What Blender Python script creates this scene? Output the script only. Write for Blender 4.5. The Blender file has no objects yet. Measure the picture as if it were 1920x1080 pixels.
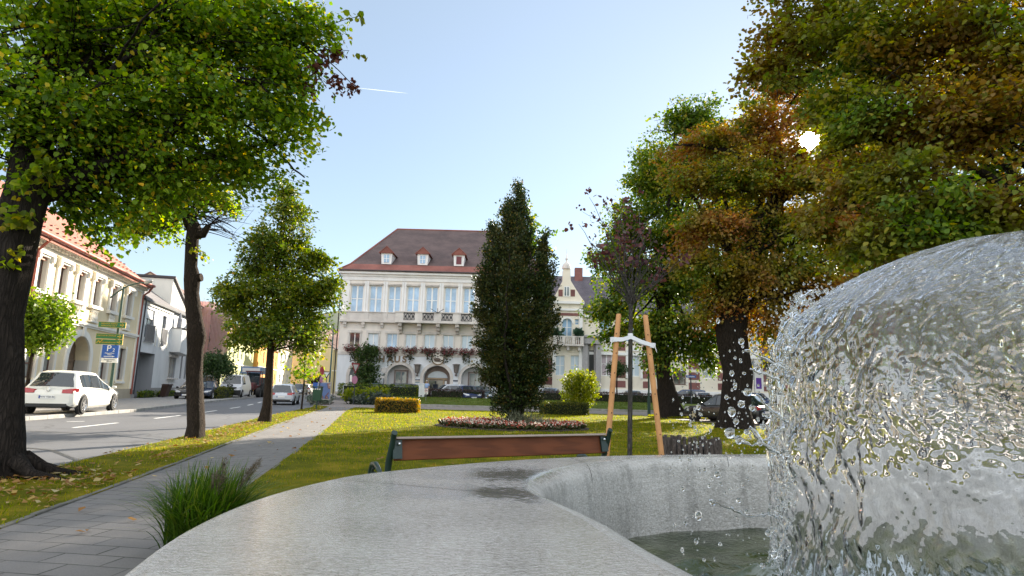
SKY_STR, SKY_AIR, SKY_DUST, SKY_GLOW = 0.037, 1.0, .1, .02
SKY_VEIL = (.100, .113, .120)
SKY_FILL = .37
SUN_STR, EXPO = 5.0, 1.72
import bpy, math, random
import numpy as np
from mathutils import Vector, Matrix, Euler
PI = math.pi
S = bpy.context.scene
COL = S.collection
rnd = random.Random(7)

# ------------------------------------------------------------------ camera model
FPX = 1150.0; EYE = 1.40
PIT = math.atan(190 / FPX); ROL = math.radians(1.5)
_cp, _sp, _cr, _sr = math.cos(PIT), math.sin(PIT), math.cos(ROL), math.sin(ROL)
def ray(px, py):
    u = (px - 960) / FPX; v = (540 - py) / FPX
    a = u * _cr - v * _sr; b = u * _sr + v * _cr
    return Vector((a, _cp - b * _sp, _sp + b * _cp))
def G(px, py, z=0.0):            # point of the photo on the level z
    d = ray(px, py); t = (z - EYE) / d.z
    return Vector((d.x * t, d.y * t, z))
def A(px, py, Y):                # point of the photo at distance Y
    d = ray(px, py); t = Y / d.y
    return Vector((d.x * t, Y, EYE + d.z * t))

cam_d = bpy.data.cameras.new('camera'); cam = bpy.data.objects.new('camera', cam_d); COL.objects.link(cam)
cam_d.sensor_width = 36; cam_d.lens = 36 * FPX / 1920; cam_d.clip_start = 0.05; cam_d.clip_end = 9000
R0 = Vector((1, 0, 0)); U0 = Vector((0, -_sp, _cp)); FW = Vector((0, _cp, _sp))
Rv = R0 * _cr + U0 * _sr; Uv = -R0 * _sr + U0 * _cr
m3 = Matrix((Rv, Uv, -FW)).transposed()
cam.matrix_world = Matrix.Translation((0, 0, EYE)) @ m3.to_4x4()
S.camera = cam

# ------------------------------------------------------------------ light
SUN = ray(1517, 262).normalized()
EL = math.asin(SUN.z); AZ = math.atan2(SUN.x, SUN.y)
W = bpy.data.worlds.new('World'); S.world = W; W.use_nodes = True
nt = W.node_tree; nt.nodes.clear()
out = nt.nodes.new('ShaderNodeOutputWorld'); bg = nt.nodes.new('ShaderNodeBackground')
sky = nt.nodes.new('ShaderNodeTexSky'); sky.sky_type = 'NISHITA'; sky.sun_disc = False
sky.sun_elevation = EL; sky.sun_rotation = AZ; sky.air_density = SKY_AIR; sky.dust_density = SKY_DUST; sky.ozone_density = 1.6
bg.inputs['Strength'].default_value = SKY_STR
nt.links.new(sky.outputs[0], bg.inputs[0])
# the sun's own disc and its aureole, part of the sky
tc = nt.nodes.new('ShaderNodeTexCoord'); dt = nt.nodes.new('ShaderNodeVectorMath'); dt.operation = 'DOT_PRODUCT'
nrm = nt.nodes.new('ShaderNodeVectorMath'); nrm.operation = 'NORMALIZE'
nt.links.new(tc.outputs['Generated'], nrm.inputs[0]); nt.links.new(nrm.outputs[0], dt.inputs[0]); dt.inputs[1].default_value = SUN
def aureole(deg0, deg1, strength, col):
    mr = nt.nodes.new('ShaderNodeMapRange'); mr.interpolation_type = 'SMOOTHSTEP'
    mr.inputs['From Min'].default_value = math.cos(math.radians(deg1)); mr.inputs['From Max'].default_value = math.cos(math.radians(deg0))
    mr.inputs['To Min'].default_value = 0; mr.inputs['To Max'].default_value = strength
    nt.links.new(dt.outputs['Value'], mr.inputs['Value'])
    e = nt.nodes.new('ShaderNodeBackground'); e.inputs[0].default_value = (*col, 1); nt.links.new(mr.outputs[0], e.inputs['Strength'])
    return e
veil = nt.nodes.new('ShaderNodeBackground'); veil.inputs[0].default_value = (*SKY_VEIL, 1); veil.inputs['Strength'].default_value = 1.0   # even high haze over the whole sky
# fill glow added in the sky half behind the camera, brightens shaded fronts
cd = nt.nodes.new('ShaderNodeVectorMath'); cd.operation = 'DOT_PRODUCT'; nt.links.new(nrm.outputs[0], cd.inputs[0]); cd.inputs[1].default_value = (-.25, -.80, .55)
cm = nt.nodes.new('ShaderNodeMapRange'); cm.interpolation_type = 'SMOOTHSTEP'; nt.links.new(cd.outputs['Value'], cm.inputs['Value']); cm.inputs['From Min'].default_value = -.08; cm.inputs['From Max'].default_value = .75; cm.inputs['To Min'].default_value = 0; cm.inputs['To Max'].default_value = SKY_FILL
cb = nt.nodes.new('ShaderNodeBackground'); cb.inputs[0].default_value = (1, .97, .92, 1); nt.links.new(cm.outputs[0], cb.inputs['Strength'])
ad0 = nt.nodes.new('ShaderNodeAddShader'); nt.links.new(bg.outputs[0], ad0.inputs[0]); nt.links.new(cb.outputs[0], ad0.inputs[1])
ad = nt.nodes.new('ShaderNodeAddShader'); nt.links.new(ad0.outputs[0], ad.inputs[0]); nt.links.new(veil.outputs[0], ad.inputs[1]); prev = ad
for e in (aureole(0.4, 0.95, 40, (1, .95, .85)), aureole(0.6, 4, .35, (1, .93, .82)), aureole(2, 40, SKY_GLOW, (1, .97, .93))):
    ad = nt.nodes.new('ShaderNodeAddShader'); nt.links.new(prev.outputs[0], ad.inputs[0]); nt.links.new(e.outputs[0], ad.inputs[1]); prev = ad
# thin high cloud: slightly whiter streaks low over the roofs
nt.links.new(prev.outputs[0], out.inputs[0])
sl = bpy.data.lights.new('sun', 'SUN'); so = bpy.data.objects.new('sun', sl); COL.objects.link(so)
sl.energy = SUN_STR; sl.angle = math.radians(.53); sl.color = (1, .89, .73)
so.rotation_euler = (-SUN).to_track_quat('-Z', 'Y').to_euler()
S.view_settings.view_transform = 'Standard'; S.view_settings.look = 'None'; S.view_settings.exposure = EXPO; S.view_settings.gamma = 1
S.cycles.max_bounces = 10; S.cycles.transparent_max_bounces = 12; S.cycles.transmission_bounces = 10
S.cycles.sample_clamp_indirect = 6; S.cycles.caustics_refractive = False; S.cycles.caustics_reflective = False

# ------------------------------------------------------------------ materials
def newmat(name):
    m = bpy.data.materials.new(name); m.use_nodes = True; n = m.node_tree; n.nodes.clear()
    o = n.nodes.new('ShaderNodeOutputMaterial'); return m, n, o
def N(n, t, **kw):
    x = n.nodes.new(t)
    for k, v in kw.items(): setattr(x, k, v)
    return x
def L(n, a, b): n.links.new(a, b)
def ramp(n, fac, stops, interp='LINEAR'):
    r = N(n, 'ShaderNodeValToRGB'); r.color_ramp.interpolation = interp
    e = r.color_ramp.elements
    while len(e) < len(stops): e.new(0.5)
    for i, (p, c) in enumerate(stops): e[i].position = p; e[i].color = (*c, 1) if len(c) == 3 else c
    L(n, fac, r.inputs[0]); return r.outputs[0]
def noise(n, scale, detail=4, vec=None, rough=.55, dist=0):
    t = N(n, 'ShaderNodeTexNoise'); t.inputs['Scale'].default_value = scale; t.inputs['Detail'].default_value = detail
    t.inputs['Roughness'].default_value = rough; t.inputs['Distortion'].default_value = dist
    if vec is not None: L(n, vec, t.inputs['Vector'])
    return t.outputs['Fac']
def objco(n, scale=(1, 1, 1), rot=(0, 0, 0)):
    t = N(n, 'ShaderNodeTexCoord'); mp = N(n, 'ShaderNodeMapping'); mp.inputs['Scale'].default_value = scale; mp.inputs['Rotation'].default_value = rot
    L(n, t.outputs['Object'], mp.inputs[0]); return mp.outputs[0]
def mixc(n, f, a, b, mode='MIX'):
    x = N(n, 'ShaderNodeMix', data_type='RGBA', blend_type=mode)
    for i, v in ((0, f), (6, a), (7, b)):
        if isinstance(v, (int, float)): x.inputs[i].default_value = v
        elif isinstance(v, tuple): x.inputs[i].default_value = (*v, 1) if len(v) == 3 else v
        else: L(n, v, x.inputs[i])
    return x.outputs[2]
def math_(n, op, a, b=0.0, clamp=False):
    x = N(n, 'ShaderNodeMath', operation=op, use_clamp=clamp)
    for i, v in ((0, a), (1, b)):
        if isinstance(v, (int, float)): x.inputs[i].default_value = v
        else: L(n, v, x.inputs[i])
    return x.outputs[0]
def bump(n, h, strength, dist):
    b = N(n, 'ShaderNodeBump'); b.inputs['Strength'].default_value = strength; b.inputs['Distance'].default_value = dist
    L(n, h, b.inputs['Height']); return b.outputs[0]
_mc = {}
def M(name, col, rough=.6, var=.12, scale=2.0, bmp=0.0, bscale=30, metal=0.0, spec=.5, dirt=0.0, coat=0.0):
    if name in _mc: return _mc[name]
    m, n, o = newmat(name); p = N(n, 'ShaderNodeBsdfPrincipled')
    v = objco(n)
    f = noise(n, scale, 5, v)
    c = ramp(n, f, [(.25, tuple(x * (1 - var) for x in col)), (.75, tuple(min(1, x * (1 + var)) for x in col))])
    if dirt:
        g = noise(n, .6, 6, objco(n, (1.5, 1.5, .35)), .65)
        g = N(n, 'ShaderNodeMapRange').outputs[0] if False else math_(n, 'MULTIPLY', math_(n, 'SUBTRACT', g, .5, True), dirt * 4, True)
        c = mixc(n, g, c, tuple(x * .45 for x in col))
    L(n, c, p.inputs['Base Color']); p.inputs['Roughness'].default_value = rough; p.inputs['Metallic'].default_value = metal
    p.inputs['Specular IOR Level'].default_value = spec; p.inputs['Coat Weight'].default_value = coat; p.inputs['Coat Roughness'].default_value = .05
    if bmp:
        L(n, bump(n, noise(n, bscale, 6, v), bmp, .02), p.inputs['Normal'])
    L(n, p.outputs[0], o.inputs[0]); _mc[name] = m; return m
def leafmat(name, stops, clump=None, transl=.5, cscale=.5, rough=.45, spec=.3):
    """stops: ramp over the per-leaf random; clump: second colour list mixed in patches through the crown"""
    if name in _mc: return _mc[name]
    m, n, o = newmat(name); g = N(n, 'ShaderNodeNewGeometry')
    c = ramp(n, g.outputs['Random Per Island'], stops)
    if clump:
        f = noise(n, cscale, 3, objco(n), .6)
        f = ramp(n, f, [(.42, (0, 0, 0)), (.58, (1, 1, 1))])
        c = mixc(n, f, c, ramp(n, g.outputs['Random Per Island'], clump))
    p = N(n, 'ShaderNodeBsdfPrincipled'); L(n, c, p.inputs['Base Color']); p.inputs['Roughness'].default_value = rough; p.inputs['Specular IOR Level'].default_value = spec
    t = N(n, 'ShaderNodeBsdfTranslucent')
    hs = N(n, 'ShaderNodeHueSaturation'); hs.inputs['Saturation'].default_value = 1.15; hs.inputs['Value'].default_value = 1.55; L(n, c, hs.inputs['Color'])
    L(n, hs.outputs[0], t.inputs[0])
    mx = N(n, 'ShaderNodeMixShader'); mx.inputs[0].default_value = transl
    L(n, p.outputs[0], mx.inputs[1]); L(n, t.outputs[0], mx.inputs[2]); L(n, mx.outputs[0], o.inputs[0]); _mc[name] = m; return m

# ------------------------------------------------------------------ objects
def wloc(o):
    v = Vector((0, 0, 0))
    while o is not None: v += o.location; o = o.parent
    return v
def tag(o, label=None, cat=None, group=None, kind=None):
    if label: o['label'] = label
    if cat: o['category'] = cat
    if group: o['group'] = group
    if kind: o['kind'] = kind
    return o
def thing(name, loc, label, cat, group=None, rz=0.0):
    o = bpy.data.objects.new(name, None); COL.objects.link(o); o.location = loc; o.rotation_euler = (0, 0, rz)
    o.empty_display_size = .2
    return tag(o, label, cat, group)
def link_mesh(name, me, mats, parent=None, smooth=None):
    o = bpy.data.objects.new(name, me); COL.objects.link(o)
    for m in (mats if isinstance(mats, (list, tuple)) else [mats]): me.materials.append(m)
    if parent is not None: o.parent = parent
    if smooth is not None:
        me.polygons.foreach_set('use_smooth', [True] * len(me.polygons))
        if smooth < 180: me.set_sharp_from_angle(angle=math.radians(smooth))
    return o
class MB:
    """collects shapes; build() links them as ONE mesh"""
    def __init__(s): s.v = []; s.f = []; s.mi = []
    def add(s, vs, fs, mi=0):
        b = len(s.v); s.v += [tuple(v) for v in vs]; s.f += [tuple(i + b for i in f) for f in fs]; s.mi += [mi] * len(fs); return s
    def box(s, c, size, rz=0.0, mi=0, mat=None):
        x, y, z = size[0] / 2, size[1] / 2, size[2] / 2
        vs = [Vector((i * x, j * y, k * z)) for k in (-1, 1) for j in (-1, 1) for i in (-1, 1)]
        if mat is not None: vs = [mat @ v for v in vs]
        elif rz:
            r = Matrix.Rotation(rz, 3, 'Z'); vs = [r @ v for v in vs]
        c = Vector(c)
        return s.add([v + c for v in vs], [(0, 2, 3, 1), (4, 5, 7, 6), (0, 1, 5, 4), (2, 6, 7, 3), (0, 4, 6, 2), (1, 3, 7, 5)], mi)
    def hexa(s, vs, mi=0):       # 8 corners: bottom 4 ccw, top 4 ccw
        return s.add(vs, [(3, 2, 1, 0), (4, 5, 6, 7), (0, 1, 5, 4), (1, 2, 6, 5), (2, 3, 7, 6), (3, 0, 4, 7)], mi)
    def prism(s, poly, z0, z1, mi=0):
        n = len(poly); vs = [(p[0], p[1], z0) for p in poly] + [(p[0], p[1], z1) for p in poly]
        a = sum(poly[i][0] * poly[(i + 1) % n][1] - poly[(i + 1) % n][0] * poly[i][1] for i in range(n))
        fs = [tuple(range(n - 1, -1, -1)), tuple(range(n, 2 * n))] + [(i, (i + 1) % n, n + (i + 1) % n, n + i) for i in range(n)]
        if a < 0: fs = [tuple(reversed(f)) for f in fs]
        return s.add(vs, fs, mi)
    def tube(s, pts, rad, n=8, mi=0, cap=True, rfun=None):
        pts = [Vector(p) for p in pts]
        if not isinstance(rad, (list, tuple)): rad = [rad] * len(pts)
        vs = []; up = None
        for i, p in enumerate(pts):
            d = (pts[min(i + 1, len(pts) - 1)] - pts[max(i - 1, 0)])
            if d.length < 1e-9: d = Vector((0, 0, 1))
            d.normalize()
            if up is None: up = Vector((1, 0, 0)) if abs(d.x) < .8 else Vector((0, 1, 0))
            a = d.cross(up); a.normalize(); b = d.cross(a); up = a.cross(d) * 1.0
            up = Vector(up) if up.length > 1e-6 else Vector((1, 0, 0))
            for k in range(n):
                t = 2 * PI * k / n; r = rad[i] * (rfun(i, k) if rfun else 1)
                vs.append(p + a * (math.cos(t) * r) + b * (math.sin(t) * r))
        fs = []
        for i in range(len(pts) - 1):
            for k in range(n):
                k2 = (k + 1) % n; fs.append((i * n + k, (i + 1) * n + k, (i + 1) * n + k2, i * n + k2))
        if cap: fs += [tuple(range(n)), tuple(range((len(pts) - 1) * n + n - 1, (len(pts) - 1) * n - 1, -1))]
        return s.add(vs, fs, mi)
    def lathe(s, prof, c, n=16, mi=0, ax=None, cap=True):
        c = Vector(c); vs = []; R = ax if ax is not None else Matrix.Identity(3)
        for r, z in prof:
            for k in range(n): vs.append(c + R @ Vector((r * math.cos(2 * PI * k / n), r * math.sin(2 * PI * k / n), z)))
        fs = [(i * n + k, i * n + (k + 1) % n, (i + 1) * n + (k + 1) % n, (i + 1) * n + k) for i in range(len(prof) - 1) for k in range(n)]
        if cap and prof[0][0] > 1e-6: fs.append(tuple(range(n - 1, -1, -1)))
        if cap and prof[-1][0] > 1e-6: fs.append(tuple(range((len(prof) - 1) * n, len(prof) * n)))
        return s.add(vs, fs, mi)
    def ball(s, c, r, nu=10, nv=7, mi=0, sq=(1, 1, 1), jit=0):
        c = Vector(c); vs = [c + Vector((0, 0, -r * sq[2]))]
        for j in range(1, nv):
            t = -PI / 2 + PI * j / nv
            for k in range(nu):
                q = r * (1 + (rnd.uniform(-jit, jit) if jit else 0))
                vs.append(c + Vector((math.cos(t) * math.cos(2 * PI * k / nu) * q * sq[0], math.cos(t) * math.sin(2 * PI * k / nu) * q * sq[1], math.sin(t) * q * sq[2])))
        vs.append(c + Vector((0, 0, r * sq[2]))); fs = []
        for k in range(nu):
            k2 = (k + 1) % nu; fs.append((0, 1 + k2, 1 + k)); e = len(vs) - 1; b = 1 + (nv - 2) * nu; fs.append((b + k, b + k2, e))
            for j in range(nv - 2): fs.append((1 + j * nu + k, 1 + j * nu + k2, 1 + (j + 1) * nu + k2, 1 + (j + 1) * nu + k))
        return s.add(vs, fs, mi)
    def clear_gap(s, deg=1.15):        # no wood in the opening where the sun stands
        k = [i for i, f in enumerate(s.f) if (Vector(s.v[f[0]]) - Vector((0, 0, EYE))).angle(SUN) > math.radians(deg)]
        s.f = [s.f[i] for i in k]; s.mi = [s.mi[i] for i in k]; return s
    def build(s, name, mats, parent=None, smooth=None, local=False, bevel=0.0):
        me = bpy.data.meshes.new(name); off = Vector((0, 0, 0)) if (local or parent is None) else wloc(parent)
        me.from_pydata([(v[0] - off.x, v[1] - off.y, v[2] - off.z) for v in s.v], [], s.f); me.update()
        o = link_mesh(name, me, mats, parent)
        if len(o.data.materials) > 1: me.polygons.foreach_set('material_index', s.mi)
        if smooth is not None:
            me.polygons.foreach_set('use_smooth', [True] * len(me.polygons))
            if smooth < 180: me.set_sharp_from_angle(angle=math.radians(smooth))
        if bevel:
            b = o.modifiers.new('bevel', 'BEVEL'); b.width = bevel; b.segments = 2; b.limit_method = 'ANGLE'
        return o
def npmesh(name, verts, faces, mats, parent=None, smooth=False):
    """verts (n,3), faces (m,k) numpy"""
    me = bpy.data.meshes.new(name); off = wloc(parent) if parent is not None else Vector((0, 0, 0))
    v = np.asarray(verts, dtype=np.float32) - np.array(off, dtype=np.float32)
    f = np.asarray(faces, dtype=np.int32); m, k = f.shape
    me.vertices.add(len(v)); me.vertices.foreach_set('co', v.ravel())
    me.loops.add(m * k); me.loops.foreach_set('vertex_index', f.ravel())
    me.polygons.add(m); me.polygons.foreach_set('loop_start', np.arange(0, m * k, k, dtype=np.int32)); me.polygons.foreach_set('loop_total', np.full(m, k, dtype=np.int32))
    me.update(calc_edges=True); me.validate()
    if smooth: me.polygons.foreach_set('use_smooth', np.ones(m, dtype=bool))
    o = bpy.data.objects.new(name, me); COL.objects.link(o); me.materials.append(mats)
    if parent is not None: o.parent = parent
    return o
def text(name, body, size, mat, parent, loc, right, up, extrude=.004, offset=0.0, align='CENTER', width=None):
    cu = bpy.data.curves.new(name, 'FONT'); cu.body = body; cu.size = size; cu.extrude = extrude; cu.offset = offset
    cu.align_x = align; cu.align_y = 'CENTER'; cu.materials.append(mat)
    tmp = bpy.data.objects.new(name, cu); COL.objects.link(tmp); dg = bpy.context.evaluated_depsgraph_get()
    me = bpy.data.meshes.new_from_object(tmp.evaluated_get(dg)); bpy.data.objects.remove(tmp); bpy.data.curves.remove(cu)
    o = bpy.data.objects.new(name, me); COL.objects.link(o)
    if not me.materials: me.materials.append(mat)
    r = Vector(right).normalized(); u = Vector(up).normalized(); n = r.cross(u)
    mw = Matrix((r, u, n)).transposed().to_4x4(); mw.translation = Vector(loc) - (wloc(parent) if parent else Vector((0, 0, 0)))
    o.matrix_basis = mw
    if width: o.scale = (width, 1, 1)
    if parent is not None: o.parent = parent
    return o
def copy_tree(o, parent=None):
    c = o.copy(); COL.objects.link(c)
    if parent is not None: c.parent = parent
    for ch in list(o.children): copy_tree(ch, c)
    return c
# ================================================================== SETTING
def m_ground_mix(name, c1, c2, c3, scale, rough=.95, fine=60):
    m, n, o = newmat(name); p = N(n, 'ShaderNodeBsdfPrincipled'); v = objco(n)
    a = noise(n, scale, 6, v, .65); b = noise(n, fine, 3, v, .7)
    f = math_(n, 'ADD', math_(n, 'MULTIPLY', a, .7), math_(n, 'MULTIPLY', b, .3))
    L(n, ramp(n, f, [(.36, c1), (.5, c2), (.64, c3)]), p.inputs['Base Color']); p.inputs['Roughness'].default_value = rough; p.inputs['Specular IOR Level'].default_value = .08
    L(n, bump(n, b, .6, .03), p.inputs['Normal']); L(n, p.outputs[0], o.inputs[0]); return m
m_soil = m_ground_mix('soil_turf', (.045, .06, .003), (.115, .115, .004), (.24, .18, .014), 1.2)
m_lawnfar = m_ground_mix('far_turf', (.07, .11, .025), (.10, .135, .03), (.14, .14, .045), .8)
m_terr = m_ground_mix('terrain', (.06, .08, .03), (.09, .10, .04), (.12, .11, .05), .05)
def m_asphalt(name, base, patch=.25):
    m, n, o = newmat(name); p = N(n, 'ShaderNodeBsdfPrincipled'); v = objco(n)
    a = noise(n, .35, 6, objco(n, (1, .25, 1)), .6); b = noise(n, 90, 2, v); cr = N(n, 'ShaderNodeTexVoronoi', feature='DISTANCE_TO_EDGE'); cr.inputs['Scale'].default_value = .22
    nd = N(n, 'ShaderNodeTexNoise'); nd.inputs['Scale'].default_value = .8; L(n, v, nd.inputs['Vector'])
    vm = N(n, 'ShaderNodeVectorMath', operation='MULTIPLY_ADD'); L(n, nd.outputs['Color'], vm.inputs[0]); vm.inputs[1].default_value = (1.6, 1.6, 0); L(n, v, vm.inputs[2]); L(n, vm.outputs[0], cr.inputs['Vector'])
    c = ramp(n, a, [(.3, tuple(x * (1 - patch) for x in base)), (.7, tuple(x * (1 + patch) for x in base))])
    c = mixc(n, .35, c, ramp(n, b, [(.3, tuple(x * .5 for x in base)), (.7, tuple(x * 1.6 for x in base))]))
    ed = ramp(n, cr.outputs[0], [(.0, (1, 1, 1)), (.012, (0, 0, 0))])
    c = mixc(n, math_(n, 'MULTIPLY', ed, .65), c, tuple(x * .3 for x in base))
    L(n, c, p.inputs['Base Color']); p.inputs['Roughness'].default_value = .75; L(n, bump(n, b, .35, .01), p.inputs['Normal']); L(n, p.outputs[0], o.inputs[0]); return m
m_road = m_asphalt('asphalt', (.10, .102, .11))
m_apron = m_asphalt('apron_asphalt', (.13, .13, .135))
def m_paver(name, c1, c2, mortar, bw, rh, rot, ms=.008, moss=.5):
    m, n, o = newmat(name); p = N(n, 'ShaderNodeBsdfPrincipled'); v = objco(n, (1, 1, 1), (0, 0, rot))
    nd = N(n, 'ShaderNodeTexNoise'); nd.inputs['Scale'].default_value = 1.3; L(n, v, nd.inputs['Vector'])
    vm = N(n, 'ShaderNodeVectorMath', operation='MULTIPLY_ADD'); L(n, nd.outputs['Color'], vm.inputs[0]); vm.inputs[1].default_value = (.05, .05, 0); L(n, v, vm.inputs[2])
    b = N(n, 'ShaderNodeTexBrick'); L(n, vm.outputs[0], b.inputs['Vector']); b.inputs['Scale'].default_value = 1; b.inputs['Brick Width'].default_value = bw; b.inputs['Row Height'].default_value = rh
    b.inputs['Mortar Size'].default_value = ms; b.inputs['Mortar Smooth'].default_value = .25; b.inputs['Color1'].default_value = (*c1, 1); b.inputs['Color2'].default_value = (*c2, 1); b.inputs['Mortar'].default_value = (*mortar, 1); b.inputs['Bias'].default_value = 0
    f = noise(n, 1.1, 6, v, .65); g = noise(n, 70, 3, v)
    c = mixc(n, .5, b.outputs['Color'], mixc(n, f, tuple(x * .45 for x in c1), tuple(x * 1.5 for x in c2)))
    c = mixc(n, math_(n, 'MULTIPLY', b.outputs['Fac'], ramp(n, noise(n, 2.1, 3, v), [(.42, (.15,) * 3), (.6, (1, 1, 1))])), c, mortar)
    c = mixc(n, .3, c, ramp(n, g, [(.3, (.02, .02, .02)), (.7, tuple(x * 2 for x in c1))]), 'OVERLAY')
    L(n, c, p.inputs['Base Color']); p.inputs['Roughness'].default_value = .82
    h = math_(n, 'ADD', math_(n, 'MULTIPLY', b.outputs['Fac'], -1.0), math_(n, 'MULTIPLY', g, .25)); L(n, bump(n, h, .7, .012), p.inputs['Normal'])
    L(n, p.outputs[0], o.inputs[0]); return m
m_path = m_paver('path_slabs', (.165, .158, .155), (.21, .20, .195), (.025, .028, .02), .52, .27, .12)
m_lane = m_paver('lane_paving', (.23, .20, .185), (.28, .25, .23), (.10, .09, .08), .4, .2, .3, .006)
m_walk = m_paver('pavement_slabs', (.30, .29, .28), (.36, .35, .34), (.12, .12, .11), .5, .5, .22, .008)
m_kerb = M('kerb_stone', (.33, .32, .30), .85, .3, 2.5, .5, 25, dirt=.4)
m_white = M('road_paint', (.72, .72, .7), .7, .15, 8)

# ---- ground plans (metres)
LK = [(-17.0, -12), (-16.6, 10), (-16.7, 20.8), (-17.6, 29.2), (-20.6, 40.7), (-27.4, 69), (-37, 112), (-62, 210)]
RK = [(-5.6, -12), (-6.0, 2), (-7.15, 9.8), (-8.15, 15.2), (-10.65, 28.5), (-12.1, 38.5), (-13.4, 43.0)]
RK2 = [(-15.3, 48.5), (-17.9, 55), (-20.3, 69), (-29.5, 112), (-52, 210)]
PL = [(-3.6, -6), (-4.0, 2), (-4.72, 6.04), (-5.64, 10.8), (-8.0, 22), (-10.45, 34.5), (-11.6, 40.2)]
PR = [(-.9, -6), (-1.5, 1.5), (-2.2, 3.4), (-2.75, 5.0), (-3.1, 6.5), (-3.62, 9.05), (-5.9, 20.5), (-9.0, 34.6), (-9.9, 40.2)]
def sheet(name, poly, z0, z1, mat, kind='structure', cuts=0):
    o = MB().prism(poly, z0, z1).build(name, mat); return tag(o, kind=kind)
tag(MB().add([(-2500, -1500, -.16), (2500, -1500, -.16), (2500, 4000, -.16), (-2500, 4000, -.16)], [(0, 1, 2, 3)]).build('ground', m_terr), kind='structure')
road_poly = LK + list(reversed(RK + RK2))
tag(MB().add([(x, y, -.10) for x, y in road_poly], [tuple(range(len(road_poly)))]).build('road', m_road), kind='structure')
# pavement under the left houses
lw = LK + [(-85, 210), (-60, 112), (-45, 69), (-40, 40), (-36, 20), (-36, -12)]
sheet('pavement', lw, -.4, .0, m_walk)
# strip of kerbstones along both road edges
def kerb(name, line, w, z0, z1, side, mat=m_kerb, L0=1.0):
    mb = MB(); pts = [Vector((p[0], p[1], 0)) for p in line]; k = 0
    for a, b in zip(pts, pts[1:]):
        d = b - a; ln = d.length; d.normalize(); nr = Vector((-d.y, d.x, 0)) * side; t = 0.0
        while t < ln - .05:
            l = min(L0 * (.9 + .2 * rnd.random()), ln - t); l = max(l, .08); q = a + d * (t + l / 2) + nr * (w / 2)
            dz = rnd.uniform(-.008, .008)
            mb.box((q.x, q.y, (z0 + z1) / 2 + dz), (l - .012, w + rnd.uniform(-.01, .01), z1 - z0), math.atan2(d.y, d.x)); t += l
    o = mb.build(name, mat, bevel=.012); return tag(o, kind='structure')
kerb('kerb', LK[1:7], .16, -.3, .035, -1)
m_edge = M('edging_dark', (.13, .125, .11), .95, .45, 3, .6, 20, dirt=.6)
kerb('kerb_stones', RK[1:], .10, -.3, -.012, 1, m_edge)
# verge between road and path, lawns
tag(sheet('verge', [(x + .001, y) for x, y in RK] + list(reversed(PL)), -.4, 0, m_soil), kind='structure')
pp = PL + list(reversed(PR)); tag(sheet('footpath', pp, -.4, -.012, m_path), kind='structure')
kerb('path_edging', PL[1:6], .07, -.2, .012, 1, m_edge, L0=.6); kerb('path_edging', PR[5:8], .05, -.2, .0, -1, m_edge, L0=.8)
lawn_poly = PR + [(-5.5, 40.1), (2.5, 40.1), (8.2, 38.8), (9.0, 34.5), (11.2, 29.2), (15, 24), (22, 18), (24, -6)]
sheet('lawn', lawn_poly, -.4, 0.0, m_soil)
# paved lane crossing behind, and its branch curving to the right
lane = [(-11.6, 40.2), (-9.9, 40.2), (-5.5, 40.1), (2.5, 40.1), (8.2, 38.8), (9.0, 34.5), (11.2, 29.2), (15, 24), (22, 18), (60, 10), (60, 46.2), (-8.6, 46.2), (-10.5, 48), (-11.5, 52), (-12.6, 58.2), (-18.2, 58.2), (-17.6, 54.5), (-15.2, 48.4), (-13.4, 43.0), (-12.2, 40.2)]
sheet('lane', lane, -.4, -.02, m_lane)
# grassy island with the two big trees between the path and the lane
isl = [(8.9, 38.2), (9.6, 35.2), (12.0, 31.0), (13.5, 33.5), (12.4, 36.5), (11.0, 38.6)]
sheet('tree_island', [(8.2, 36.9), (9.2, 36.0), (11.6, 35.6), (12.0, 37.2), (11.0, 39.2), (8.9, 39.4)], -.4, .06, m_soil)
# bank of the back lawn rising to the hedge
nx, ny = 40, 12; X0, X1, Y0, Y1 = -8.6, 40, 46.6, 58.0
def bank_z(y): t = min(1, max(0, (y - Y0) / (Y1 - Y0))); return .08 + .42 * t * t * (3 - 2 * t)
bv = [(X0 + (X1 - X0) * i / nx - (1.9 * j / ny if i == 0 else 0), Y0 + (Y1 - Y0) * j / ny, bank_z(Y0 + (Y1 - Y0) * j / ny)) for j in range(ny + 1) for i in range(nx + 1)]
bf = [(j * (nx + 1) + i, j * (nx + 1) + i + 1, (j + 1) * (nx + 1) + i + 1, (j + 1) * (nx + 1) + i) for j in range(ny) for i in range(nx)]
tag(MB().add(bv, bf).build('back_lawn', m_lawnfar, smooth=180), kind='structure')
kerb('lawn_kerb', [(X0 - .1, 46.45), (40, 46.45)], .18, -.3, .14, 1, L0=1.0); kerb('lawn_kerb', [(-10.6, 57.5), (X0 - .1, 46.5)], .16, -.3, .14, 1)
sheet('parking_apron', [(-17.6, 58.0), (60, 58.0), (60, 80), (-14, 80), (-17.6, 61.5)], -.4, .2, m_apron)
# corner bed between street and pavement
bed = [(-13.6, 43.8), (-12.7, 44.2), (-14.0, 50), (-15.6, 53.2), (-16.3, 52.6), (-15.1, 48.2)]
sheet('planting_bed', bed, -.4, .03, M('bed_soil', (.07, .055, .04), .95, .3, 6, .8, 30))
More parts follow.
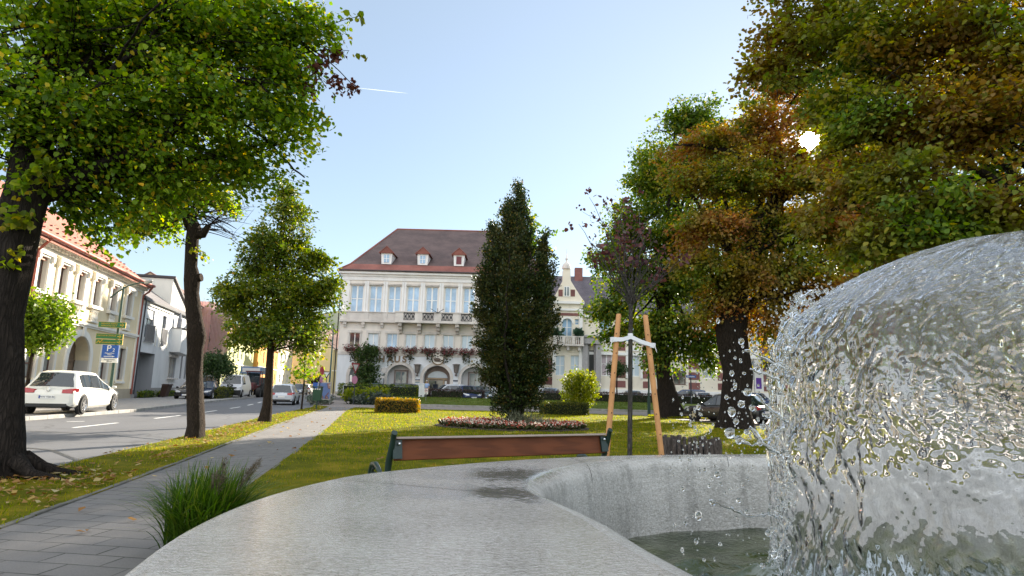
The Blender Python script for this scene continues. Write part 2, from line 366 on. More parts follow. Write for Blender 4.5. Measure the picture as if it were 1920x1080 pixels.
# road markings: dashed centre line and edge dashes
mk = MB()
def lerpline(line, y):
    for a, b in zip(line, line[1:]):
        if a[1] <= y <= b[1]: t = (y - a[1]) / (b[1] - a[1]); return a[0] + (b[0] - a[0]) * t
    return line[-1][0]
def dash(x0, y0, x1, y1, w):
    d = Vector((x1 - x0, y1 - y0, 0)).normalized(); q = Vector((-d.y, d.x, 0)) * (w / 2)
    mk.add([Vector((x0, y0, -.096)) - q, Vector((x0, y0, -.096)) + q, Vector((x1, y1, -.096)) + q, Vector((x1, y1, -.096)) - q], [(3, 2, 1, 0)])
RALL = RK + RK2
y = 8.0
while y < 150:
    f = .44; xa = lerpline(LK, y) * (1 - f) + lerpline(RALL, y) * f; y2 = y + 2.6; xb = lerpline(LK, y2) * (1 - f) + lerpline(RALL, y2) * f
    dash(xa, y, xb, y2, .13); y += 5.6
for px0, py0, px1, py1 in ((125, 791, 158, 790),):
    a = G(px0, py0, -.1); b = G(px1, py1, -.1); dash(a.x, a.y, b.x, b.y, .12)
tag(mk.build('road_markings', m_white), kind='structure')
# repaired joint strips in the asphalt
jt = MB()
for line in ([(-7.6, 11.4), (-9.5, 13.2), (-12.0, 14.2), (-16.4, 14.6)], [(-8.6, 16.0), (-11.4, 17.3), (-16.5, 18.2)]):
    for a, b in zip(line, line[1:]):
        d = Vector((b[0] - a[0], b[1] - a[1], 0)).normalized(); q = Vector((-d.y, d.x, 0)) * .05
        p0 = Vector((*a, -.0965)); p1 = Vector((*b, -.0965)); jt.add([p0 - q, p0 + q, p1 + q, p1 - q], [(3, 2, 1, 0)])
tag(jt.build('road_joints', M('bitumen', (.02, .02, .022), .4, .2)), kind='structure')
# wooded hill far up the street
hb = MB(); n_ = 60
hv = []; 
for j in range(9):
    for i in range(n_ + 1):
        x = -420 + 700 * i / n_; yy = 330 + 40 * j
        hgt = (46 * math.exp(-((x + 140) / 130) ** 2) + 10 * math.sin(x * .03) + 6 * math.sin(x * .11 + j)) * math.sin(PI * (j + .6) / 9)
        hv.append((x, yy, max(-.2, hgt)))
hb.add(hv, [(j * (n_ + 1) + i, j * (n_ + 1) + i + 1, (j + 1) * (n_ + 1) + i + 1, (j + 1) * (n_ + 1) + i) for j in range(8) for i in range(n_)])
tag(hb.build('hill', M('hill_wood', (.035, .055, .03), .9, .4, .06, .9, .3), smooth=180), kind='structure')

# ---- grass blades
def inpoly(P, poly):
    x, y = P[:, 0], P[:, 1]; c = np.zeros(len(P), bool); n = len(poly)
    for i in range(n):
        x0, y0 = poly[i]; x1, y1 = poly[i - 1]
        h = ((y0 > y) != (y1 > y)); c ^= h & (x < (x1 - x0) * (y - y0) / (y1 - y0 + 1e-12) + x0)
    return c
nrg = np.random.default_rng(3)
def blades(name, poly, n, h, w, z, mat, ymax=1e9, lean=.5, yclip=None, patch=True):
    p = np.array(poly); lo, hi = p.min(0), p.max(0); hi[1] = min(hi[1], ymax); lo[1] = max(lo[1], yclip if yclip is not None else -1e9)
    P = lo + (hi - lo) * nrg.random((n * 3, 2)); P = P[inpoly(P, poly)][:n]
    P = P[np.abs(P[:, 0]) < P[:, 1] * .92 + 1.2]
    if patch:
        q = np.sin(P[:, 0] * 2.1 + np.sin(P[:, 1] * 1.7) * 1.4) * np.sin(P[:, 1] * 1.3 + np.sin(P[:, 0] * .9)) + .35 * np.sin(P[:, 0] * 7) * np.sin(P[:, 1] * 6.1)
        P = P[q + nrg.random(len(P)) * 1.4 > .1]
    m = len(P); a = nrg.random(m) * 2 * PI; hh = h * (.45 + .8 * nrg.random(m)); ww = w * (.6 + .8 * nrg.random(m)); b = nrg.random(m) * 2 * PI; ln = hh * lean * (.2 + 1.2 * nrg.random(m))
    zz = np.array([z(yy) for yy in P[:, 1]]) if callable(z) else np.full(m, z)
    d = np.stack([np.cos(a), np.sin(a)], 1) * ww[:, None] / 2; l = np.stack([np.cos(b), np.sin(b)], 1) * ln[:, None]
    V = np.zeros((m, 3, 3)); V[:, 0, :2] = P - d; V[:, 1, :2] = P + d; V[:, 2, :2] = P + l; V[:, 0, 2] = V[:, 1, 2] = zz - .01; V[:, 2, 2] = zz + hh
    return tag(npmesh(name, V.reshape(-1, 3), np.arange(m * 3).reshape(-1, 3), mat), kind='stuff')
m_grass = leafmat('grass_blades', [(0, (.08, .125, .003)), (.45, (.165, .21, .003)), (.75, (.25, .25, .004)), (.92, (.34, .25, .02)), (1, (.40, .30, .08))], None, .5, spec=.08)
m_grass2 = leafmat('grass_blades_green', [(0, (.05, .09, .015)), (.6, (.09, .13, .02)), (1, (.16, .16, .04))], None, .4, spec=.1)
verge_poly = RK + list(reversed(PL))
blades('grass', lawn_poly, 52000, .05, .011, 0, m_grass, ymax=13, yclip=2.0)
blades('grass', lawn_poly, 75000, .055, .026, 0, m_grass, yclip=13)
blades('grass', verge_poly, 26000, .055, .016, 0, m_grass, yclip=5)
blades('grass', [(X0 - 1, Y0 + .1), (14, Y0 + .1), (14, Y1), (X0 - 2, Y1)], 36000, .05, .05, bank_z, m_grass2)
blades('grass', [(8.2, 36.9), (9.2, 36.0), (11.6, 35.6), (12.0, 37.2), (11.0, 39.2), (8.9, 39.4)], 3000, .08, .03, .06, m_grass)
# ---- fallen leaves
def fallen(poly, n, size, z, mat, yclip):
    p = np.array(poly); lo, hi = p.min(0), p.max(0); lo[1] = max(lo[1], yclip); hi[1] = min(hi[1], 40)
    P = lo + (hi - lo) * nrg.random((n * 4, 2)); P = P[inpoly(P, poly)][:n]; m = len(P)
    a = nrg.random(m) * 2 * PI; s = size * (.6 + .8 * nrg.random(m)); t = (nrg.random((m, 4)) - .3) * s[:, None] * .6
    V = np.zeros((m, 4, 3))
    for k, (u, v) in enumerate(((-.5, 0), (0, -.38), (.55, 0), (0, .38))):
        V[:, k, 0] = P[:, 0] + (np.cos(a) * u - np.sin(a) * v) * s; V[:, k, 1] = P[:, 1] + (np.sin(a) * u + np.cos(a) * v) * s; V[:, k, 2] = z + np.maximum(t[:, k], 0) + .004
    return V.reshape(-1, 3)
m_fall = leafmat('fallen_leaf', [(0, (.20, .09, .03)), (.5, (.30, .16, .05)), (.8, (.40, .27, .08)), (1, (.45, .38, .22))], None, .25, rough=.7)
V = np.concatenate([fallen(lawn_poly, 650, .08, .03, m_fall, 2.5), fallen(verge_poly, 700, .085, .025, m_fall, 5), fallen(pp, 130, .09, .0, m_fall, 3), fallen([(-8.6, 7.2), (-5.2, 7.0), (-5.4, 9.4), (-7.4, 10.2)], 420, .08, .03, m_fall, 5), fallen([(-6.2, 10.5), (-5.9, 10.9), (-8.6, 22), (-9.2, 22)], 300, .09, .03, m_fall, 5)])
tag(npmesh('fallen_leaves', V, np.arange(len(V)).reshape(-1, 4), m_fall), kind='stuff')
# ================================================================== FOLIAGE TOOLS
def unit(v): return v / (np.linalg.norm(v, axis=-1, keepdims=True) + 1e-9)
def leaf_faces(P, D, Nn, size, rng, shape='leaf', fold=.25):
    """P leaf bases, D leaf directions, Nn normals, size lengths -> verts, faces"""
    m = len(P); B = unit(np.cross(D, Nn)); Nn = unit(np.cross(B, D)); s = size[:, None]
    if shape == 'leaf':
        w = .40; pts = [(0, 0, 0), (.22, w, fold * .5), (.62, w * .86, fold * .45), (1, 0, -.08), (.62, -w * .86, fold * .45), (.22, -w, fold * .5)]
        V = np.stack([P + (D * a + B * b + Nn * c * .5) * s for a, b, c in pts], 1); base = np.arange(m)[:, None] * 6
        F = np.concatenate([base + np.array([0, 1, 2, 3]), base + np.array([0, 3, 4, 5])], 1).reshape(-1, 4)
    elif shape == 'quad':
        pts = [(0, 0, 0), (.45, .36, fold * .4), (1, 0, 0), (.45, -.36, fold * .4)]
        V = np.stack([P + (D * a + B * b + Nn * c * .5) * s for a, b, c in pts], 1); F = (np.arange(m)[:, None] * 4 + np.array([0, 1, 2, 3]))
    else:   # blade
        pts = [(0, .05, 0), (0, -.05, 0), (1, 0, 0)]
        V = np.stack([P + (D * a + B * b) * s for a, b, c in pts], 1); F = (np.arange(m)[:, None] * 3 + np.array([0, 1, 2]))
    return V.reshape(-1, 3), F
SUND = np.array(SUN); EYEP = np.array([0, 0, EYE])
def cloud(blobs, n, size, seed=1, per=12, twig=.5, shell=.45, droop=.25, shape='leaf', spread=.22, up=.0, gap=None, rough_=.3, flat=1.0, keep=None, upw=0.0):
    """leaves set along short twigs spread through a union of ellipsoids. blobs: (center, (rx,ry,rz), weight)"""
    rng = np.random.default_rng(seed); w = np.array([b[2] * (b[1][0] * b[1][1] * b[1][2]) ** (2 / 3) for b in blobs]); w /= w.sum()
    ns = max(1, n // per); idx = rng.choice(len(blobs), ns, p=w)
    C = np.array([tuple(b[0]) for b in blobs])[idx]; R = np.array([b[1] for b in blobs])[idx]
    d = unit(rng.normal(size=(ns, 3)))
    lump = 1 + rough_ * (np.sin(d[:, 0] * 5 + idx * 1.3) * np.sin(d[:, 1] * 4 + idx * 2.1) + .6 * np.sin(d[:, 2] * 9 + d[:, 0] * 7 + idx))
    r = (rng.random(ns) ** shell) * lump
    T = C + d * R * r[:, None]
    td = unit(d * np.array([1, 1, .7]) + rng.normal(size=(ns, 3)) * .45 + np.array([0, 0, -droop + upw]))
    t = np.repeat(T, per, 0); dd = np.repeat(td, per, 0); m = len(t); u = rng.random(m)
    P = t + dd * (u * twig)[:, None] + rng.normal(size=(m, 3)) * spread * twig; P[:, 2] -= droop * u * u * twig * .5
    D = unit(dd * .5 + rng.normal(size=(m, 3)) * .75 + np.array([0, 0, -.35 + upw]))
    Nn = unit(rng.normal(size=(m, 3)) * .75 + np.array([0, 0, .75 * flat]) + dd * .25)
    sz = size * (.6 + .7 * rng.random(m))
    ok = np.ones(m, bool)
    if gap: 
        q = unit(P - EYEP); ang = np.degrees(np.arccos(np.clip(q @ SUND, -1, 1))); az_ = np.arctan2(P[:, 2] - EYE - np.linalg.norm(P[:, :2], axis=1) * SUND[2] / math.hypot(SUND[0], SUND[1]), P[:, 0] * SUND[1] - P[:, 1] * SUND[0]); ok &= ang > gap * .62 * (.6 + .35 * np.sin(3 * az_ + 1) + .3 * np.sin(5 * az_) + .7 * rng.random(m))
    if gap:      # ragged openings through which the sun reaches the fountain
        for O_, rr_ in (((1.25, 1.6, 1.6), .42), ((1.9, 1.5, 1.9), .5), ((1.1, 2.3, 1.2), .35), ((-.3, 2.2, .92), .3), ((2.4, 1.6, 1.5), .4)):
            q = np.linalg.norm(np.cross(P - np.array(O_), SUND), axis=1); ok &= (q > rr_ * (.55 + .7 * rng.random(m))) | (rng.random(m) < .18)
    if keep is not None: ok &= keep(P)
    P, D, Nn, sz = P[ok], D[ok], Nn[ok], sz[ok]
    return leaf_faces(P, D, Nn, sz, rng, shape)
def foliage(name, blobs, n, size, mat, parent, **kw):
    v, f = cloud(blobs, n, size, **kw); return npmesh(name, v, f, mat, parent)
def m_barkf(name, c, sc=6):
    if name in _mc: return _mc[name]
    m, n, o = newmat(name); p = N(n, 'ShaderNodeBsdfPrincipled'); v = objco(n, (1, 1, .16))
    nd = N(n, 'ShaderNodeTexNoise'); nd.inputs['Scale'].default_value = sc * .9; nd.inputs['Detail'].default_value = 4; L(n, v, nd.inputs['Vector'])
    vm = N(n, 'ShaderNodeVectorMath', operation='MULTIPLY_ADD'); L(n, nd.outputs['Color'], vm.inputs[0]); vm.inputs[1].default_value = (.22, .22, .22); L(n, v, vm.inputs[2])
    a = noise(n, sc * 2.2, 8, v, .72, .8); vo = N(n, 'ShaderNodeTexVoronoi', feature='DISTANCE_TO_EDGE'); vo.inputs['Scale'].default_value = sc * 3.2; L(n, vm.outputs[0], vo.inputs['Vector'])
    h = math_(n, 'ADD', a, math_(n, 'MULTIPLY', math_(n, 'MINIMUM', vo.outputs[0], .25), 1.3))
    L(n, ramp(n, h, [(.35, tuple(x * .35 for x in c)), (.8, c), (1, tuple(x * 1.5 for x in c))]), p.inputs['Base Color']); p.inputs['Roughness'].default_value = .95; p.inputs['Specular IOR Level'].default_value = .2
    L(n, bump(n, h, 1.0, .06), p.inputs['Normal']); L(n, p.outputs[0], o.inputs[0]); _mc[name] = m; return m
m_bark = m_barkf('bark_dark', (.030, .023, .019)); m_bark2 = m_barkf('bark_brown', (.045, .031, .022), 9); m_barkg = m_barkf('bark_grey', (.12, .11, .10), 12)
def limb(mb, a, b, r0, r1, sag=.12, n=7, seg=7, seed=0, wob=.06):
    a = Vector(a); b = Vector(b); ln = (b - a).length; q = random.Random(seed); pts = []; rad = []
    off = Vector((q.uniform(-1, 1), q.uniform(-1, 1), 0)) * ln * wob
    for i in range(seg + 1):
        t = i / seg; p = a.lerp(b, t); s = math.sin(PI * t)
        p = p + off * s + Vector((0, 0, sag * ln * s)) + Vector((q.uniform(-1, 1), q.uniform(-1, 1), q.uniform(-1, 1))) * ln * wob * .3 * s
        pts.append(p); rad.append(r0 + (r1 - r0) * t)
    mb.tube(pts, rad, n); return pts
def branches(mb, tops, blobs, n, r0, seed, k=3, twigr=.012):
    """limbs from points on the trunk to the blobs, each splitting into smaller ones"""
    q = random.Random(seed)
    for i in range(n):
        b = blobs[i % len(blobs)]; c = Vector(b[0]); R = b[1]
        st = Vector(q.choice(tops)); tgt = c + Vector((q.uniform(-.5, .5) * R[0], q.uniform(-.5, .5) * R[1], q.uniform(-.4, .5) * R[2]))
        rr = r0 * q.uniform(.5, 1); pts = limb(mb, st, tgt, rr, rr * .25, q.uniform(-.02, .16), 7, 8, seed * 100 + i)
        for j in range(k):
            m_ = pts[q.randrange(3, 8)]; t2 = m_ + Vector((q.uniform(-1, 1) * R[0], q.uniform(-1, 1) * R[1], q.uniform(-.7, .8) * R[2])) * .8
            p2 = limb(mb, m_, t2, rr * .38, twigr, q.uniform(-.1, .12), 5, 6, seed * 777 + i * 10 + j)
            for l in range(2):
                m2 = p2[q.randrange(2, 6)]; t3 = m2 + Vector((q.uniform(-1, 1) * R[0], q.uniform(-1, 1) * R[1], q.uniform(-.7, .7) * R[2])) * .4
                limb(mb, m2, t3, rr * .14, twigr * .6, 0, 4, 4, seed * 991 + i * 31 + j * 7 + l)
def PB(px, py, Y, rx, ry, rdepth=None, w=1.0):
    """an ellipsoid of foliage given by its place, distance and apparent size"""
    c = A(px, py, Y); k = Y / FPX; a, b = rx * k, ry * k
    return (tuple(c), (a, rdepth if rdepth else (a + b) / 2, b), w)
def crown(name, blobs, n, size, mat, parent, seed=1, clump=.5, per=70, droop=.3, thick=.30, shell=.55, shape='quad', gap=None, twigs=None, rough_=.25, rise=.0, axis=None):
    """foliage in layered sprays: flattened, drooping clumps of leaves with air between them, each along its own twig"""
    rng = np.random.default_rng(seed); w = np.array([b[2] * (b[1][0] * b[1][1] * b[1][2]) ** (2 / 3) for b in blobs]); w /= w.sum(); nc = max(4, n // per)
    idx = rng.choice(len(blobs), nc, p=w); C = np.array([tuple(b[0]) for b in blobs])[idx]; R = np.array([b[1] for b in blobs])[idx]
    d = unit(rng.normal(size=(nc, 3))); lump = 1 + rough_ * (np.sin(d[:, 0] * 5 + idx * 1.3) * np.sin(d[:, 1] * 4 + idx * 2.1) + .6 * np.sin(d[:, 2] * 9 + d[:, 0] * 7 + idx))
    r = rng.random(nc) ** shell * lump; T = C + d * np.maximum(R - clump * .45, R * .35) * r[:, None]
    ax = np.array(axis if axis is not None else np.average(np.array([tuple(b[0]) for b in blobs]), axis=0, weights=w)); h = T - ax; h[:, 2] *= .35
    td = unit(unit(h) + rng.normal(size=(nc, 3)) * .35 + np.array([0, 0, -droop * .5 + rise])); sd = unit(np.cross(td, np.array([0, 0, 1.0]) + rng.normal(size=(nc, 3)) * .25)); nd = unit(np.cross(sd, td))
    ls = clump * (.6 + .7 * rng.random(nc)); m = nc * per; k = np.repeat(np.arange(nc), per); u = rng.random(m) * 1.6 - .8; v = rng.normal(size=m) * .42 * (1 - .45 * np.abs(u)); z = rng.normal(size=m) * thick * .6
    l_ = ls[k]; P = T[k] + td[k] * (u * l_)[:, None] + sd[k] * (v * l_)[:, None] + nd[k] * (z * l_)[:, None]; P[:, 2] -= droop * l_ * np.clip(u + .3, 0, 2) ** 2 * .8 + droop * l_ * v * v * .7
    D = unit(td[k] * .55 + sd[k] * (np.sign(v) * .5)[:, None] + rng.normal(size=(m, 3)) * .5 + np.array([0, 0, -.4 + rise])); Nn = unit(nd[k] * .8 + rng.normal(size=(m, 3)) * .5 + np.array([0, 0, .2])); sz = size * (.55 + .8 * rng.random(m)); ok = np.ones(m, bool)
    def open_(Q, q_):
        keep_ = np.ones(len(Q), bool); e = unit(Q - EYEP); a = np.degrees(np.arccos(np.clip(e @ SUND, -1, 1))); keep_ &= a > gap * (.7 + .55 * q_)
        for O_, rr_ in (((1.25, 1.6, 1.6), .42), ((1.9, 1.5, 1.9), .5), ((1.1, 2.3, 1.2), .35), ((-.3, 2.2, .92), .3), ((2.4, 1.6, 1.5), .4)):
            a = np.linalg.norm(np.cross(Q - np.array(O_), SUND), axis=1); keep_ &= (a > rr_ * (.30 + .6 * q_)) | (rng.random(len(Q)) < .3)
        return keep_
    if gap: ok &= open_(P, rng.random(m))
    V, F = leaf_faces(P[ok], D[ok], Nn[ok], sz[ok], rng, shape); o = npmesh(name, V, F, mat, parent)
    if twigs:     # a thin bent twig through every spray
        a = T - td * (ls * 1.5)[:, None]; a[:, 2] -= .15 * ls; b = T + np.array([0, 0, -.02]); c = T + td * (ls * .75)[:, None]; c[:, 2] -= droop * ls * .8; keep_ = open_(T, rng.random(nc)) if gap else np.ones(nc, bool)
        V, F = [], []; rr = (.011, .007, .002)
        for j, p_ in enumerate((a, b, c)):
            for t_ in range(3): V.append(p_ + (sd * math.cos(t_ * 2.094) + nd * math.sin(t_ * 2.094)) * rr[j])
        V = np.stack(V, 1)[keep_]; q = len(V); base = np.arange(q)[:, None] * 9; ff = []
        for j in range(2):
            for t_ in range(3): ff.append(base + np.array([j * 3 + t_, j * 3 + (t_ + 1) % 3, j * 3 + 3 + (t_ + 1) % 3, j * 3 + 3 + t_]))
        npmesh('twig_sprays', V.reshape(-1, 3), np.stack(ff, 1).reshape(-1, 4), twigs, parent)
    return o
# ================================================================== BUILDINGS
class Fac:
    """a facade plane: s runs along it, z up, d out towards the viewer"""
    def __init__(f, O, e, n):
        f.O = Vector((O[0], O[1], 0)); f.e = Vector((e[0], e[1], 0)).normalized(); f.n = Vector((n[0], n[1], 0)).normalized()
    def p(f, s, z, d=0.0): q = f.O + f.e * s + f.n * d; return Vector((q.x, q.y, z))
    def px(f, x, y):
        r = ray(x, y); c = Vector((0, 0, EYE)); t = (f.O - c).dot(f.n) / r.dot(f.n); q = c + r * t
        return (q - f.O).dot(f.e), q.z
    def box(f, mb, s0, s1, z0, z1, d0, d1, mi=0):
        v = [f.p(s0, z0, d0), f.p(s1, z0, d0), f.p(s1, z0, d1), f.p(s0, z0, d1), f.p(s0, z1, d0), f.p(s1, z1, d0), f.p(s1, z1, d1), f.p(s0, z1, d1)]
        flip = f.e.cross(f.n).z < 0
        if flip: v = [v[i] for i in (3, 2, 1, 0, 7, 6, 5, 4)]
        return mb.hexa(v, mi)
    def pbox(f, mb, x0, y0, x1, y1, d0, d1, mi=0):
        s0, za = f.px(x0, y0); s1, zb = f.px(x1, y1); s0_, _ = f.px(x0, (y0 + y1) / 2); s1_, _ = f.px(x1, (y0 + y1) / 2)
        return f.box(mb, min(s0_, s1_), max(s0_, s1_), min(za, zb), max(za, zb), d0, d1, mi)
    def wall(f, mb, s0, s1, z0, z1, ops, depth=.22, mi=0, rmi=None):
        """front face with rectangular openings (s0,s1,z0,z1); reveals go in by depth"""
        rmi = mi if rmi is None else rmi
        ss = sorted({s0, s1, *[min(max(v, s0), s1) for o in ops for v in o[:2]]}); zs = sorted({z0, z1, *[min(max(v, z0), z1) for o in ops for v in o[2:4]]})
        for a, b in zip(ss, ss[1:]):
            for c, d in zip(zs, zs[1:]):
                ms, mz = (a + b) / 2, (c + d) / 2
                if any(o[0] < ms < o[1] and o[2] < mz < o[3] for o in ops): continue
                mb.add([f.p(a, c), f.p(b, c), f.p(b, d), f.p(a, d)], [(0, 1, 2, 3)], mi)
        for o in ops:
            a, b, c, d = o[:4]; dd = o[4] if len(o) > 4 else depth
            for q in (((a, c), (a, d)), ((b, c), (b, d)), ((a, c), (b, c)), ((a, d), (b, d))):
                (s_, z_), (t_, w_) = q
                mb.add([f.p(s_, z_), f.p(t_, w_), f.p(t_, w_, -dd), f.p(s_, z_, -dd)], [(0, 1, 2, 3)], rmi)
    def arch(f, mb, s0, s1, zs, zt, d0, d1, ring=0.0, mi=0, n=16):
        """fills the corners of a rectangular opening above the spring line zs up to zt with an arch; ring>0 adds a band round it"""
        c = (s0 + s1) / 2; r = (s1 - s0) / 2; h = zt - zs
        arc = [(c + r * math.cos(PI - PI * k / n), zs + h * math.sin(PI * k / n)) for k in range(n + 1)]
        if not ring:
            for a, b in zip(arc, arc[1:]):
                mb.add([f.p(a[0], a[1], d1), f.p(b[0], b[1], d1), f.p(b[0], zt + .001, d1), f.p(a[0], zt + .001, d1)], [(0, 1, 2, 3)], mi)
                mb.add([f.p(a[0], a[1], d0), f.p(b[0], b[1], d0), f.p(b[0], b[1], d1), f.p(a[0], a[1], d1)], [(0, 1, 2, 3)], mi)
        else:
            o2 = [(c + (r + ring) * math.cos(PI - PI * k / n), zs + (h + ring) * math.sin(PI * k / n)) for k in range(n + 1)]
            for k in range(n):
                a, b, p, q = arc[k], arc[k + 1], o2[k], o2[k + 1]
                mb.hexa([f.p(*a, d0), f.p(*b, d0), f.p(*q, d0), f.p(*p, d0), f.p(*a, d1), f.p(*b, d1), f.p(*q, d1), f.p(*p, d1)], mi)
    def window(f, parent, s0, s1, z0, z1, d, fm, pm, cols=2, rows=2, fw=.07, name='window', pane='pane', bars=(.05, .05)):
        mb = MB(); t = .06
        f.box(mb, s0, s0 + fw, z0, z1, d, d + t); f.box(mb, s1 - fw, s1, z0, z1, d, d + t); f.box(mb, s0 + fw, s1 - fw, z0, z0 + fw, d, d + t); f.box(mb, s0 + fw, s1 - fw, z1 - fw, z1, d, d + t)
        for k in range(1, cols):
            c = s0 + (s1 - s0) * k / cols; f.box(mb, c - bars[0], c + bars[0], z0 + fw, z1 - fw, d, d + t - .004)
        for k in range(1, rows):
            c = z0 + (z1 - z0) * k / rows; f.box(mb, s0 + fw, s1 - fw, c - bars[1] * .7, c + bars[1] * .7, d, d + t - .008)
        w = mb.build(name, fm, parent)
        g = MB(); f.box(g, s0 + .01, s1 - .01, z0 + .01, z1 - .01, d - .03, d + .02); g.build(pane, pm, w)
        return w
def m_glass(name, col, rough=.08, vary=.35):
    return M(name, col, rough, vary, .9, 0, 30, 0, .9)
g_blue = m_glass('pane_blue', (.28, .42, .58), .12); g_pale = m_glass('pane_blind', (.50, .60, .68), .3, .1); g_dark = m_glass('pane_dark', (.03, .035, .045), .05)
g_grey = m_glass('pane_grey', (.16, .2, .22), .07, .5)
m_frame_w = M('white_frame', (.78, .78, .76), .5, .05); m_frame_b = M('brown_frame', (.10, .045, .035), .5, .2)
m_stone = M('limestone', (.62, .58, .54), .85, .16, 1.5, .35, 30, dirt=.5); m_stone2 = M('limestone_weathered', (.48, .44, .40), .9, .25, 1.2, .4, 25, dirt=.8)
def m_plaster(name, c, v=.06): return M(name, c, .9, v, .7, .25, 40, dirt=.25)
def m_tiles(name, c1, c2, sx=.32, sy=.22, rot=0.0, use='XZ'):
    """clay tiles: small courses with their own shade and an edge"""
    if name in _mc: return _mc[name]
    m, n, o = newmat(name); p = N(n, 'ShaderNodeBsdfPrincipled')
    t = N(n, 'ShaderNodeTexCoord'); sp = N(n, 'ShaderNodeSeparateXYZ'); L(n, t.outputs['Object'], sp.inputs[0]); cb = N(n, 'ShaderNodeCombineXYZ')
    L(n, sp.outputs[0 if use[0] == 'X' else 1], cb.inputs[0]); L(n, sp.outputs[2], cb.inputs[1])
    b = N(n, 'ShaderNodeTexBrick'); L(n, cb.outputs[0], b.inputs['Vector']); b.inputs['Scale'].default_value = 1; b.inputs['Brick Width'].default_value = sx; b.inputs['Row Height'].default_value = sy
    b.inputs['Mortar Size'].default_value = .012; b.inputs['Color1'].default_value = (*c1, 1); b.inputs['Color2'].default_value = (*c2, 1); b.inputs['Mortar'].default_value = (*[x * .35 for x in c1], 1)
    f = noise(n, .5, 6, objco(n), .65); c = mixc(n, .6, b.outputs[0], ramp(n, f, [(.3, tuple(x * .6 for x in c1)), (.7, tuple(x * 1.35 for x in c2))]))
    L(n, c, p.inputs['Base Color']); p.inputs['Roughness'].default_value = .8; L(n, bump(n, math_(n, 'MULTIPLY', b.outputs['Fac'], -1), .6, .03), p.inputs['Normal']); L(n, p.outputs[0], o.inputs[0]); _mc[name] = m; return m

# ------------------------------------------------------------------ TOWN HALL
th = Fac((-17.35, 62), (1, 0), (0, -1)); TH0 = .2
TW = 20.6; ZE = 12.85
town = thing('town_hall', (-7.1, 62, TH0), 'grey white town hall with dark hipped roof, flower boxes and arches', 'town hall')
m_thw = m_plaster('town_hall_render', (.74, .69, .63)); m_thb = m_plaster('town_hall_base', (.74, .77, .81)); m_thq = m_plaster('town_hall_smooth', (.80, .79, .78))
up = []; lo = []
for i in range(10):
    xa = 659 + 35.1 * i; s0, z1 = th.px(xa, 533 + i * .9); s1, z0 = th.px(xa + 20.5, 581.5 + i * .9); up.append((s0, s1, 8.75, 11.55, .3))
for i in range(10):
    xa = 655 + 35.2 * i; s0, _ = th.px(xa, 634); s1, _ = th.px(xa + 19.5, 634); lo.append((s0, s1, 5.25, 6.65, .22))
arches = []
for xa, xb in ((655, 692), (726, 773), (794, 844), (865, 915), (936, 973)):
    s0, _ = th.px(xa, 705); s1, _ = th.px(xb, 705); arches.append((s0, s1, TH0, 3.55, .9))
mb = MB(); th.wall(mb, 0, TW, 4.55, ZE, up + lo, .25, 0)
b_ = MB(); th.wall(b_, 0, TW, TH0, 4.55, arches, .9, 0)
for a in arches: th.arch(b_, a[0], a[1], 2.35, 3.551, -.9, -.001, 0)
# sides and back of the block
for q in ((0, 0, 0, 17), (TW, 0, TW, 17)):
    mb.add([th.p(q[0], 4.55), th.p(q[0], 4.55, -25), th.p(q[0], ZE, -25), th.p(q[0], ZE)], [(0, 1, 2, 3)]); b_.add([th.p(q[0], TH0), th.p(q[0], TH0, -25), th.p(q[0], 4.55, -25), th.p(q[0], 4.55)], [(0, 1, 2, 3)])
mb.add([th.p(0, TH0, -25), th.p(TW, TH0, -25), th.p(TW, ZE, -25), th.p(0, ZE, -25)], [(0, 1, 2, 3)])
mb.build('upper_wall', m_thw, town); b_.build('ground_floor_wall', m_thb, town)
# smooth corner strips, frieze and cornice
q = MB(); th.box(q, -.03, .75, 7.95, 12.05, -.1, .04); th.box(q, TW - .75, TW + .03, 7.95, 12.05, -.1, .04); th.box(q, -.05, TW + .05, 12.05, 12.45, -.1, .09); th.box(q, -.2, TW + .2, 12.45, 12.68, -.1, .22); th.box(q, -.45, TW + .45, 12.68, 12.95, -.1, .5)
q.build('cornice', m_thq, town)
for a, b in zip(up, up[1:]):
    c = (a[1] + b[0]) / 2
    for u in (c - .22, c + .02): q = MB(); th.box(q, u, u + .2, 8.82, 11.95, 0, .07); q.build('pilaster', m_thq, town)
for a in up: q = MB(); th.box(q, a[0] - .1, a[1] + .1, 11.55, 11.72, 0, .16); q.build('window_head', m_stone2, town)
for i, a in enumerate(up): th.window(town, a[0], a[1], a[2], a[3], -.2, m_frame_w, g_blue, 2, 2, .09, bars=(.08, .05))
for i, a in enumerate(lo): th.window(town, a[0], a[1], a[2], a[3], -.16, m_frame_w, [g_dark, g_pale, g_blue, g_pale, g_pale, g_pale, g_pale, g_blue, g_pale, g_pale][i], 2, 1, .05, bars=(.04, .04))
# window surrounds of the first floor
for a in lo:
    q = MB(); th.box(q, a[0] - .16, a[0] - .002, 5.1, 6.8, 0, .06); th.box(q, a[1] + .002, a[1] + .16, 5.1, 6.8, 0, .06); th.box(q, a[0] - .2, a[1] + .2, 6.652, 6.9, 0, .09); th.box(q, a[0] - .16, a[1] + .16, 5.0, 5.248, 0, .07); q.build('window_surround', m_stone, town)
q = MB(); th.box(q, -.03, TW + .03, 4.42, 4.72, 0, .05); q.build('string_course', m_stone, town)
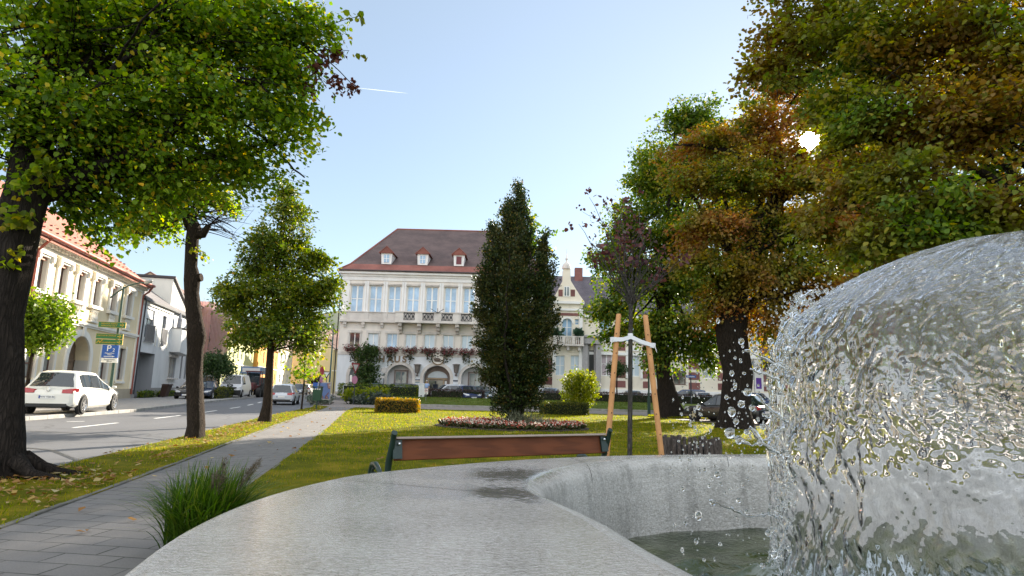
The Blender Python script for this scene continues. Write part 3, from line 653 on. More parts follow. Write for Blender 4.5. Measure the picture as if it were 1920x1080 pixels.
# parapet band, ledge, brackets
q = MB(); th.box(q, .1, TW - .1, 7.92, 8.72, 0, .24); th.box(q, .05, TW - .05, 8.72, 8.8, 0, .32); th.box(q, 0, TW, 7.72, 7.92, 0, .42)
for i in range(0, 10):
    a = up[i]; th.box(q, a[1] + .25, a[1] + .72, 7.925, 8.7, .24, .29)
q.build('parapet', m_stone, town)
for px in (647.5, 682, 717, 927, 962, 997):
    q = MB(); s, _ = th.px(px, 607); th.box(q, s - .17, s + .17, 7.45, 7.715, 0, .33); th.box(q, s - .14, s + .14, 7.2, 7.45, 0, .2); q.build('bracket', m_stone, town)
# balcony over the door
s0, _ = th.px(745, 592); s1, _ = th.px(900, 592)
bal = MB(); th.box(bal, s0, s1, 7.7, 7.95, .42, 1.15)
gaps = [th.px(x, 592)[0] for x in (760, 781, 795, 816, 830, 851, 866, 887)]
edges = [s0] + gaps + [s1]
for k in range(0, len(edges), 2): th.box(bal, edges[k], edges[k + 1], 7.952, 8.72, .85, 1.1)
th.box(bal, s0 - .04, s1 + .04, 8.722, 8.83, .8, 1.16)
balc = bal.build('balcony', m_stone, town)
for k in range(4):
    g = MB(); a, b = gaps[2 * k], gaps[2 * k + 1]; w = b - a
    th.box(g, a, b, 7.96, 8.02, .96, 1.0); th.box(g, a, b, 8.64, 8.70, .96, 1.0)
    for j in range(3):
        c = a + w * (j + .5) / 3
        for sgn in (1, -1):
            P0 = th.p(c - sgn * w / 6, 8.02, .98); P1 = th.p(c + sgn * w / 6, 8.64, .98); g.tube([P0, P1], .032, 5)
        g.lathe([(.11, -.02), (.11, .02)], th.p(c, 8.33, .98), 10, ax=Matrix.Rotation(PI / 2, 3, 'X'))
    g.build('balcony_grille', M('wrought_iron', (.03, .032, .036), .5, .2), balc)
for px in (752.5, 788, 823, 858.5, 892):
    s, _ = th.px(px, 610); g = MB(); th.box(g, s - .2, s + .2, 7.35, 7.7, 0, 1.0); th.box(g, s - .18, s + .18, 7.0, 7.35, 0, .7); th.box(g, s - .16, s + .16, 6.7, 7.0, 0, .35); g.build('bracket', m_stone2, balc, bevel=.04)
# flagpole holders on the balcony
s, z = th.px(823, 588); g = MB(); g.tube([th.p(s, 8.7, 1.2), th.p(s, 9.2, 1.25)], .03, 6); g.tube([th.p(s - .05, 8.75, 1.2), th.p(s - .65, 9.1, 1.5)], .03, 6); g.tube([th.p(s + .05, 8.75, 1.2), th.p(s + .65, 9.1, 1.5)], .03, 6); g.build('flagpole_holder', M('wrought_iron', (.03, .032, .036)), balc)
# arches: stone rings, recess backs
for i, a in enumerate(arches):
    ring = MB(); th.arch(ring, a[0], a[1], 2.35, 3.55, 0, .07, .32)
    th.box(ring, a[0] - .32, a[0], TH0, 2.352, 0, .07); th.box(ring, a[1], a[1] + .32, TH0, 2.352, 0, .07); ring.build('arch_surround', m_stone, town)
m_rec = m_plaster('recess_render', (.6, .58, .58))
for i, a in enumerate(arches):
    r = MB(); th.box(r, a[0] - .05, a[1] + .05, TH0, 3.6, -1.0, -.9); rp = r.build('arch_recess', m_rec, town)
    c = (a[0] + a[1]) / 2; w = a[1] - a[0]
    if i in (1, 3): 
        fr = MB(); th.box(fr, c - .72, c + .72, 1.0, 3.05, -.9, -.82); fr.build('window_surround', M('sandstone_brown', (.22, .17, .15), .85), town)
        th.window(town, c - .58, c + .58, 1.15, 2.92, -.815, M('grey_frame', (.3, .28, .27)), g_grey, 2, 1, .07)
    elif i == 2:
        d = MB(); th.box(d, a[0], a[1], TH0, 3.6, -.9, -.8); d.build('portal_lining', M('portal_wood', (.20, .15, .12), .6, .2), town)
        d = MB(); th.box(d, c - .82, c + .55, TH0, 2.1, -.8, -.76); d.build('entrance_door', g_dark, town)
        d = MB(); th.box(d, c - .98, c - .84, TH0, 2.2, -.8, -.72); th.box(d, c + .57, c + .71, TH0, 2.2, -.8, -.72); th.box(d, c - 1.1, c + .95, 2.2, 2.32, -.8, -.72); d.build('door_frame', M('door_oak', (.33, .24, .15), .5), town)
        d = MB(); th.box(d, c - 1.22, c - 1.0, .9, 2.05, -.8, -.75); d.build('side_light', M('yellow_panel', (.35, .30, .06)), town); d = MB(); th.box(d, c + .75, c + .95, 1.5, 2.05, -.8, -.75); d.build('notice', m_frame_w, town)
        d = MB(); n = 14; arc = [(c + 1.0 * math.cos(PI * k / n), 2.36 + .66 * math.sin(PI * k / n)) for k in range(n + 1)]
        d.add([th.p(x, z, -.77) for x, z in arc], [tuple(range(n + 1))]); d.add([th.p(x, z, -.79) for x, z in arc], [tuple(range(n, -1, -1))]); d.build('fanlight', M('fanlight_glass', (.45, .5, .55), .1), town)
    else:
        d = MB(); th.box(d, c - .6, c + .6, TH0, 3.0, -.9, -.84); d.build('door', M('dark_oak', (.06, .04, .032), .6), town)
q = MB(); prev = 0.0
for a in arches + [(TW, TW)]:
    e = a[0] - .32 if a[0] < TW else TW
    if e > prev: th.box(q, prev, e, TH0, .75, 0, .06)
    prev = a[1] + .32
q.build('plinth', m_stone2, town)
# hip roof, lighter lower courses as an own slope
def hip(mb, x0, x1, y0, y1, z0, ridge_z, rx0, rx1, mi=0):
    ry = (y0 + y1) / 2
    v = [(x0, y0, z0), (x1, y0, z0), (x1, y1, z0), (x0, y1, z0), (rx0, ry, ridge_z), (rx1, ry, ridge_z)]
    mb.add(v, [(0, 1, 5, 4), (1, 2, 5), (2, 3, 4, 5), (3, 0, 4)], mi)
mt_dark = m_tiles('tiles_brown', (.085, .055, .052), (.125, .082, .075), .3, .2); mt_red = m_tiles('tiles_red', (.22, .075, .06), (.27, .10, .075), .3, .2)
X0r, X1r = -17.85, -17.35 + TW + .5; YF, YB = 61.45, 88
rid = A(745, 430, 74.7); rz = rid.z; rx0 = rid.x; rx1 = X1r - (rx0 - X0r)
r = MB(); t = .085
def lerp(a, b, t): return tuple(a[i] + (b[i] - a[i]) * t for i in range(3))
c = [(X0r, YF, 12.97), (X1r, YF, 12.97), (X1r, YB, 12.97), (X0r, YB, 12.97)]; rr = [(rx0, 74.7, rz), (rx1, 74.7, rz), (rx1, 74.8, rz), (rx0, 74.8, rz)]
# flared eaves: the lowest tenth is flatter
k = [(c[0][0] + 1.0, YF + 1.35, 13.9), (c[1][0] - 1.0, YF + 1.35, 13.9), (c[2][0] - 1.0, YB - 1.35, 13.9), (c[3][0] + 1.0, YB - 1.35, 13.9)]
r.add(c + k, [(0, 1, 5, 4), (1, 2, 6, 5), (2, 3, 7, 6), (3, 0, 4, 7)], 1); r.add(k + rr, [(0, 1, 5, 4), (1, 2, 6, 5), (2, 3, 7, 6), (3, 0, 4, 7)], 0)
roof = r.build('roof', [mt_dark, mt_red], town)
g = MB(); g.tube([(X0r, YF - .06, 12.98), (X1r, YF - .06, 12.98)], .09, 8); g.tube([(X0r + .02, YF, 12.95), (-17.5, 61.9, 12.3), (-17.5, 61.9, .3)], .06, 8); g.build('gutter', M('gutter_zinc', (.07, .055, .055), .4, .2, metal=.6), town, smooth=60)
g = MB(); g.tube([rr[0], rr[1]], .13, 8); 
for i, j in ((0, 0), (1, 1)): g.tube([k[i], rr[j]], .11, 8); g.tube([c[i], k[i]], .10, 8)
g.build('ridge_tiles', mt_red, roof)
for i, px in enumerate((726, 793.5, 861, 928)):
    a = A(px, 493, 63.2); x = a.x; g = MB(); y0, y1 = 62.75, 66.2; z0, z1 = 13.95, 15.1
    g.hexa([(x - .5, y0, z0), (x + .5, y0, z0), (x + .5, y1, z0), (x - .5, y1, z0), (x - .58, y0, z1), (x + .58, y0, z1), (x + .58, y1, z1), (x - .58, y1, z1)])
    dm = g.build('dormer', M('dormer_white', (.72, .71, .70), .7, .1), roof)
    g = MB(); y0 -= .18; xx = .78
    g.add([(x - xx, y0, z1), (x + xx, y0, z1), (x, y0, z1 + .72), (x - xx, y1, z1), (x + xx, y1, z1), (x, y1, z1 + .72)], [(0, 1, 2), (0, 2, 5, 3), (2, 1, 4, 5), (0, 3, 4, 1)]); g.tube([(x - xx, y0, z1), (x, y0, z1 + .72), (x + xx, y0, z1)], .055, 6); g.build('dormer_roof', mt_red, dm)
    f2 = Fac((x, 62.75), (1, 0), (0, -1))
    g = MB(); f2.box(g, -.27, .27, 14.12, 14.95, 0, .03); g.build('dormer_window', [g_blue, g_blue, M('red_shutter', (.14, .03, .04)), g_blue][i], dm)
    if i != 2:
        g = MB(); f2.box(g, -.025, .025, 14.12, 14.95, .031, .05); f2.box(g, -.27, .27, 14.52, 14.56, .031, .048); g.build('glazing_bars', m_frame_w, dm)
# letters, crest, lanterns, plaques
m_letter = M('letter_stone', (.24, .17, .11), .8, .25, 6)
for ch, px in zip('RATHAUS', (669, 685, 700, 716, 732, 745, 758.5)):
    s, z = th.px(px, 673.5 + (px - 716) * .02); text('letter', ch, .88, m_letter, town, th.p(s, z, .06), (1, 0, 0), (0, 0, 1), .05, .03)
s, z = th.px(821.5, 671); g = MB(); n = 10
pts = [(-.62, .72), (.62, .72), (.62, -.2)] + [(.62 * math.cos(PI * k / n), -.2 - .55 * math.sin(PI * k / n)) for k in range(1, n)] + [(-.62, -.2)]
def shield(mb, sc, d0, d1, dz=0):
    m_ = len(pts); mb.add([th.p(s + x * sc, z + y_ * sc + dz, d0) for x, y_ in pts] + [th.p(s + x * sc, z + y_ * sc + dz, d1) for x, y_ in pts], [tuple(range(m_, 2 * m_)), tuple(range(m_ - 1, -1, -1))] + [(i, (i + 1) % m_, m_ + (i + 1) % m_, m_ + i) for i in range(m_)])
shield(g, 1.0, 0, .12); cr_ = g.build('crest', m_letter, town)
g = MB(); shield(g, .86, .12, .14, .02); g.build('crest_field', M('crest_pale', (.75, .70, .64), .8, .2, 8), cr_)
g = MB()
g.ball(th.p(s - .02, z + .42, .16), .12, sq=(1, .5, .8)); g.ball(th.p(s - .3, z + .22, .16), .08, sq=(1.4, .5, .8)); g.ball(th.p(s + .25, z + .22, .16), .09, sq=(1.4, .5, .8)); g.ball(th.p(s - .02, z + .12, .16), .07, sq=(1.6, .5, .7))
g.ball(th.p(s - .05, z - .18, .16), .26, sq=(1.3, .3, .65)); g.tube([th.p(s - .38, z - .05, .17), th.p(s - .3, z - .33, .17), th.p(s + .3, z - .36, .17), th.p(s + .4, z - .2, .17)], .05, 6); g.build('crest_relief', M('crest_dark', (.13, .10, .08), .8), cr_)
for px in (783.5, 856):
    s, z = th.px(px, 692); c = th.p(s, 0, .35); g = MB(); ax = Matrix.Identity(3)
    g.lathe([(.10, z - .42), (.2, z - .38), (.3, z + .35), (.38, z + .37), (.38, z + .45), (.1, z + .5)], c, 6); g.ball((c.x, c.y, z - .62), .12); g.tube([(c.x, c.y, z - .5), (c.x, c.y, z - .36)], .04, 6); th.box(g, s - .05, s + .05, z - .66, z - .4, 0, .35)
    g.build('wall_lantern', M('lantern_bronze', (.13, .11, .10), .5, .3), town)
for px, pyc, w, h, m_ in ((784, 712, .42, .1, M('plaque_dark', (.08, .09, .12))), (784, 714.5, .42, .08, M('plaque_tan', (.5, .42, .3))), (784, 717.2, .42, .1, M('plaque_blue', (.25, .32, .35))), (855, 714, .35, .16, M('plaque_dark', (.08, .09, .12)))):
    s, z = th.px(px, pyc); g = MB(); th.box(g, s - w, s + w, z - h / 2, z + h / 2, 0, .04); g.build('plaque', m_, town)
# flower boxes hanging below the windows
m_fb = leafmat('geranium', [(0, (.10, .012, .02)), (.35, (.22, .025, .035)), (.5, (.30, .06, .07)), (.6, (.55, .5, .5)), (.75, (.05, .07, .02)), (1, (.03, .05, .015))], None, .3)
m_trail = leafmat('trailing_green', [(0, (.03, .045, .02)), (1, (.10, .10, .06))], None, .3)
s_box_col = M('planter_box', (.10, .06, .05), .8)
flower_labels = ['flower box of red and white geraniums under the open dark town hall window', 'flower box under the second town hall window, half hidden by the climbing plant', 'flower box of red geraniums under the third town hall window above the letter A', 'flower box of red geraniums under the fourth town hall window above the letter S', 'flower box of red geraniums left of the stone crest', 'flower box of red geraniums just right of the stone crest', 'flower box under the window beside the dark columnar tree', None, None, None]
for i, a in enumerate(lo[:8]):
    c = (a[0] + a[1]) / 2; p = th.p(c, 4.95, .3)
    t = thing('flower_box', p, flower_labels[i] or 'flower box behind the columnar tree on the town hall', 'flower box', 'flower boxes on the town hall')
    g = MB(); th.box(g, c - .72, c + .72, 4.85, 5.07, .1, .34); g.build('planter', s_box_col, t)
    foliage('flowers', [((p.x - .45, p.y, 5.1), (.5, .22, .26), 1), ((p.x + .4, p.y, 5.1), (.5, .22, .26), 1), ((p.x, p.y - .1, 4.98), (.7, .25, .3), 1)], 620, .13, m_fb, t, seed=40 + i, per=6, twig=.2, shape='quad', droop=.2)
    foliage('trailing_leaves', [((p.x, p.y - .1, 4.55), (.28, .12, .45), 1)], 90, .2, m_trail, t, seed=60 + i, per=6, twig=.3, shape='quad', droop=1.2)

# ------------------------------------------------------------------ ORNATE HOUSE right of the town hall
oh = Fac((3.2, 66), (1, 0), (0, -1)); OW = 27.5
orn = thing('ornate_house', (16, 66, .2), 'ornate cream house with red brick bands, stepped gable and small balcony', 'house')
m_cream = m_plaster('cream_render', (.76, .70, .58)); m_brick = m_tiles('red_brick', (.22, .09, .085), (.28, .12, .105), .25, .08)
def ob(px0, py0, px1, py1): 
    (s0, _), (s1, _) = oh.px(px0, (py0 + py1) / 2), oh.px(px1, (py0 + py1) / 2); z1 = oh.px((px0 + px1) / 2, py0)[1]; z0 = oh.px((px0 + px1) / 2, py1)[1]; return [s0, s1, z0, z1]
bayL, bayR = oh.px(1036, 650)[0], oh.px(1091, 650)[0]
bay_ops = {'arched': ob(1053, 598, 1072, 631), 'lowl': ob(1041, 667, 1058, 704), 'lowr': ob(1069, 667, 1085, 704), 's1': ob(1041, 599, 1048, 610), 's2': ob(1041, 615, 1048, 631), 's3': ob(1077, 599, 1085, 610), 's4': ob(1077, 615, 1085, 631)}
ow_ops = [ob(1127, 660, 1148, 705), ob(1178, 662, 1200, 706), ob(1222, 663, 1244, 707), ob(1262, 690, 1286, 722), ob(1317, 685, 1340, 710), ob(1400, 676, 1420, 714), ob(1446, 680, 1466, 712)]
ow_up = [ob(1125 + 47 * k, 596 + k, 1146 + 47 * k, 640 + k) for k in range(8)]
mb = MB(); oh.wall(mb, 0, bayL, .2, 9.6, []); oh.wall(mb, bayR, OW, .2, 9.6, ow_ops + ow_up, .25)
mb.add([oh.p(0, .2), oh.p(0, .2, -12), oh.p(0, 9.6, -12), oh.p(0, 9.6)], [(0, 1, 2, 3)]); mb.add([oh.p(OW, .2), oh.p(OW, .2, -12), oh.p(OW, 9.6, -12), oh.p(OW, 9.6)], [(0, 1, 2, 3)]); mb.add([oh.p(0, .2, -12), oh.p(OW, .2, -12), oh.p(OW, 9.6, -12), oh.p(0, 9.6, -12)], [(0, 1, 2, 3)])
mb.build('wall', m_cream, orn)
bw = MB(); of = Fac((oh.p(0, 0, .5).x, 65.5), (1, 0), (0, -1)); zbt = oh.px(1063, 571)[1]
of.wall(bw, bayL, bayR, .2, zbt, [tuple(v) for v in bay_ops.values()], .25)
for s in (bayL, bayR): bw.add([of.p(s, .2), of.p(s, .2, -.6), of.p(s, zbt, -.6), of.p(s, zbt)], [(0, 1, 2, 3)])
a = bay_ops['arched']; of.arch(bw, a[0], a[1], a[3] - (a[1] - a[0]) / 2, a[3], -.25, -.001)
bayo = bw.build('bay', m_cream, orn)
g = MB(); of.arch(g, a[0], a[1], a[3] - (a[1] - a[0]) / 2, a[3], 0, .1, .18); of.box(g, bayL - .1, bayR + .1, zbt, zbt + .25, -.6, .3); zz = oh.px(1063, 582)[1]; of.box(g, bayL - .05, bayR + .05, zz - .1, zz + .12, 0, .18)
for s in (bayL, bayR - .35): of.box(g, s, s + .35, 3.5, zz - .1, 0, .08)
g.build('mouldings', m_frame_w, bayo)
zb1, zb0 = oh.px(1063, 588)[1], oh.px(1063, 593)[1]; g = MB(); of.box(g, bayL + .36, bayR - .36, zb0, zb1, 0, .05); g.build('brick_band', m_brick, bayo)
# stepped gable with turret
gp = [(1036, 571), (1036, 562), (1044, 548), (1050, 536), (1055, 526), (1055, 508), (1057, 503), (1069, 503), (1070, 508), (1070, 526), (1076, 536), (1086, 552), (1096, 566), (1096, 571)]
gv = [of.px(x, y) for x, y in gp]; g = MB(); n = len(gv)
g.add([of.p(s, z, .02) for s, z in gv] + [of.p(s, z, -.5) for s, z in gv], [tuple(range(n)), tuple(range(2 * n - 1, n - 1, -1))] + [(i, i + n, (i + 1) % n + n, (i + 1) % n) for i in range(n)]); gab = g.build('gable', m_cream, orn)
s, z = of.px(1062.5, 503); g = MB(); g.lathe([(.5, z - .05), (.48, z + .25), (.38, z + .5), (.12, z + .75), (.09, z + .95), (.18, z + 1.1), (.06, z + 1.25), (.02, z + 2.2)], of.p(s, 0, -.24), 8); g.build('finial', m_stone, gab, smooth=40)
w = [of.px(1057, 556), of.px(1068, 537)]; of.window(gab, w[0][0], w[1][0], w[0][1], w[1][1], .03, m_frame_w, g_grey, 2, 1, .08)
for x0, x1 in ((1047, 1055), (1070, 1078)): g = MB(); of.pbox(g, x0, 543, x1, 556, .02, .05); g.build('brick_panel', m_brick, gab)
for k, v in bay_ops.items(): of.window(orn, v[0], v[1], v[2], v[3], -.2, m_frame_w, [g_pale, g_blue][k in ('arched', 's1', 's2', 's3', 's4')], 2 if v[1] - v[0] > .6 else 1, 2, .06)
zt, zb = oh.px(1064, 632)[1], oh.px(1064, 650)[1]
g = MB(); of.box(g, bayL - .05, bayR + .05, zb, zb + .18, 0, 1.0); of.box(g, bayL - .05, bayR + .05, zt - .12, zt, .85, 1.0)
for k in range(15): s = bayL + (bayR - bayL) * (k + .5) / 15; g.lathe([(.05, zb + .18), (.08, zb + .4), (.05, zt - .3), (.06, zt - .12)], of.p(s, 0, .92), 6)
for s in (bayL + .15, bayR - .15, bayL + 1.05, bayR - 1.05): of.box(g, s - .15, s + .15, zb + .18, zt - .121, .84, 1.01)
for s in (bayL + .4, (bayL + bayR) / 2, bayR - .4): of.box(g, s - .12, s + .12, zb - .45, zb - .002, 0, .7)
g.build('balcony', m_stone, orn)
for k, sx in enumerate((bayL + .45, bayR - .5)):
    p = of.p(sx, zt, .6); t = thing('balcony_plant', (p.x, p.y, zb + .18), ['spiky green potted plant at the left end of the small balcony', 'spiky green potted plant at the right end of the small balcony'][k], 'plant', 'plants on the balcony')
    g = MB(); g.lathe([(.14, zb + .185), (.2, zb + .55)], (p.x, p.y, 0), 10); g.build('pot', M('terracotta', (.3, .12, .07), .8), t); foliage('leaves', [((p.x, p.y, zt + .25), (.35, .3, .3), 1)], 120, .5, M('agave', (.04, .09, .05), .5), t, seed=k + 5, per=4, twig=.1, shape='quad', upw=.7)
g = MB(); zs = oh.px(1130, 560)[1]
oh.box(g, bayR + .02, OW, 9.3, 9.6, 0, .35); oh.box(g, bayR + .02, OW, 5.3, 5.6, 0, .15); oh.box(g, 0, OW, .2, 1.7, 0, .1)
for v in ow_ops[:3] + [ow_ops[5]]:
    oh.box(g, v[0] - .25, v[0] - .002, v[2] - .2, v[3] + .2, 0, .12); oh.box(g, v[1] + .002, v[1] + .25, v[2] - .2, v[3] + .2, 0, .12); c = (v[0] + v[1]) / 2
    g.add([oh.p(v[0] - .35, v[3] + .2, .14), oh.p(v[1] + .35, v[3] + .2, .14), oh.p(c, v[3] + .75, .14), oh.p(v[0] - .35, v[3] + .2, 0), oh.p(v[1] + .35, v[3] + .2, 0), oh.p(c, v[3] + .75, 0)], [(0, 1, 2), (1, 4, 5, 2), (0, 2, 5, 3), (0, 3, 4, 1)])
g.build('mouldings', m_frame_w, orn)
last = bayR + 2.4
for v in sorted(ow_ops, key=lambda v: v[0]) + [[OW, OW, 0, 0]]:
    if v[0] - .3 > last:
        for z0, z1 in ((1.9, 2.6), (2.9, 3.7), (4.0, 5.2), (5.8, 6.8), (7.2, 8.8)): g = MB(); oh.box(g, last, v[0] - .3, z0, z1, 0, .03); g.build('brick_panel', m_brick, orn)
    last = v[1] + .3
for z0, z1 in ((2.0, 2.8), (3.2, 4.8)): g = MB(); oh.box(g, 0, bayL, z0, z1, 0, .03); g.build('brick_panel', m_brick, orn)
for i, v in enumerate(ow_ops): oh.window(orn, v[0], v[1], v[2], v[3], -.2, m_frame_w if i != 3 else m_frame_b, [M('pink_blind', (.5, .42, .45), .8), g_pale, g_grey, g_dark, g_grey, g_grey, g_dark][i], 2, 2, .09)
for v in ow_up: oh.window(orn, v[0], v[1], v[2], v[3], -.2, m_frame_w, g_blue, 2, 2, .07)
# stone portal
P = ob(1091, 630, 1125, 706); g = MB(); oh.box(g, P[0], P[0] + .55, .2, P[3] - .9, 0, .75); oh.box(g, P[1] - .55, P[1], .2, P[3] - .9, 0, .75); oh.box(g, P[0] - .1, P[1] + .1, P[3] - .9, P[3] - .2, 0, .95); oh.box(g, P[0] - .2, P[1] + .2, P[3] - .2, P[3], 0, 1.1)
D = ob(1104, 657, 1113, 702); oh.box(g, P[0] + .55, D[0], .2, P[3] - .9, 0, .3); oh.box(g, D[1], P[1] - .55, .2, P[3] - .9, 0, .3); por = g.build('portal', M('granite', (.34, .33, .33), .8, .15, 6), orn)
g = MB(); oh.box(g, D[0], D[1], .2, D[3], 0, .12); dr = g.build('door', M('dark_door', (.025, .028, .03), .4), por)
g = MB(); oh.box(g, P[0] - .6, P[1] + .6, .2, .75, .76, 1.6); oh.box(g, P[0] - .3, P[1] + .3, .75, 1.2, .76, 1.2); g.build('steps', m_stone, orn)
# slate roof and chimney
g = MB(); g.add([oh.p(-.3, 9.6, .4), oh.p(OW + .3, 9.6, .4), oh.p(OW + .3, 14.9, -6), oh.p(-.3, 14.9, -6), oh.p(-.3, 9.6, -12.3), oh.p(OW + .3, 9.6, -12.3)], [(0, 1, 2, 3), (3, 2, 5, 4), (0, 3, 4), (1, 5, 2)])
rf = g.build('roof', m_tiles('slate', (.09, .08, .10), (.13, .115, .135), .3, .18), orn)
s, z = oh.px(1095, 507); g = MB(); g.box(oh.p(s, 15.0, -5.5), (.9, .7, 1.6)); g.build('chimney', m_brick, rf)

# ------------------------------------------------------------------ HOUSES ALONG THE STREET (left)
EV = (-.25, 1); H0 = (-24.7, 31.2); NV = (1, .25)
hf = Fac(H0, EV, NV)
def house_body(f, par, s0, s1, ztop, depth, mat, ops, z0=0.0, rev=.3, rmat=None):
    mb = MB(); f.wall(mb, s0, s1, z0, ztop, ops, rev, 0, 1 if rmat else 0)
    for s in (s0, s1): mb.add([f.p(s, z0), f.p(s, z0, -depth), f.p(s, ztop, -depth), f.p(s, ztop)], [(0, 1, 2, 3)])
    mb.add([f.p(s0, z0, -depth), f.p(s1, z0, -depth), f.p(s1, ztop, -depth), f.p(s0, ztop, -depth)], [(0, 1, 2, 3)])
    return mb.build('wall', [mat, rmat] if rmat else mat, par)
def saddle(f, par, s0, s1, ze, zr, depth, mat, over=.5, name='roof', th_=.18, gab=None, eo=.3):
    g = MB(); h = depth / 2; k = (zr - ze) / h
    for dz, fl in ((0, 0), (-th_, 1)):
        v = [f.p(s0 - eo, ze - k * over + dz, over), f.p(s1 + eo, ze - k * over + dz, over), f.p(s1 + eo, zr + dz, -h), f.p(s0 - eo, zr + dz, -h), f.p(s1 + eo, ze - k * over + dz, -depth - over), f.p(s0 - eo, ze - k * over + dz, -depth - over)]
        g.add(v, [(0, 1, 2, 3), (3, 2, 4, 5)] if not fl else [(3, 2, 1, 0), (5, 4, 2, 3)])
    b = len(g.v); g.f += [(b - 12, b - 6, b - 5, b - 11), (b - 12, b - 9, b - 3, b - 6), (b - 9, b - 7, b - 1, b - 3), (b - 11, b - 5, b - 4, b - 10), (b - 10, b - 4, b - 2, b - 8)]; g.mi += [0] * 5
    r = g.build(name, mat, par)
    if gab:
        g = MB()
        for s in (s0 + .002, s1 - .002): g.add([f.p(s, ze, 0), f.p(s, ze, -depth), f.p(s, zr - .05, -h)], [(0, 1, 2)])
        g.build('gable_wall', gab, par)
    return r
# --- cream house with red roof
SL, SR, HE = -13.5, 16.6, 8.75
ch = thing('cream_house', hf.p(5, 0), 'cream two-storey house with red tiled roof and white stucco window frames', 'house')
m_creamw = m_plaster('house_cream', (.80, .675, .45)); m_stucco = m_plaster('stucco_white', (.82, .79, .72)); m_rev = m_plaster('reveal_pale', (.62, .58, .52))
wu = [(s, s + 1.02) for s in (-10.2, -7.6, -5.0, -2.4, .25, 2.65, 5.02, 7.45, 10.35, 13.35)]
upo = [(a, b, 5.95, 7.72, .3) for a, b in wu]
dlo = [(a, b, 1.35, 3.6, .3) for a, b in ((-9.5, -8.2), (-6, -4.7), (-2.6, -1.3), (.35, 1.5), (10.1, 11.3), (13.2, 14.5))] + [(2.35, 3.55, .9, 3.45, .3)]
dor = (5.15, 8.2, .0, 3.95, .75)
cw = house_body(hf, ch, SL, SR, HE, 11, m_creamw, upo + dlo + [dor], 0, .3, m_rev)
g = MB(); hf.arch(g, dor[0], dor[1], 2.5, 3.951, -.75, -.001, 0); g.build('arch_spandrel', m_creamw, ch); g = MB(); hf.arch(g, 2.35, 3.55, 2.9, 3.451, -.3, -.001); g.build('arch_spandrel', m_creamw, ch)
g = MB(); hf.box(g, SL, SR, 4.5, 4.62, 0, .1); hf.box(g, SL, SR, 4.62, 4.78, 0, .18); hf.box(g, SL, SR, 8.05, 8.2, 0, .12); hf.box(g, SL, SR, 8.55, HE, 0, .55); hf.box(g, SL, SR, 8.4, 8.55, 0, .4)
s = SL + .2
while s < SR: hf.box(g, s, s + .16, 8.22, 8.4, 0, .32); s += .42
for s in (SL + .02, SR - .45): hf.box(g, s, s + .42, 4.8, 8.05, 0, .09); hf.box(g, s, s + .42, 0.7, 4.5, 0, .09)
hf.arch(g, dor[0], dor[1], 2.5, 3.95, 0, .1, .4); hf.box(g, dor[0] - .4, dor[0], 0, 2.5, 0, .1); hf.box(g, dor[1], dor[1] + .4, 0, 2.5, 0, .1); c = (dor[0] + dor[1]) / 2; hf.box(g, c - .16, c + .16, 3.92, 4.5, .1, .2)
g.build('stucco_bands', m_stucco, ch)
g = MB(); hf.box(g, SL, dor[0] - .4, 0, .7, 0, .05); hf.box(g, dor[1] + .4, SR, 0, .7, 0, .05); g.build('plinth', m_plaster('plinth_beige', (.42, .36, .27)), ch)
m_win_ref = m_glass('pane_reflecting', (.22, .24, .23), .06, .5)
for a, b, z0, z1, d in upo:
    g = MB(); hf.box(g, a - .28, a - .002, z0 - .1, z1 + .1, 0, .1); hf.box(g, b + .002, b + .28, z0 - .1, z1 + .1, 0, .1); hf.box(g, a - .36, b + .36, z1 + .1, z1 + .26, 0, .22); hf.box(g, a - .3, b + .3, z1 + .002, z1 + .1, 0, .12); hf.box(g, a - .35, b + .35, z0 - .2, z0 - .002, 0, .25)
    for q in (-.36, b - a + .16): hf.box(g, a + q, a + q + .2, z1 - .2, z1 + .1, .1, .24)
    for k in range(4): s = a + .12 + k * (b - a - .24) / 3; g.lathe([(.05, z0 - .95), (.1, z0 - .75), (.045, z0 - .5), (.09, z0 - .35), (.05, z0 - .22)], hf.p(s, 0, .07), 6)
    hf.box(g, a - .1, b + .1, z0 - 1.05, z0 - .95, 0, .18)
    g.build('window_surround', m_stucco, ch)
    hf.window(ch, a, b, z0, z1, -.26, m_frame_b, m_win_ref, 2, 2, .07); g = MB(); hf.box(g, a, b, z1 - .16, z1 - .004, -.15, -.05); g.build('blind_box', M('copper_lintel', (.42, .2, .13), .6), ch)
for a, b, z0, z1, d in dlo:
    hf.window(ch, a, b, z0, z1, -.26, m_frame_b, m_win_ref, 2, 3, .08); g = MB(); hf.box(g, a - .2, a - .002, z0 - .3, z1 + .15, 0, .07); hf.box(g, b + .002, b + .2, z0 - .3, z1 + .15, 0, .07)
    hf.box(g, a - .2, b + .2, z0 - .25, z0 - .1, 0, .15); g.build('window_surround', m_stucco, ch)
g = MB(); hf.box(g, dor[0] + .3, dor[1] - .3, 0, 3.9, -.75, -.68); dp = g.build('door', M('oak_door', (.14, .09, .055), .5, .3, 4), ch)
g = MB()
for k in range(2):
    for z0, z1 in ((.3, 1.0), (1.15, 2.3)): s = dor[0] + .5 + k * 1.05; hf.box(g, s, s + .85, z0, z1, -.68, -.64)
hf.box(g, dor[0] + .3, dor[1] - .3, 2.42, 2.52, -.68, -.6); g.build('door_panels', M('oak_panel', (.18, .12, .075), .5, .3, 4), dp)
text('house_number', '6', .3, M('number_grey', (.2, .2, .2)), ch, hf.p(c + .55, 4.2, .02), hf.e, (0, 0, 1), .004)
mt_h = m_tiles('tiles_house', (.33, .10, .065), (.42, .145, .095), .26, .3, use='YZ')
rh = saddle(hf, ch, SL, SR, HE + .25, 13.3, 11, mt_h, .6, gab=m_creamw, eo=.1)
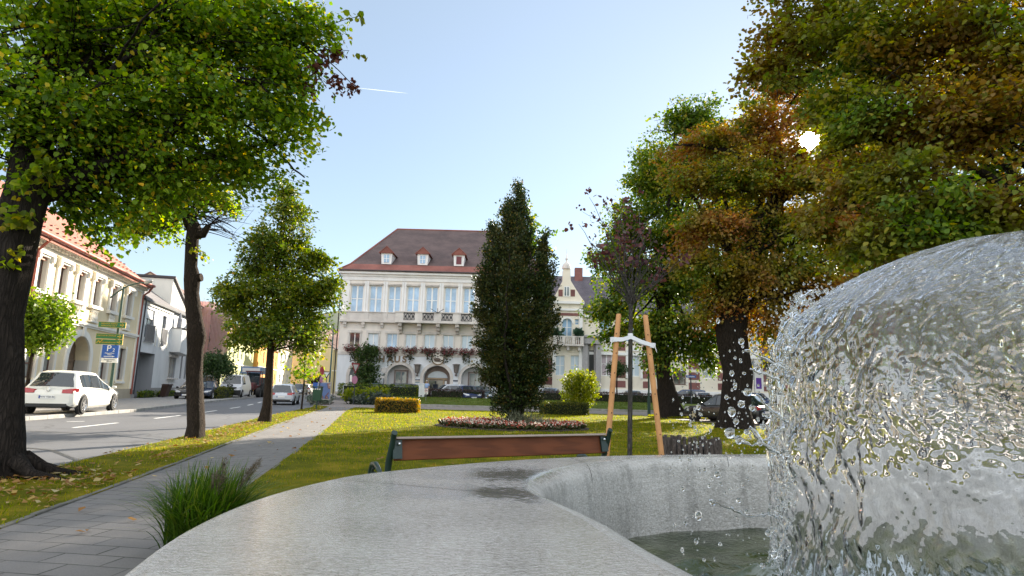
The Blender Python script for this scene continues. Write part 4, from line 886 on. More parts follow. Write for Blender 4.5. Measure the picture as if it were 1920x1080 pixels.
g = MB(); s = SL
while s < SR:
    for rowz, off in ((.6, 0), (1.5, .4)):
        k = (13.3 - HE - .25) / 5.5; d = -rowz; z = HE + .25 + rowz * k; p = hf.p(s + off, z + .06, d); g.box(p, (.06, .16, .08), math.atan2(EV[1], EV[0]))
    s += .8
g.build('snow_hooks', M('hook_red', (.20, .06, .045), .6), rh)
m_cop = M('copper_red', (.30, .085, .06), .45, .25, 3, metal=.2)
g = MB(); zg = HE - .12; g.tube([hf.p(SL, zg, .72), hf.p(SR + .1, zg, .72)], .11, 8); g.tube([hf.p(SR - .1, zg - .05, .7), hf.p(SR - .12, zg - .5, .45), hf.p(SR - .2, zg - .8, .12), hf.p(SR - .2, .3, .12)], .075, 8)
g.tube([hf.p(-.2, zg - .05, .7), hf.p(-.2, zg - .45, .4), hf.p(-.25, zg - .8, .15), hf.p(-.25, 4.8, .15), hf.p(-.25, .3, .15)], .07, 8); g.build('gutter', m_cop, ch, smooth=50)
g = MB(); g.box(hf.p(3, 13.4, -4.6), (.8, .8, 2.0), .25); g.build('chimney', m_brick, rh)
# --- white modern house
wh = thing('white_house', hf.p(24, 0), 'modern white house with railed windows, box balcony and grey passage', 'house')
m_ww = m_plaster('white_render', (.68, .69, .70)); WS, WE = 16.62, 33.2; WT = 7.55
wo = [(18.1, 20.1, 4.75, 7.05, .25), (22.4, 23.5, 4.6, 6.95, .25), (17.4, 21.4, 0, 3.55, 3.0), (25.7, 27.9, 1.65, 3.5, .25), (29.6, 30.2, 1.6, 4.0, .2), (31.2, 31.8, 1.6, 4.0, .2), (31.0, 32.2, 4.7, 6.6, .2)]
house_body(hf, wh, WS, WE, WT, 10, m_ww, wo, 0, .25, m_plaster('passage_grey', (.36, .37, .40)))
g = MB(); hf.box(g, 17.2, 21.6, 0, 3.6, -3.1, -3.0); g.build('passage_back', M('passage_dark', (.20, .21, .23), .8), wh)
g = MB(); hf.box(g, 21.4, WE, 0, .75, 0, .04); hf.box(g, WS, 17.4, 0, .6, 0, .04); g.build('plinth', m_plaster('plinth_grey', (.30, .29, .28)), wh)
g = MB()
for s in (21.0, 21.9, 24.2): hf.box(g, s, s + .18, 4.2, 7.3, 0, .05)
hf.box(g, WS, 25, 7.3, WT, 0, .12); g.build('render_strips', m_stucco, wh)
for v in (wo[0], wo[1], wo[3], wo[4], wo[5], wo[6]): hf.window(wh, v[0], v[1], v[2], v[3], -.22, M('grey_frame', (.3, .28, .27)), [g_grey, g_pale][v is wo[3]], 1 if v[1] - v[0] < 1.3 else 2, 1, .08)
g = MB(); hf.box(g, 18.1, 20.1, 6.3, 7.05, -.15, -.1); g.build('roller_blind', M('blind_white', (.62, .63, .64), .6), wh); g = MB(); hf.box(g, 25.6, 28.1, 1.5, 1.62, 0, .3); g.build('window_sill', m_stone, wh); g = MB(); hf.box(g, 25.5, 28.2, 3.5, 3.7, 0, .15); g.build('window_head', m_stone, wh)
for v in (wo[0], wo[1]):
    g = MB(); a, b = v[0] - .15, v[1] + .15; hf.box(g, a, b, 4.4, 4.48, .1, .16); hf.box(g, a, b, 5.75, 5.82, .1, .16); s = a
    while s < b: hf.box(g, s, s + .03, 4.48, 5.75, .12, .15); s += .11
    g.build('railing', M('railing_grey', (.22, .22, .23), .5, metal=.5), wh)
g = MB(); v = [hf.p(25.3, 3.95, 0), hf.p(28.6, 3.7, 0), hf.p(28.6, 3.7, 1.1), hf.p(25.3, 3.95, .9), hf.p(25.3, 6.1, 0), hf.p(28.6, 6.1, 0), hf.p(28.6, 6.1, 1.1), hf.p(25.3, 6.1, .9)]; g.hexa([v[i] for i in (3, 2, 1, 0, 7, 6, 5, 4)]); bo = g.build('box_balcony', m_ww, wh)
g = MB(); hf.box(g, 25.2, 28.7, 6.1, 6.16, -.05, 1.15); g.build('coping', M('coping_dark', (.06, .06, .065), .5), bo)
g = MB(); g.lathe([(.22, 6.2), (.2, 7.0), (.03, 7.6)], hf.p(26.1, 0, .4), 8); g.build('closed_parasol', M('parasol_grey', (.2, .21, .24)), bo)
rw = saddle(hf, wh, WS, WE - 2, 8.0, 11.6, 10, m_tiles('roof_grey', (.11, .105, .11), (.15, .14, .15), .3, .2, use='YZ'), .3, gab=m_ww, eo=.12)
g = MB(); hf.box(g, WS, WE, WT, WT + .12, -.4, .35); g.tube([hf.p(WS + .05, WT, .3), hf.p(WS + .05, .3, .2)], .06, 8); g.build('gutter', M('gutter_dark', (.03, .035, .045), .5), wh)
g = MB(); s = 19.5
while s < 25: g.box(hf.p(s, WT + .25, .1), (.08, .25, .2), .25); s += .45
g.build('snow_guard', M('hook_dark', (.03, .03, .035)), rw)
gb = Fac(hf.p(24.9, 0, -.2).xy, EV, NV)
g = MB(); poly = [(0, 0), (6.2, 0), (6.2, 8.1), (0, 10.6)]; g.add([gb.p(s, z, 0) for s, z in poly] + [gb.p(s, z, -8) for s, z in poly], [(0, 1, 2, 3), (7, 6, 5, 4), (0, 4, 5, 1), (1, 5, 6, 2), (2, 6, 7, 3), (3, 7, 4, 0)]); g.build('rear_wing', m_stucco, wh)
g = MB(); g.hexa([gb.p(-.15, 10.6, .2), gb.p(6.4, 8.05, .2), gb.p(6.4, 8.05, -8.2), gb.p(-.15, 10.6, -8.2), gb.p(-.15, 10.8, .2), gb.p(6.4, 8.25, .2), gb.p(6.4, 8.25, -8.2), gb.p(-.15, 10.8, -8.2)]); g.build('wing_roof', M('roof_edge', (.05, .04, .045), .6), wh)
# --- scaffolded house with pink net, green house, orange house, long cream house
def row_house(name, label, s0, s1, ze, zr, mat, rmat, wins, wmat=None, depth=10, bend=0.0, off=0.0, sub=True, cols=2):
    t = thing(name, hf.p((s0 + s1) / 2, 0, off), label, 'house'); f = Fac(hf.p(0, 0, off).xy, EV, NV)
    house_body(f, t, s0, s1, ze, depth, mat, wins, -.3, .2)
    for v in wins: f.window(t, v[0], v[1], v[2], v[3], -.16, wmat or m_frame_w, g_grey, cols, 2, .07)
    saddle(f, t, s0, s1, ze + .15, zr, depth, rmat, .4, gab=mat, eo=.05)
    g = MB(); f.box(g, s0, s1, ze - .3, ze, 0, .3); 
    if ze > 6: f.box(g, s0, s1, ze * .5, ze * .5 + .18, 0, .1)
    g.build('cornice', m_stucco, t); g = MB(); f.box(g, s0, s1, -.3, .7, 0, .05); g.build('plinth', m_plaster('plinth_grey', (.3, .29, .28)), t)
    return t, f
mt_old = m_tiles('tiles_old', (.16, .085, .07), (.2, .11, .085), .3, .25, use='YZ')
def grid_w(s0, s1, n, rows, w):
    o = []
    for z0, z1 in rows:
        for k in range(n): c = s0 + (s1 - s0) * (k + .5) / n; o.append((c - w / 2, c + w / 2, z0, z1))
    return o
t, f = row_house('scaffolded_house', 'pale house wrapped in pink scaffold netting beside the white house', 34.2, 47.6, 9.3, 12.6, m_plaster('apricot', (.52, .38, .24)), mt_old, grid_w(34.6, 47, 5, [(1.2, 3.2), (5.2, 7.2)], 1.1))
def m_net():
    m, n, o = newmat('pink_net'); p = N(n, 'ShaderNodeBsdfPrincipled'); v = objco(n)
    a = noise(n, .8, 6, v, .7, 1.5); L(n, ramp(n, a, [(.35, (.62, .30, .27)), (.5, (.68, .42, .38)), (.65, (.60, .33, .18))]), p.inputs['Base Color']); p.inputs['Roughness'].default_value = .8
    tr = N(n, 'ShaderNodeBsdfTranslucent'); tr.inputs[0].default_value = (.7, .4, .35, 1); mx = N(n, 'ShaderNodeMixShader'); mx.inputs[0].default_value = .35
    tp = N(n, 'ShaderNodeBsdfTransparent'); m2 = N(n, 'ShaderNodeMixShader'); m2.inputs[0].default_value = .15
    L(n, p.outputs[0], mx.inputs[1]); L(n, tr.outputs[0], mx.inputs[2]); L(n, mx.outputs[0], m2.inputs[1]); L(n, tp.outputs[0], m2.inputs[2]); L(n, m2.outputs[0], o.inputs[0]); return m
sc = thing('scaffold', f.p(40, 0, 1), 'scaffold with pink netting standing in front of the pale house', 'scaffold')
g = MB(); nu, nv = 48, 36
for side in range(2):
    V = []; 
    for j in range(nv + 1):
        for i in range(nu + 1):
            z = 2.6 + 7.2 * j / nv
            if side == 0: s = 34.6 + 10.3 * i / nu; d = 1.25 + .10 * math.sin(i * 1.9 + math.sin(j * .7) * 2) * math.sin(j * 1.1 + i * .3) + .05 * math.sin(i * .7 + j * .9)
            else: s = 34.55 + .06 * math.sin(i * 1.3 + j) ; d = -.3 + 1.5 * i / nu
            V.append(f.p(s, z, d))
    g.add(V, [(j * (nu + 1) + i, j * (nu + 1) + i + 1, (j + 1) * (nu + 1) + i + 1, (j + 1) * (nu + 1) + i) for j in range(nv) for i in range(nu)])
g.build('netting', m_net(), sc, smooth=180)
g = MB()
for s in np.linspace(34.7, 44.8, 6):
    for d in (.3, 1.1): g.tube([f.p(s, 0, d), f.p(s, 10.2, d)], .03, 5)
for z in (2, 4, 6, 8):
    for d in (.3, 1.1): g.tube([f.p(34.6, z, d), f.p(44.9, z, d)], .03, 5)
    f.box(g, 34.7, 44.8, z - .08, z - .03, .3, 1.1)
g.build('frame', M('scaffold_steel', (.35, .35, .36), .4, .1, metal=.8), sc)
row_house('green_house', 'pale yellow-green house with a row of narrow upper windows', 47.7, 73.5, 7.6, 11, m_plaster('pistachio', (.50, .52, .24)), mt_old, grid_w(48, 73, 8, [(1.2, 3.0), (4.7, 6.5)], 1.1))
row_house('orange_house', 'bright orange house between the green and the long cream house', 73.6, 101, 8.0, 11.5, m_plaster('orange_render', (.62, .30, .06)), mt_old, grid_w(78, 100, 5, [(1.2, 3.2), (4.8, 6.8)], 1.3), off=.6)
# long cream house, the street bends to the right here
b0 = hf.p(101.2, 0, .6)
def bent(name, label, O, e, ln, ze, zr, mat, wins, depth=10, cols=2):
    f = Fac(O, e, (e[1], -e[0])); t = thing(name, f.p(ln / 2, 0), label, 'house')
    house_body(f, t, 0, ln, ze, depth, mat, wins, -.3, .2); g = MB(); f.box(g, 0, ln, ze - .35, ze, 0, .35); f.box(g, 0, ln, ze * .48, ze * .48 + .2, 0, .12); g.build('cornice', m_stucco, t)
    for v in wins: f.window(t, v[0], v[1], v[2], v[3], -.16, m_frame_w, g_grey, cols, 2, .08)
    saddle(f, t, 0, ln, ze + .1, zr, depth, mt_old, .4, gab=mat, eo=.05); return t, f
bent('long_cream_house', 'long pale cream house with many windows far down the street', b0.xy, (-.17, 1), 62, 9.2, 13, m_plaster('pale_cream', (.66, .58, .40)), grid_w(1, 60, 13, [(1.5, 3.3), (5.3, 7.8)], 1.9))
p1 = A(588, 700, 208); bent('pink_gabled_house', 'pale pinkish house where the street ends', (p1.x, 208), (.86, .5), 22, 11.0, 16.5, m_plaster('rose_render', (.52, .42, .38)), grid_w(1, 20, 4, [(1.5, 4), (6, 8.5)], 1.8))
p1 = A(609, 700, 150); bent('beige_corner_house', 'beige house seen between the lamp post and the town hall', (p1.x, 150), (.6, .8), 18, 11.0, 15.5, m_plaster('beige_render', (.56, .49, .39)), grid_w(1, 17, 4, [(1.5, 4), (6, 8.5)], 1.6))
p1 = A(622, 700, 105); bent('yellow_side_house', 'narrow pale yellow house right beside the town hall corner', (p1.x, 105), (.5, .86), 14, 7.6, 11, m_plaster('straw_render', (.62, .53, .30)), grid_w(1, 13, 4, [(1.2, 3), (4.6, 6.4)], 1.2))

# row of houses closing the square on the right, mostly behind the trees
def right_house(name, label, x0, x1, ze, zr, col, n):
    f = Fac((x0, 66.5), (1, 0), (0, -1)); t = thing(name, f.p((x1 - x0) / 2, .2), label, 'house'); m_ = m_plaster(name + '_render', col); wins = grid_w(.8, x1 - x0 - .8, n, [(1.6, 3.6), (5.4, 7.4)], 1.2)
    house_body(f, t, 0, x1 - x0, ze, 11, m_, wins, .2, .2)
    for v in wins: f.window(t, v[0], v[1], v[2], v[3], -.16, m_frame_w, g_grey, 2, 2, .07)
    saddle(f, t, 0, x1 - x0, ze + .1, zr, 11, mt_old, .4, gab=m_, eo=.05); g = MB(); f.box(g, 0, x1 - x0, ze - .35, ze, 0, .3); f.box(g, 0, x1 - x0, 4.4, 4.6, 0, .1); g.build('cornice', m_stucco, t)
right_house('grey_row_house', 'grey row house right of the ornate house, behind the splashing water', 31, 47, 9.2, 13.5, (.5, .5, .5), 6)
right_house('ochre_row_house', 'ochre row house at the far right end of the square, seen through the water', 47.1, 66, 8.8, 13, (.5, .36, .2), 7)

f = Fac((-22, 90), (1, 0), (0, -1)); t = thing('shade_house', (-15, 90, 0), 'unseen grey house added behind the town hall as a shade caster', 'house'); m_ = m_plaster('rear_render', (.5, .48, .45)); w_ = grid_w(.8, 13.2, 5, [(2, 4), (6, 8), (10, 12)], 1.2)  # unseen block added here to keep the sun off the white house
house_body(f, t, 0, 14, 19.5, 16, m_, w_, 0, .2)
for v in w_: f.window(t, v[0], v[1], v[2], v[3], -.16, m_frame_w, g_grey, 2, 2, .07)
saddle(f, t, 0, 14, 19.6, 23.4, 16, mt_old, .4, gab=m_, eo=.05)
# ================================================================== TREES AND PLANTS
GREEN = [(0, (0.045, 0.104, 0.0065)), (.35, (0.093, 0.177, 0.0086)), (.7, (0.166, 0.259, 0.0130)), (.9, (0.270, 0.353, 0.0216)), (1, (0.539, 0.456, 0.0324))]
LIME = [(0, (0.080, 0.153, 0.0086)), (.5, (0.160, 0.270, 0.0130)), (.88, (0.272, 0.359, 0.0216)), (.94, (0.512, 0.395, 0.0216)), (1, (0.576, 0.305, 0.0216))]
m_lin = leafmat('linden_leaf', GREEN, LIME, .52, .55)
m_linb = leafmat('linden_leaf_bright', LIME, [(0, (.10, .13, .01)), (.6, (.17, .2, .015)), (1, (.32, .25, .03))], .6, .7)
m_st = leafmat('street_leaf', [(0, (0.034, 0.068, 0.0096)), (.5, (0.074, 0.121, 0.0120)), (.85, (0.135, 0.176, 0.0168)), (.95, (0.230, 0.216, 0.0240)), (1, (0.297, 0.176, 0.0300))], [(0, (0.054, 0.095, 0.0096)), (.6, (0.121, 0.169, 0.0144)), (1, (0.257, 0.243, 0.0240))], .42, .45)
m_dead = leafmat('dead_leaf', [(0, (.07, .022, .015)), (1, (.16, .055, .04))], None, .2)
m_dk = leafmat('dark_leaf', [(0, (0.035, 0.077, 0.0112)), (.6, (0.077, 0.134, 0.0169)), (.93, (0.144, 0.192, 0.0211)), (1, (0.384, 0.269, 0.0282))], [(0, (0.058, 0.115, 0.0112)), (.7, (0.134, 0.192, 0.0169)), (1, (0.346, 0.307, 0.0282))], .42, .35)
m_horn = leafmat('hornbeam_leaf', [(0, (0.015, 0.033, 0.0100)), (.6, (0.030, 0.053, 0.0120)), (.92, (0.056, 0.081, 0.0160)), (.97, (0.175, 0.125, 0.0200)), (1, (0.312, 0.163, 0.0200))], [(0, (0.019, 0.037, 0.0120)), (.7, (0.062, 0.069, 0.0180)), (1, (0.125, 0.094, 0.0250))], .28, .8)
m_aut = leafmat('autumn_leaf', [(0, (0.174, 0.070, 0.0243)), (.4, (0.296, 0.123, 0.0325)), (.75, (0.332, 0.175, 0.0406)), (1, (0.210, 0.192, 0.0304))], [(0, (0.069, 0.112, 0.0156)), (.5, (0.147, 0.193, 0.0187)), (.85, (0.241, 0.243, 0.0234)), (1, (0.345, 0.182, 0.0312))], .45, .32)
m_mix = leafmat('mixed_leaf', [(0, (0.062, 0.119, 0.0154)), (.5, (0.114, 0.194, 0.0185)), (.85, (0.194, 0.259, 0.0230)), (1, (0.334, 0.259, 0.0307))], [(0, (0.176, 0.097, 0.0215)), (.6, (0.264, 0.162, 0.0276)), (1, (0.176, 0.216, 0.0215))], .45, .4)

def trunk(mb, base, pts, n=14, lump=.08, seed=0, flare=1.7, sub=5, fs=.55):
    """pts: (x,y,z,r) along the trunk; flare widens the foot into roots"""
    P = [Vector(p[:3]) for p in pts]; R = [p[3] for p in pts]; pp, rr = [], []
    for i in range(len(P) - 1):
        for k in range(sub):
            t = k / sub; pp.append(P[i].lerp(P[i + 1], t)); rr.append(R[i] + (R[i + 1] - R[i]) * t)
    pp.append(P[-1]); rr.append(R[-1]); z0 = P[0].z
    q = random.Random(seed); ph = [q.uniform(0, 6) for _ in range(6)]
    def rf(i, k):
        a = 2 * PI * k / n; h = pp[i].z - z0; fl = (flare - 1) * math.exp(-h / (fs * R[0] / .3 + .05)) 
        return 1 + fl * (.75 + .45 * math.sin(3 * a + ph[0]) + .3 * math.sin(5 * a + ph[1])) + lump * (math.sin(2 * a + ph[2] + h * 1.1) + .7 * math.sin(3 * a + ph[3] - h * 2.3) + .5 * math.sin(7 * a + ph[4] + h * .6))
    mb.tube(pp, rr, n, rfun=rf)

# ---- big linden on the left
base = G(-4, 893); bx, by = base.x, base.y
tl = thing('linden_tree', (bx, by, 0), 'large old linden at the left edge, thick dark trunk, bright green canopy over the street', 'tree', None)
mb = MB(); p1 = A(28, 600, by); p2 = A(62, 380, by); p3 = A(75, 230, by)
trunk(mb, base, [(bx, by, -.1, .28), (bx - .02, by, .5, .26), (p1.x - .22, by, p1.z, .27), (p2.x - .16, by, p2.z - .3, .31), (p2.x - .10, by, p2.z + .2, .30), (p3.x - .2, by + .1, p3.z, .24), (p3.x - .1, by + .4, 7.5, .19), (p3.x + .1, by + .8, 10.5, .10), (p3.x, by + 1, 13, .03)], 18, .06, 3, 1.75, 5, .22)
for a in range(7):
    t = a * .95 + .3; pts = [(bx + math.cos(t) * .3, by + math.sin(t) * .3, .22), (bx + math.cos(t) * .62, by + math.sin(t) * .62, .06), (bx + math.cos(t + .2) * 1.1, by + math.sin(t + .2) * 1.1, -.03)]; mb.tube(pts, [.13, .08, .03], 7)
fork = [tuple(p2), (p3.x - .2, by, p3.z), (p3.x - .15, by + .3, 6.6), (p3.x, by + .5, 8)]
crownL = [PB(150, 60, 9.2, 260, 130, 1.8), PB(350, 60, 9.6, 230, 120, 1.8), PB(520, 60, 9.8, 120, 95, 1.3), PB(590, 40, 9.8, 60, 50, .8, .7), PB(180, 230, 9.2, 190, 120, 1.7), PB(380, 200, 9.6, 200, 110, 1.7), PB(520, 215, 9.9, 80, 85, 1.1), PB(530, 140, 9.8, 75, 60, .9, .9), PB(130, 330, 9.4, 120, 70, 1.0, .8), PB(270, 320, 9.8, 170, 80, 1.3), PB(430, 305, 10.2, 110, 62, 1.0), PB(200, 395, 9.8, 95, 45, .9, .8),
          PB(300, 375, 10.2, 90, 40, .8, .7), PB(175, 420, 9.8, 35, 28, .4, .8), PB(200, -180, 9.4, 380, 190, 2.6, .6), PB(-150, 100, 8.8, 180, 260, 2.0, .5), PB(250, -420, 9.6, 300, 150, 2.4, .5), PB(20, 200, 8.6, 90, 120, .8, .5)]
brl = list(crownL); branches(mb, fork, [b for b in brl if b[2] > .55 or True], 22, .13, 5, 3, .014)
mb.build('trunk', m_bark, tl, smooth=60)
crown('crown', crownL, 78000, .078, m_lin, tl, seed=11, clump=.55, per=75, droop=.35, thick=.34, shape='leaf', twigs=m_bark, axis=(bx, by, 5))
deadb = [PB(575, 130, 9.75, 12, 14, .12), PB(595, 108, 9.75, 14, 14, .12), PB(635, 148, 9.75, 12, 12, .1), PB(660, 158, 9.75, 7, 8, .08), PB(612, 165, 9.75, 7, 8, .08), PB(530, 130, 9.7, 9, 12, .1), PB(575, 155, 9.75, 9, 18, .1), PB(618, 95, 9.75, 16, 10, .1)]
foliage('withered_leaves', deadb, 420, .085, m_dead, tl, seed=4, per=5, twig=.12, droop=1.0, shape='quad')
tg = MB(); s_ = A(520, 60, 9.8)
for b in deadb: limb(tg, s_, b[0], .02, .006, .1, 4, 6, 3)
for px, py in ((675, 30), (655, 95), (590, 232), (600, 190)): limb(tg, A(500, 130, 9.8), A(px, py, 9.8), .018, .005, .08, 4, 6, px)
tg.build('twigs', m_bark, tl)
foliage('spur_leaves', [PB(20, 400, 8.6, 22, 18, .2), PB(45, 405, 8.6, 18, 12, .15), PB(75, 320, 8.6, 16, 22, .2), PB(10, 480, 8.6, 12, 14, .15), PB(50, 350, 8.6, 25, 12, .15), PB(660, 30, 9.8, 18, 8, .12), PB(650, 100, 9.8, 18, 9, .12), PB(598, 225, 9.8, 10, 14, .12)], 330, .11, m_linb, tl, seed=8, per=6, twig=.15)

# ---- pollarded linden by the street
b = G(365, 820); bx, by = b.x, b.y
t = thing('pollarded_tree', (bx, by, 0), 'pollarded street tree with knobbly dark trunk and bare thin shoots', 'tree')
mb = MB(); c = lambda px, py: A(px, py, by)
q = [c(365, 815), c(363, 700), c(365, 600), c(355, 520), c(360, 450), c(364, 428)]
trunk(mb, b, [(bx, by, -.1, .23), (bx, by, .3, .205), (q[1].x + .02, by, q[1].z, .19), (c(366, 655).x, by, c(368, 655).z, .185), (c(368, 632).x, by, c(372, 632).z, .225), (c(365, 605).x, by, c(366, 605).z, .185), (c(360, 550).x, by, c(355, 550).z, .17), (c(361, 522).x, by, c(362, 522).z, .20), (c(358, 500).x, by, c(355, 500).z, .16), (q[4].x, by, q[4].z, .17), (q[5].x, by, q[5].z, .18), (c(358, 405).x, by, c(358, 405).z, .10)], 14, .06, 9, 1.25, 3)
mb.tube([c(366, 440), c(380, 440), c(392, 422)], [.13, .11, .07], 8); mb.tube([c(360, 435), c(350, 415), c(345, 400)], [.12, .1, .06], 8); mb.tube([c(364, 522), c(378, 520)], [.12, .11], 8)
rs = random.Random(5)
for i in range(46):
    st = rs.choice([c(392, 422), c(366, 430), c(345, 402), c(358, 408)]); a = rs.uniform(-.5, 1.0); ln = rs.uniform(.6, 1.7)
    e = st + Vector((math.cos(a) * ln * (1 if rs.random() < .75 else -1), rs.uniform(-.7, .7), math.sin(a) * ln * .9)); pts = limb(mb, st, e, .014, .004, .1, 4, 5, i)
    for k in range(2): m_ = pts[rs.randrange(2, 5)]; limb(mb, m_, m_ + Vector((rs.uniform(-.3, .5), rs.uniform(-.3, .3), rs.uniform(-.1, .5))), .007, .003, .05, 3, 4, i * 7 + k)
for i in range(20):
    st = c(358, 405); limb(mb, st, A(rs.uniform(230, 450), rs.uniform(330, 450), by + rs.uniform(-1, 1)), .03, .008, .1, 4, 6, 90 + i)
mb.build('trunk', m_bark2, t, smooth=60)
crown('crown', [PB(290, 395, by, 62, 38, .9), PB(360, 360, by, 70, 40, .9), PB(415, 375, by + .3, 38, 32, .7), PB(310, 420, by, 42, 22, .6), PB(255, 425, by, 36, 24, .6), PB(300, 350, by, 55, 32, .8), PB(355, 315, by, 60, 35, .8), PB(372, 470, by, 10, 16, .2, .3)], 9500, .105, m_linb, t, seed=21, per=45, clump=.4, droop=.3, twigs=m_bark2)

# ---- conical street tree
b = G(497, 791); bx, by = b.x, b.y
t = thing('street_tree', (bx, by, 0), 'full green conical street tree on the grass verge with straight brown trunk', 'tree')
mb = MB(); top = A(535, 360, by)
trunk(mb, b, [(bx, by, -.1, .19), (bx + .03, by, .6, .16), (A(508, 650, by).x, by, A(508, 650, by).z, .135), (A(516, 540, by).x, by, A(516, 540, by).z, .10), (top.x, by, top.z, .02)], 12, .05, 12, 1.5)
crown3 = [PB(520, 612, by, 108, 52, 2.0), PB(450, 560, by, 52, 50, 1.1), PB(592, 560, by, 54, 54, 1.1), PB(520, 540, by, 98, 66, 1.9), PB(530, 460, by, 72, 55, 1.4), PB(545, 395, by, 45, 45, .9), PB(540, 358, by, 28, 22, .5), PB(475, 500, by, 40, 35, .8), PB(590, 490, by, 36, 36, .8), PB(620, 530, by, 22, 16, .5), PB(440, 545, by, 34, 20, .6), PB(570, 640, by, 36, 24, .7), PB(465, 630, by, 45, 22, .8)]
branches(mb, [(bx + .1, by, 2.6), (bx + .2, by, 3.4), (bx + .35, by, 4.5), (bx + .5, by, 5.6)], crown3, 16, .05, 8, 2, .01)
mb.build('trunk', m_bark2, t, smooth=60)
crown('crown', crown3, 38000, .12, m_st, t, seed=31, per=75, clump=.5, droop=.25, thick=.4, shell=.5, twigs=m_bark2, axis=(bx + .3, by, 3.4))

# ---- thin sapling
b = G(565, 768); bx, by = b.x, b.y
t = thing('sapling', (bx, by, 0), 'slim young street sapling with sparse yellow-green leaves', 'tree')
mb = MB(); trunk(mb, b, [(bx, by, -.05, .055), (A(570, 720, by).x, by, A(570, 720, by).z, .045), (A(573, 640, by).x, by, A(573, 640, by).z, .02)], 8, .03, 2, 1.2)
for i in range(14): st = A(571, rs.uniform(650, 712), by); limb(mb, st, st + Vector((rs.uniform(-.7, .7), rs.uniform(-.6, .6), rs.uniform(.4, 1.1))), .015, .005, .0, 4, 5, i)
mb.build('trunk', m_bark2, t); foliage('crown', [PB(573, 690, by, 26, 22, .7), PB(585, 660, by, 26, 18, .7), PB(560, 700, by, 14, 12, .4), PB(590, 690, by, 16, 16, .4)], 560, .19, m_linb, t, seed=33, per=7, twig=.4, shape='quad', rough_=.4)

# ---- columnar hornbeam in the flower bed
b = G(966, 800); bx, by = b.x, b.y
t = thing('columnar_tree', (bx, by, 0), 'dense dark columnar tree standing in the round flower bed', 'tree')
mb = MB(); 
for k in range(6):
    a = k * 1.05; limb(mb, (bx + math.cos(a) * .12 + (.25 if k == 1 else 0), by + math.sin(a) * .12, -.05), (bx + math.cos(a) * .8, by + math.sin(a) * .8, 5 + rs.random() * 2), .075, .02, .0, 7, 8, k)
limb(mb, A(965, 790, by), A(968, 370, by), .11, .015, 0, 8, 10, 3); limb(mb, A(975, 760, by), A(1018, 450, by), .07, .01, 0, 7, 10, 4)
colb = [PB(955, 745, by, 36, 42, .8), PB(1000, 735, by, 22, 45, .7), PB(940, 690, by, 44, 55, 1.0), PB(995, 690, by, 42, 52, 1.0), PB(925, 620, by, 34, 70, .9), PB(1010, 615, by, 36, 75, .9), PB(968, 620, by, 50, 80, 1.2), PB(912, 540, by, 26, 60, .7), PB(1020, 535, by, 26, 65, .7), PB(965, 530, by, 50, 75, 1.1), PB(935, 465, by, 30, 55, .8), PB(975, 450, by, 30, 60, .8), PB(1018, 472, by, 14, 38, .4), PB(955, 405, by, 20, 42, .5), PB(975, 385, by, 14, 38, .4, .9), PB(970, 355, by, 6, 16, .15, .6), PB(1022, 445, by, 6, 14, .15, .6), PB(925, 435, by, 10, 25, .3, .7), PB(895, 590, by, 12, 22, .3, .6), PB(1038, 600, by, 9, 22, .3, .6)]
mb.build('trunk', m_bark, t, smooth=60)
crown('crown', colb, 125000, .085, m_horn, t, seed=41, per=60, clump=.34, droop=-.1, rise=.75, thick=.34, shell=.45, rough_=.3, twigs=m_bark)

# ---- trees on the right
sunw = .0
b = G(1255, 783); bx, by = b.x, b.y
t = thing('maple_tree', (bx, by, 0), 'tall green tree with slim trunk on the small grass island behind the tied sapling', 'tree')
mb = MB(); p = lambda px, py: A(px, py, by)
trunk(mb, b, [(bx, by, -.1, .58), (bx - .1, by, .8, .48), (p(1243, 690).x, by, p(1243, 690).z, .42), (p(1245, 560).x, by, p(1245, 560).z, .36), (p(1265, 400).x, by, p(1265, 400).z, .2), (p(1290, 230).x, by, p(1290, 230).z, .04)], 14, .06, 14, 1.7)
crA = [PB(1290, 225, by, 70, 45, 2.2), PB(1340, 280, by, 90, 70, 3.0), PB(1215, 330, by, 55, 80, 2.5), PB(1270, 330, by, 80, 80, 3.2), PB(1180, 420, by, 50, 60, 2.2), PB(1260, 440, by, 90, 70, 3.2), PB(1145, 480, by, 55, 45, 2.0), PB(1200, 520, by, 90, 60, 3.0), PB(1300, 520, by, 90, 70, 3.0), PB(1150, 580, by, 60, 40, 2.0), PB(1230, 610, by, 90, 45, 2.8), PB(1310, 620, by, 70, 45, 2.6), PB(1150, 625, by, 35, 22, 1.2), PB(1245, 660, by, 70, 22, 2.0), PB(1320, 665, by, 30, 20, 1.2), PB(1375, 420, by + 1, 90, 130, 3.0, .8)]
branches(mb, [tuple(p(1244, 600)), tuple(p(1247, 540)), tuple(p(1256, 460)), tuple(p(1268, 380))], crA, 18, .16, 18, 2, .02)
mb.clear_gap().build('trunk', m_bark, t, smooth=60); crown('crown', crA, 88000, .20, m_dk, t, seed=51, per=80, clump=1.0, droop=.3, thick=.38, gap=.9, twigs=m_bark, axis=(bx, by, 8))

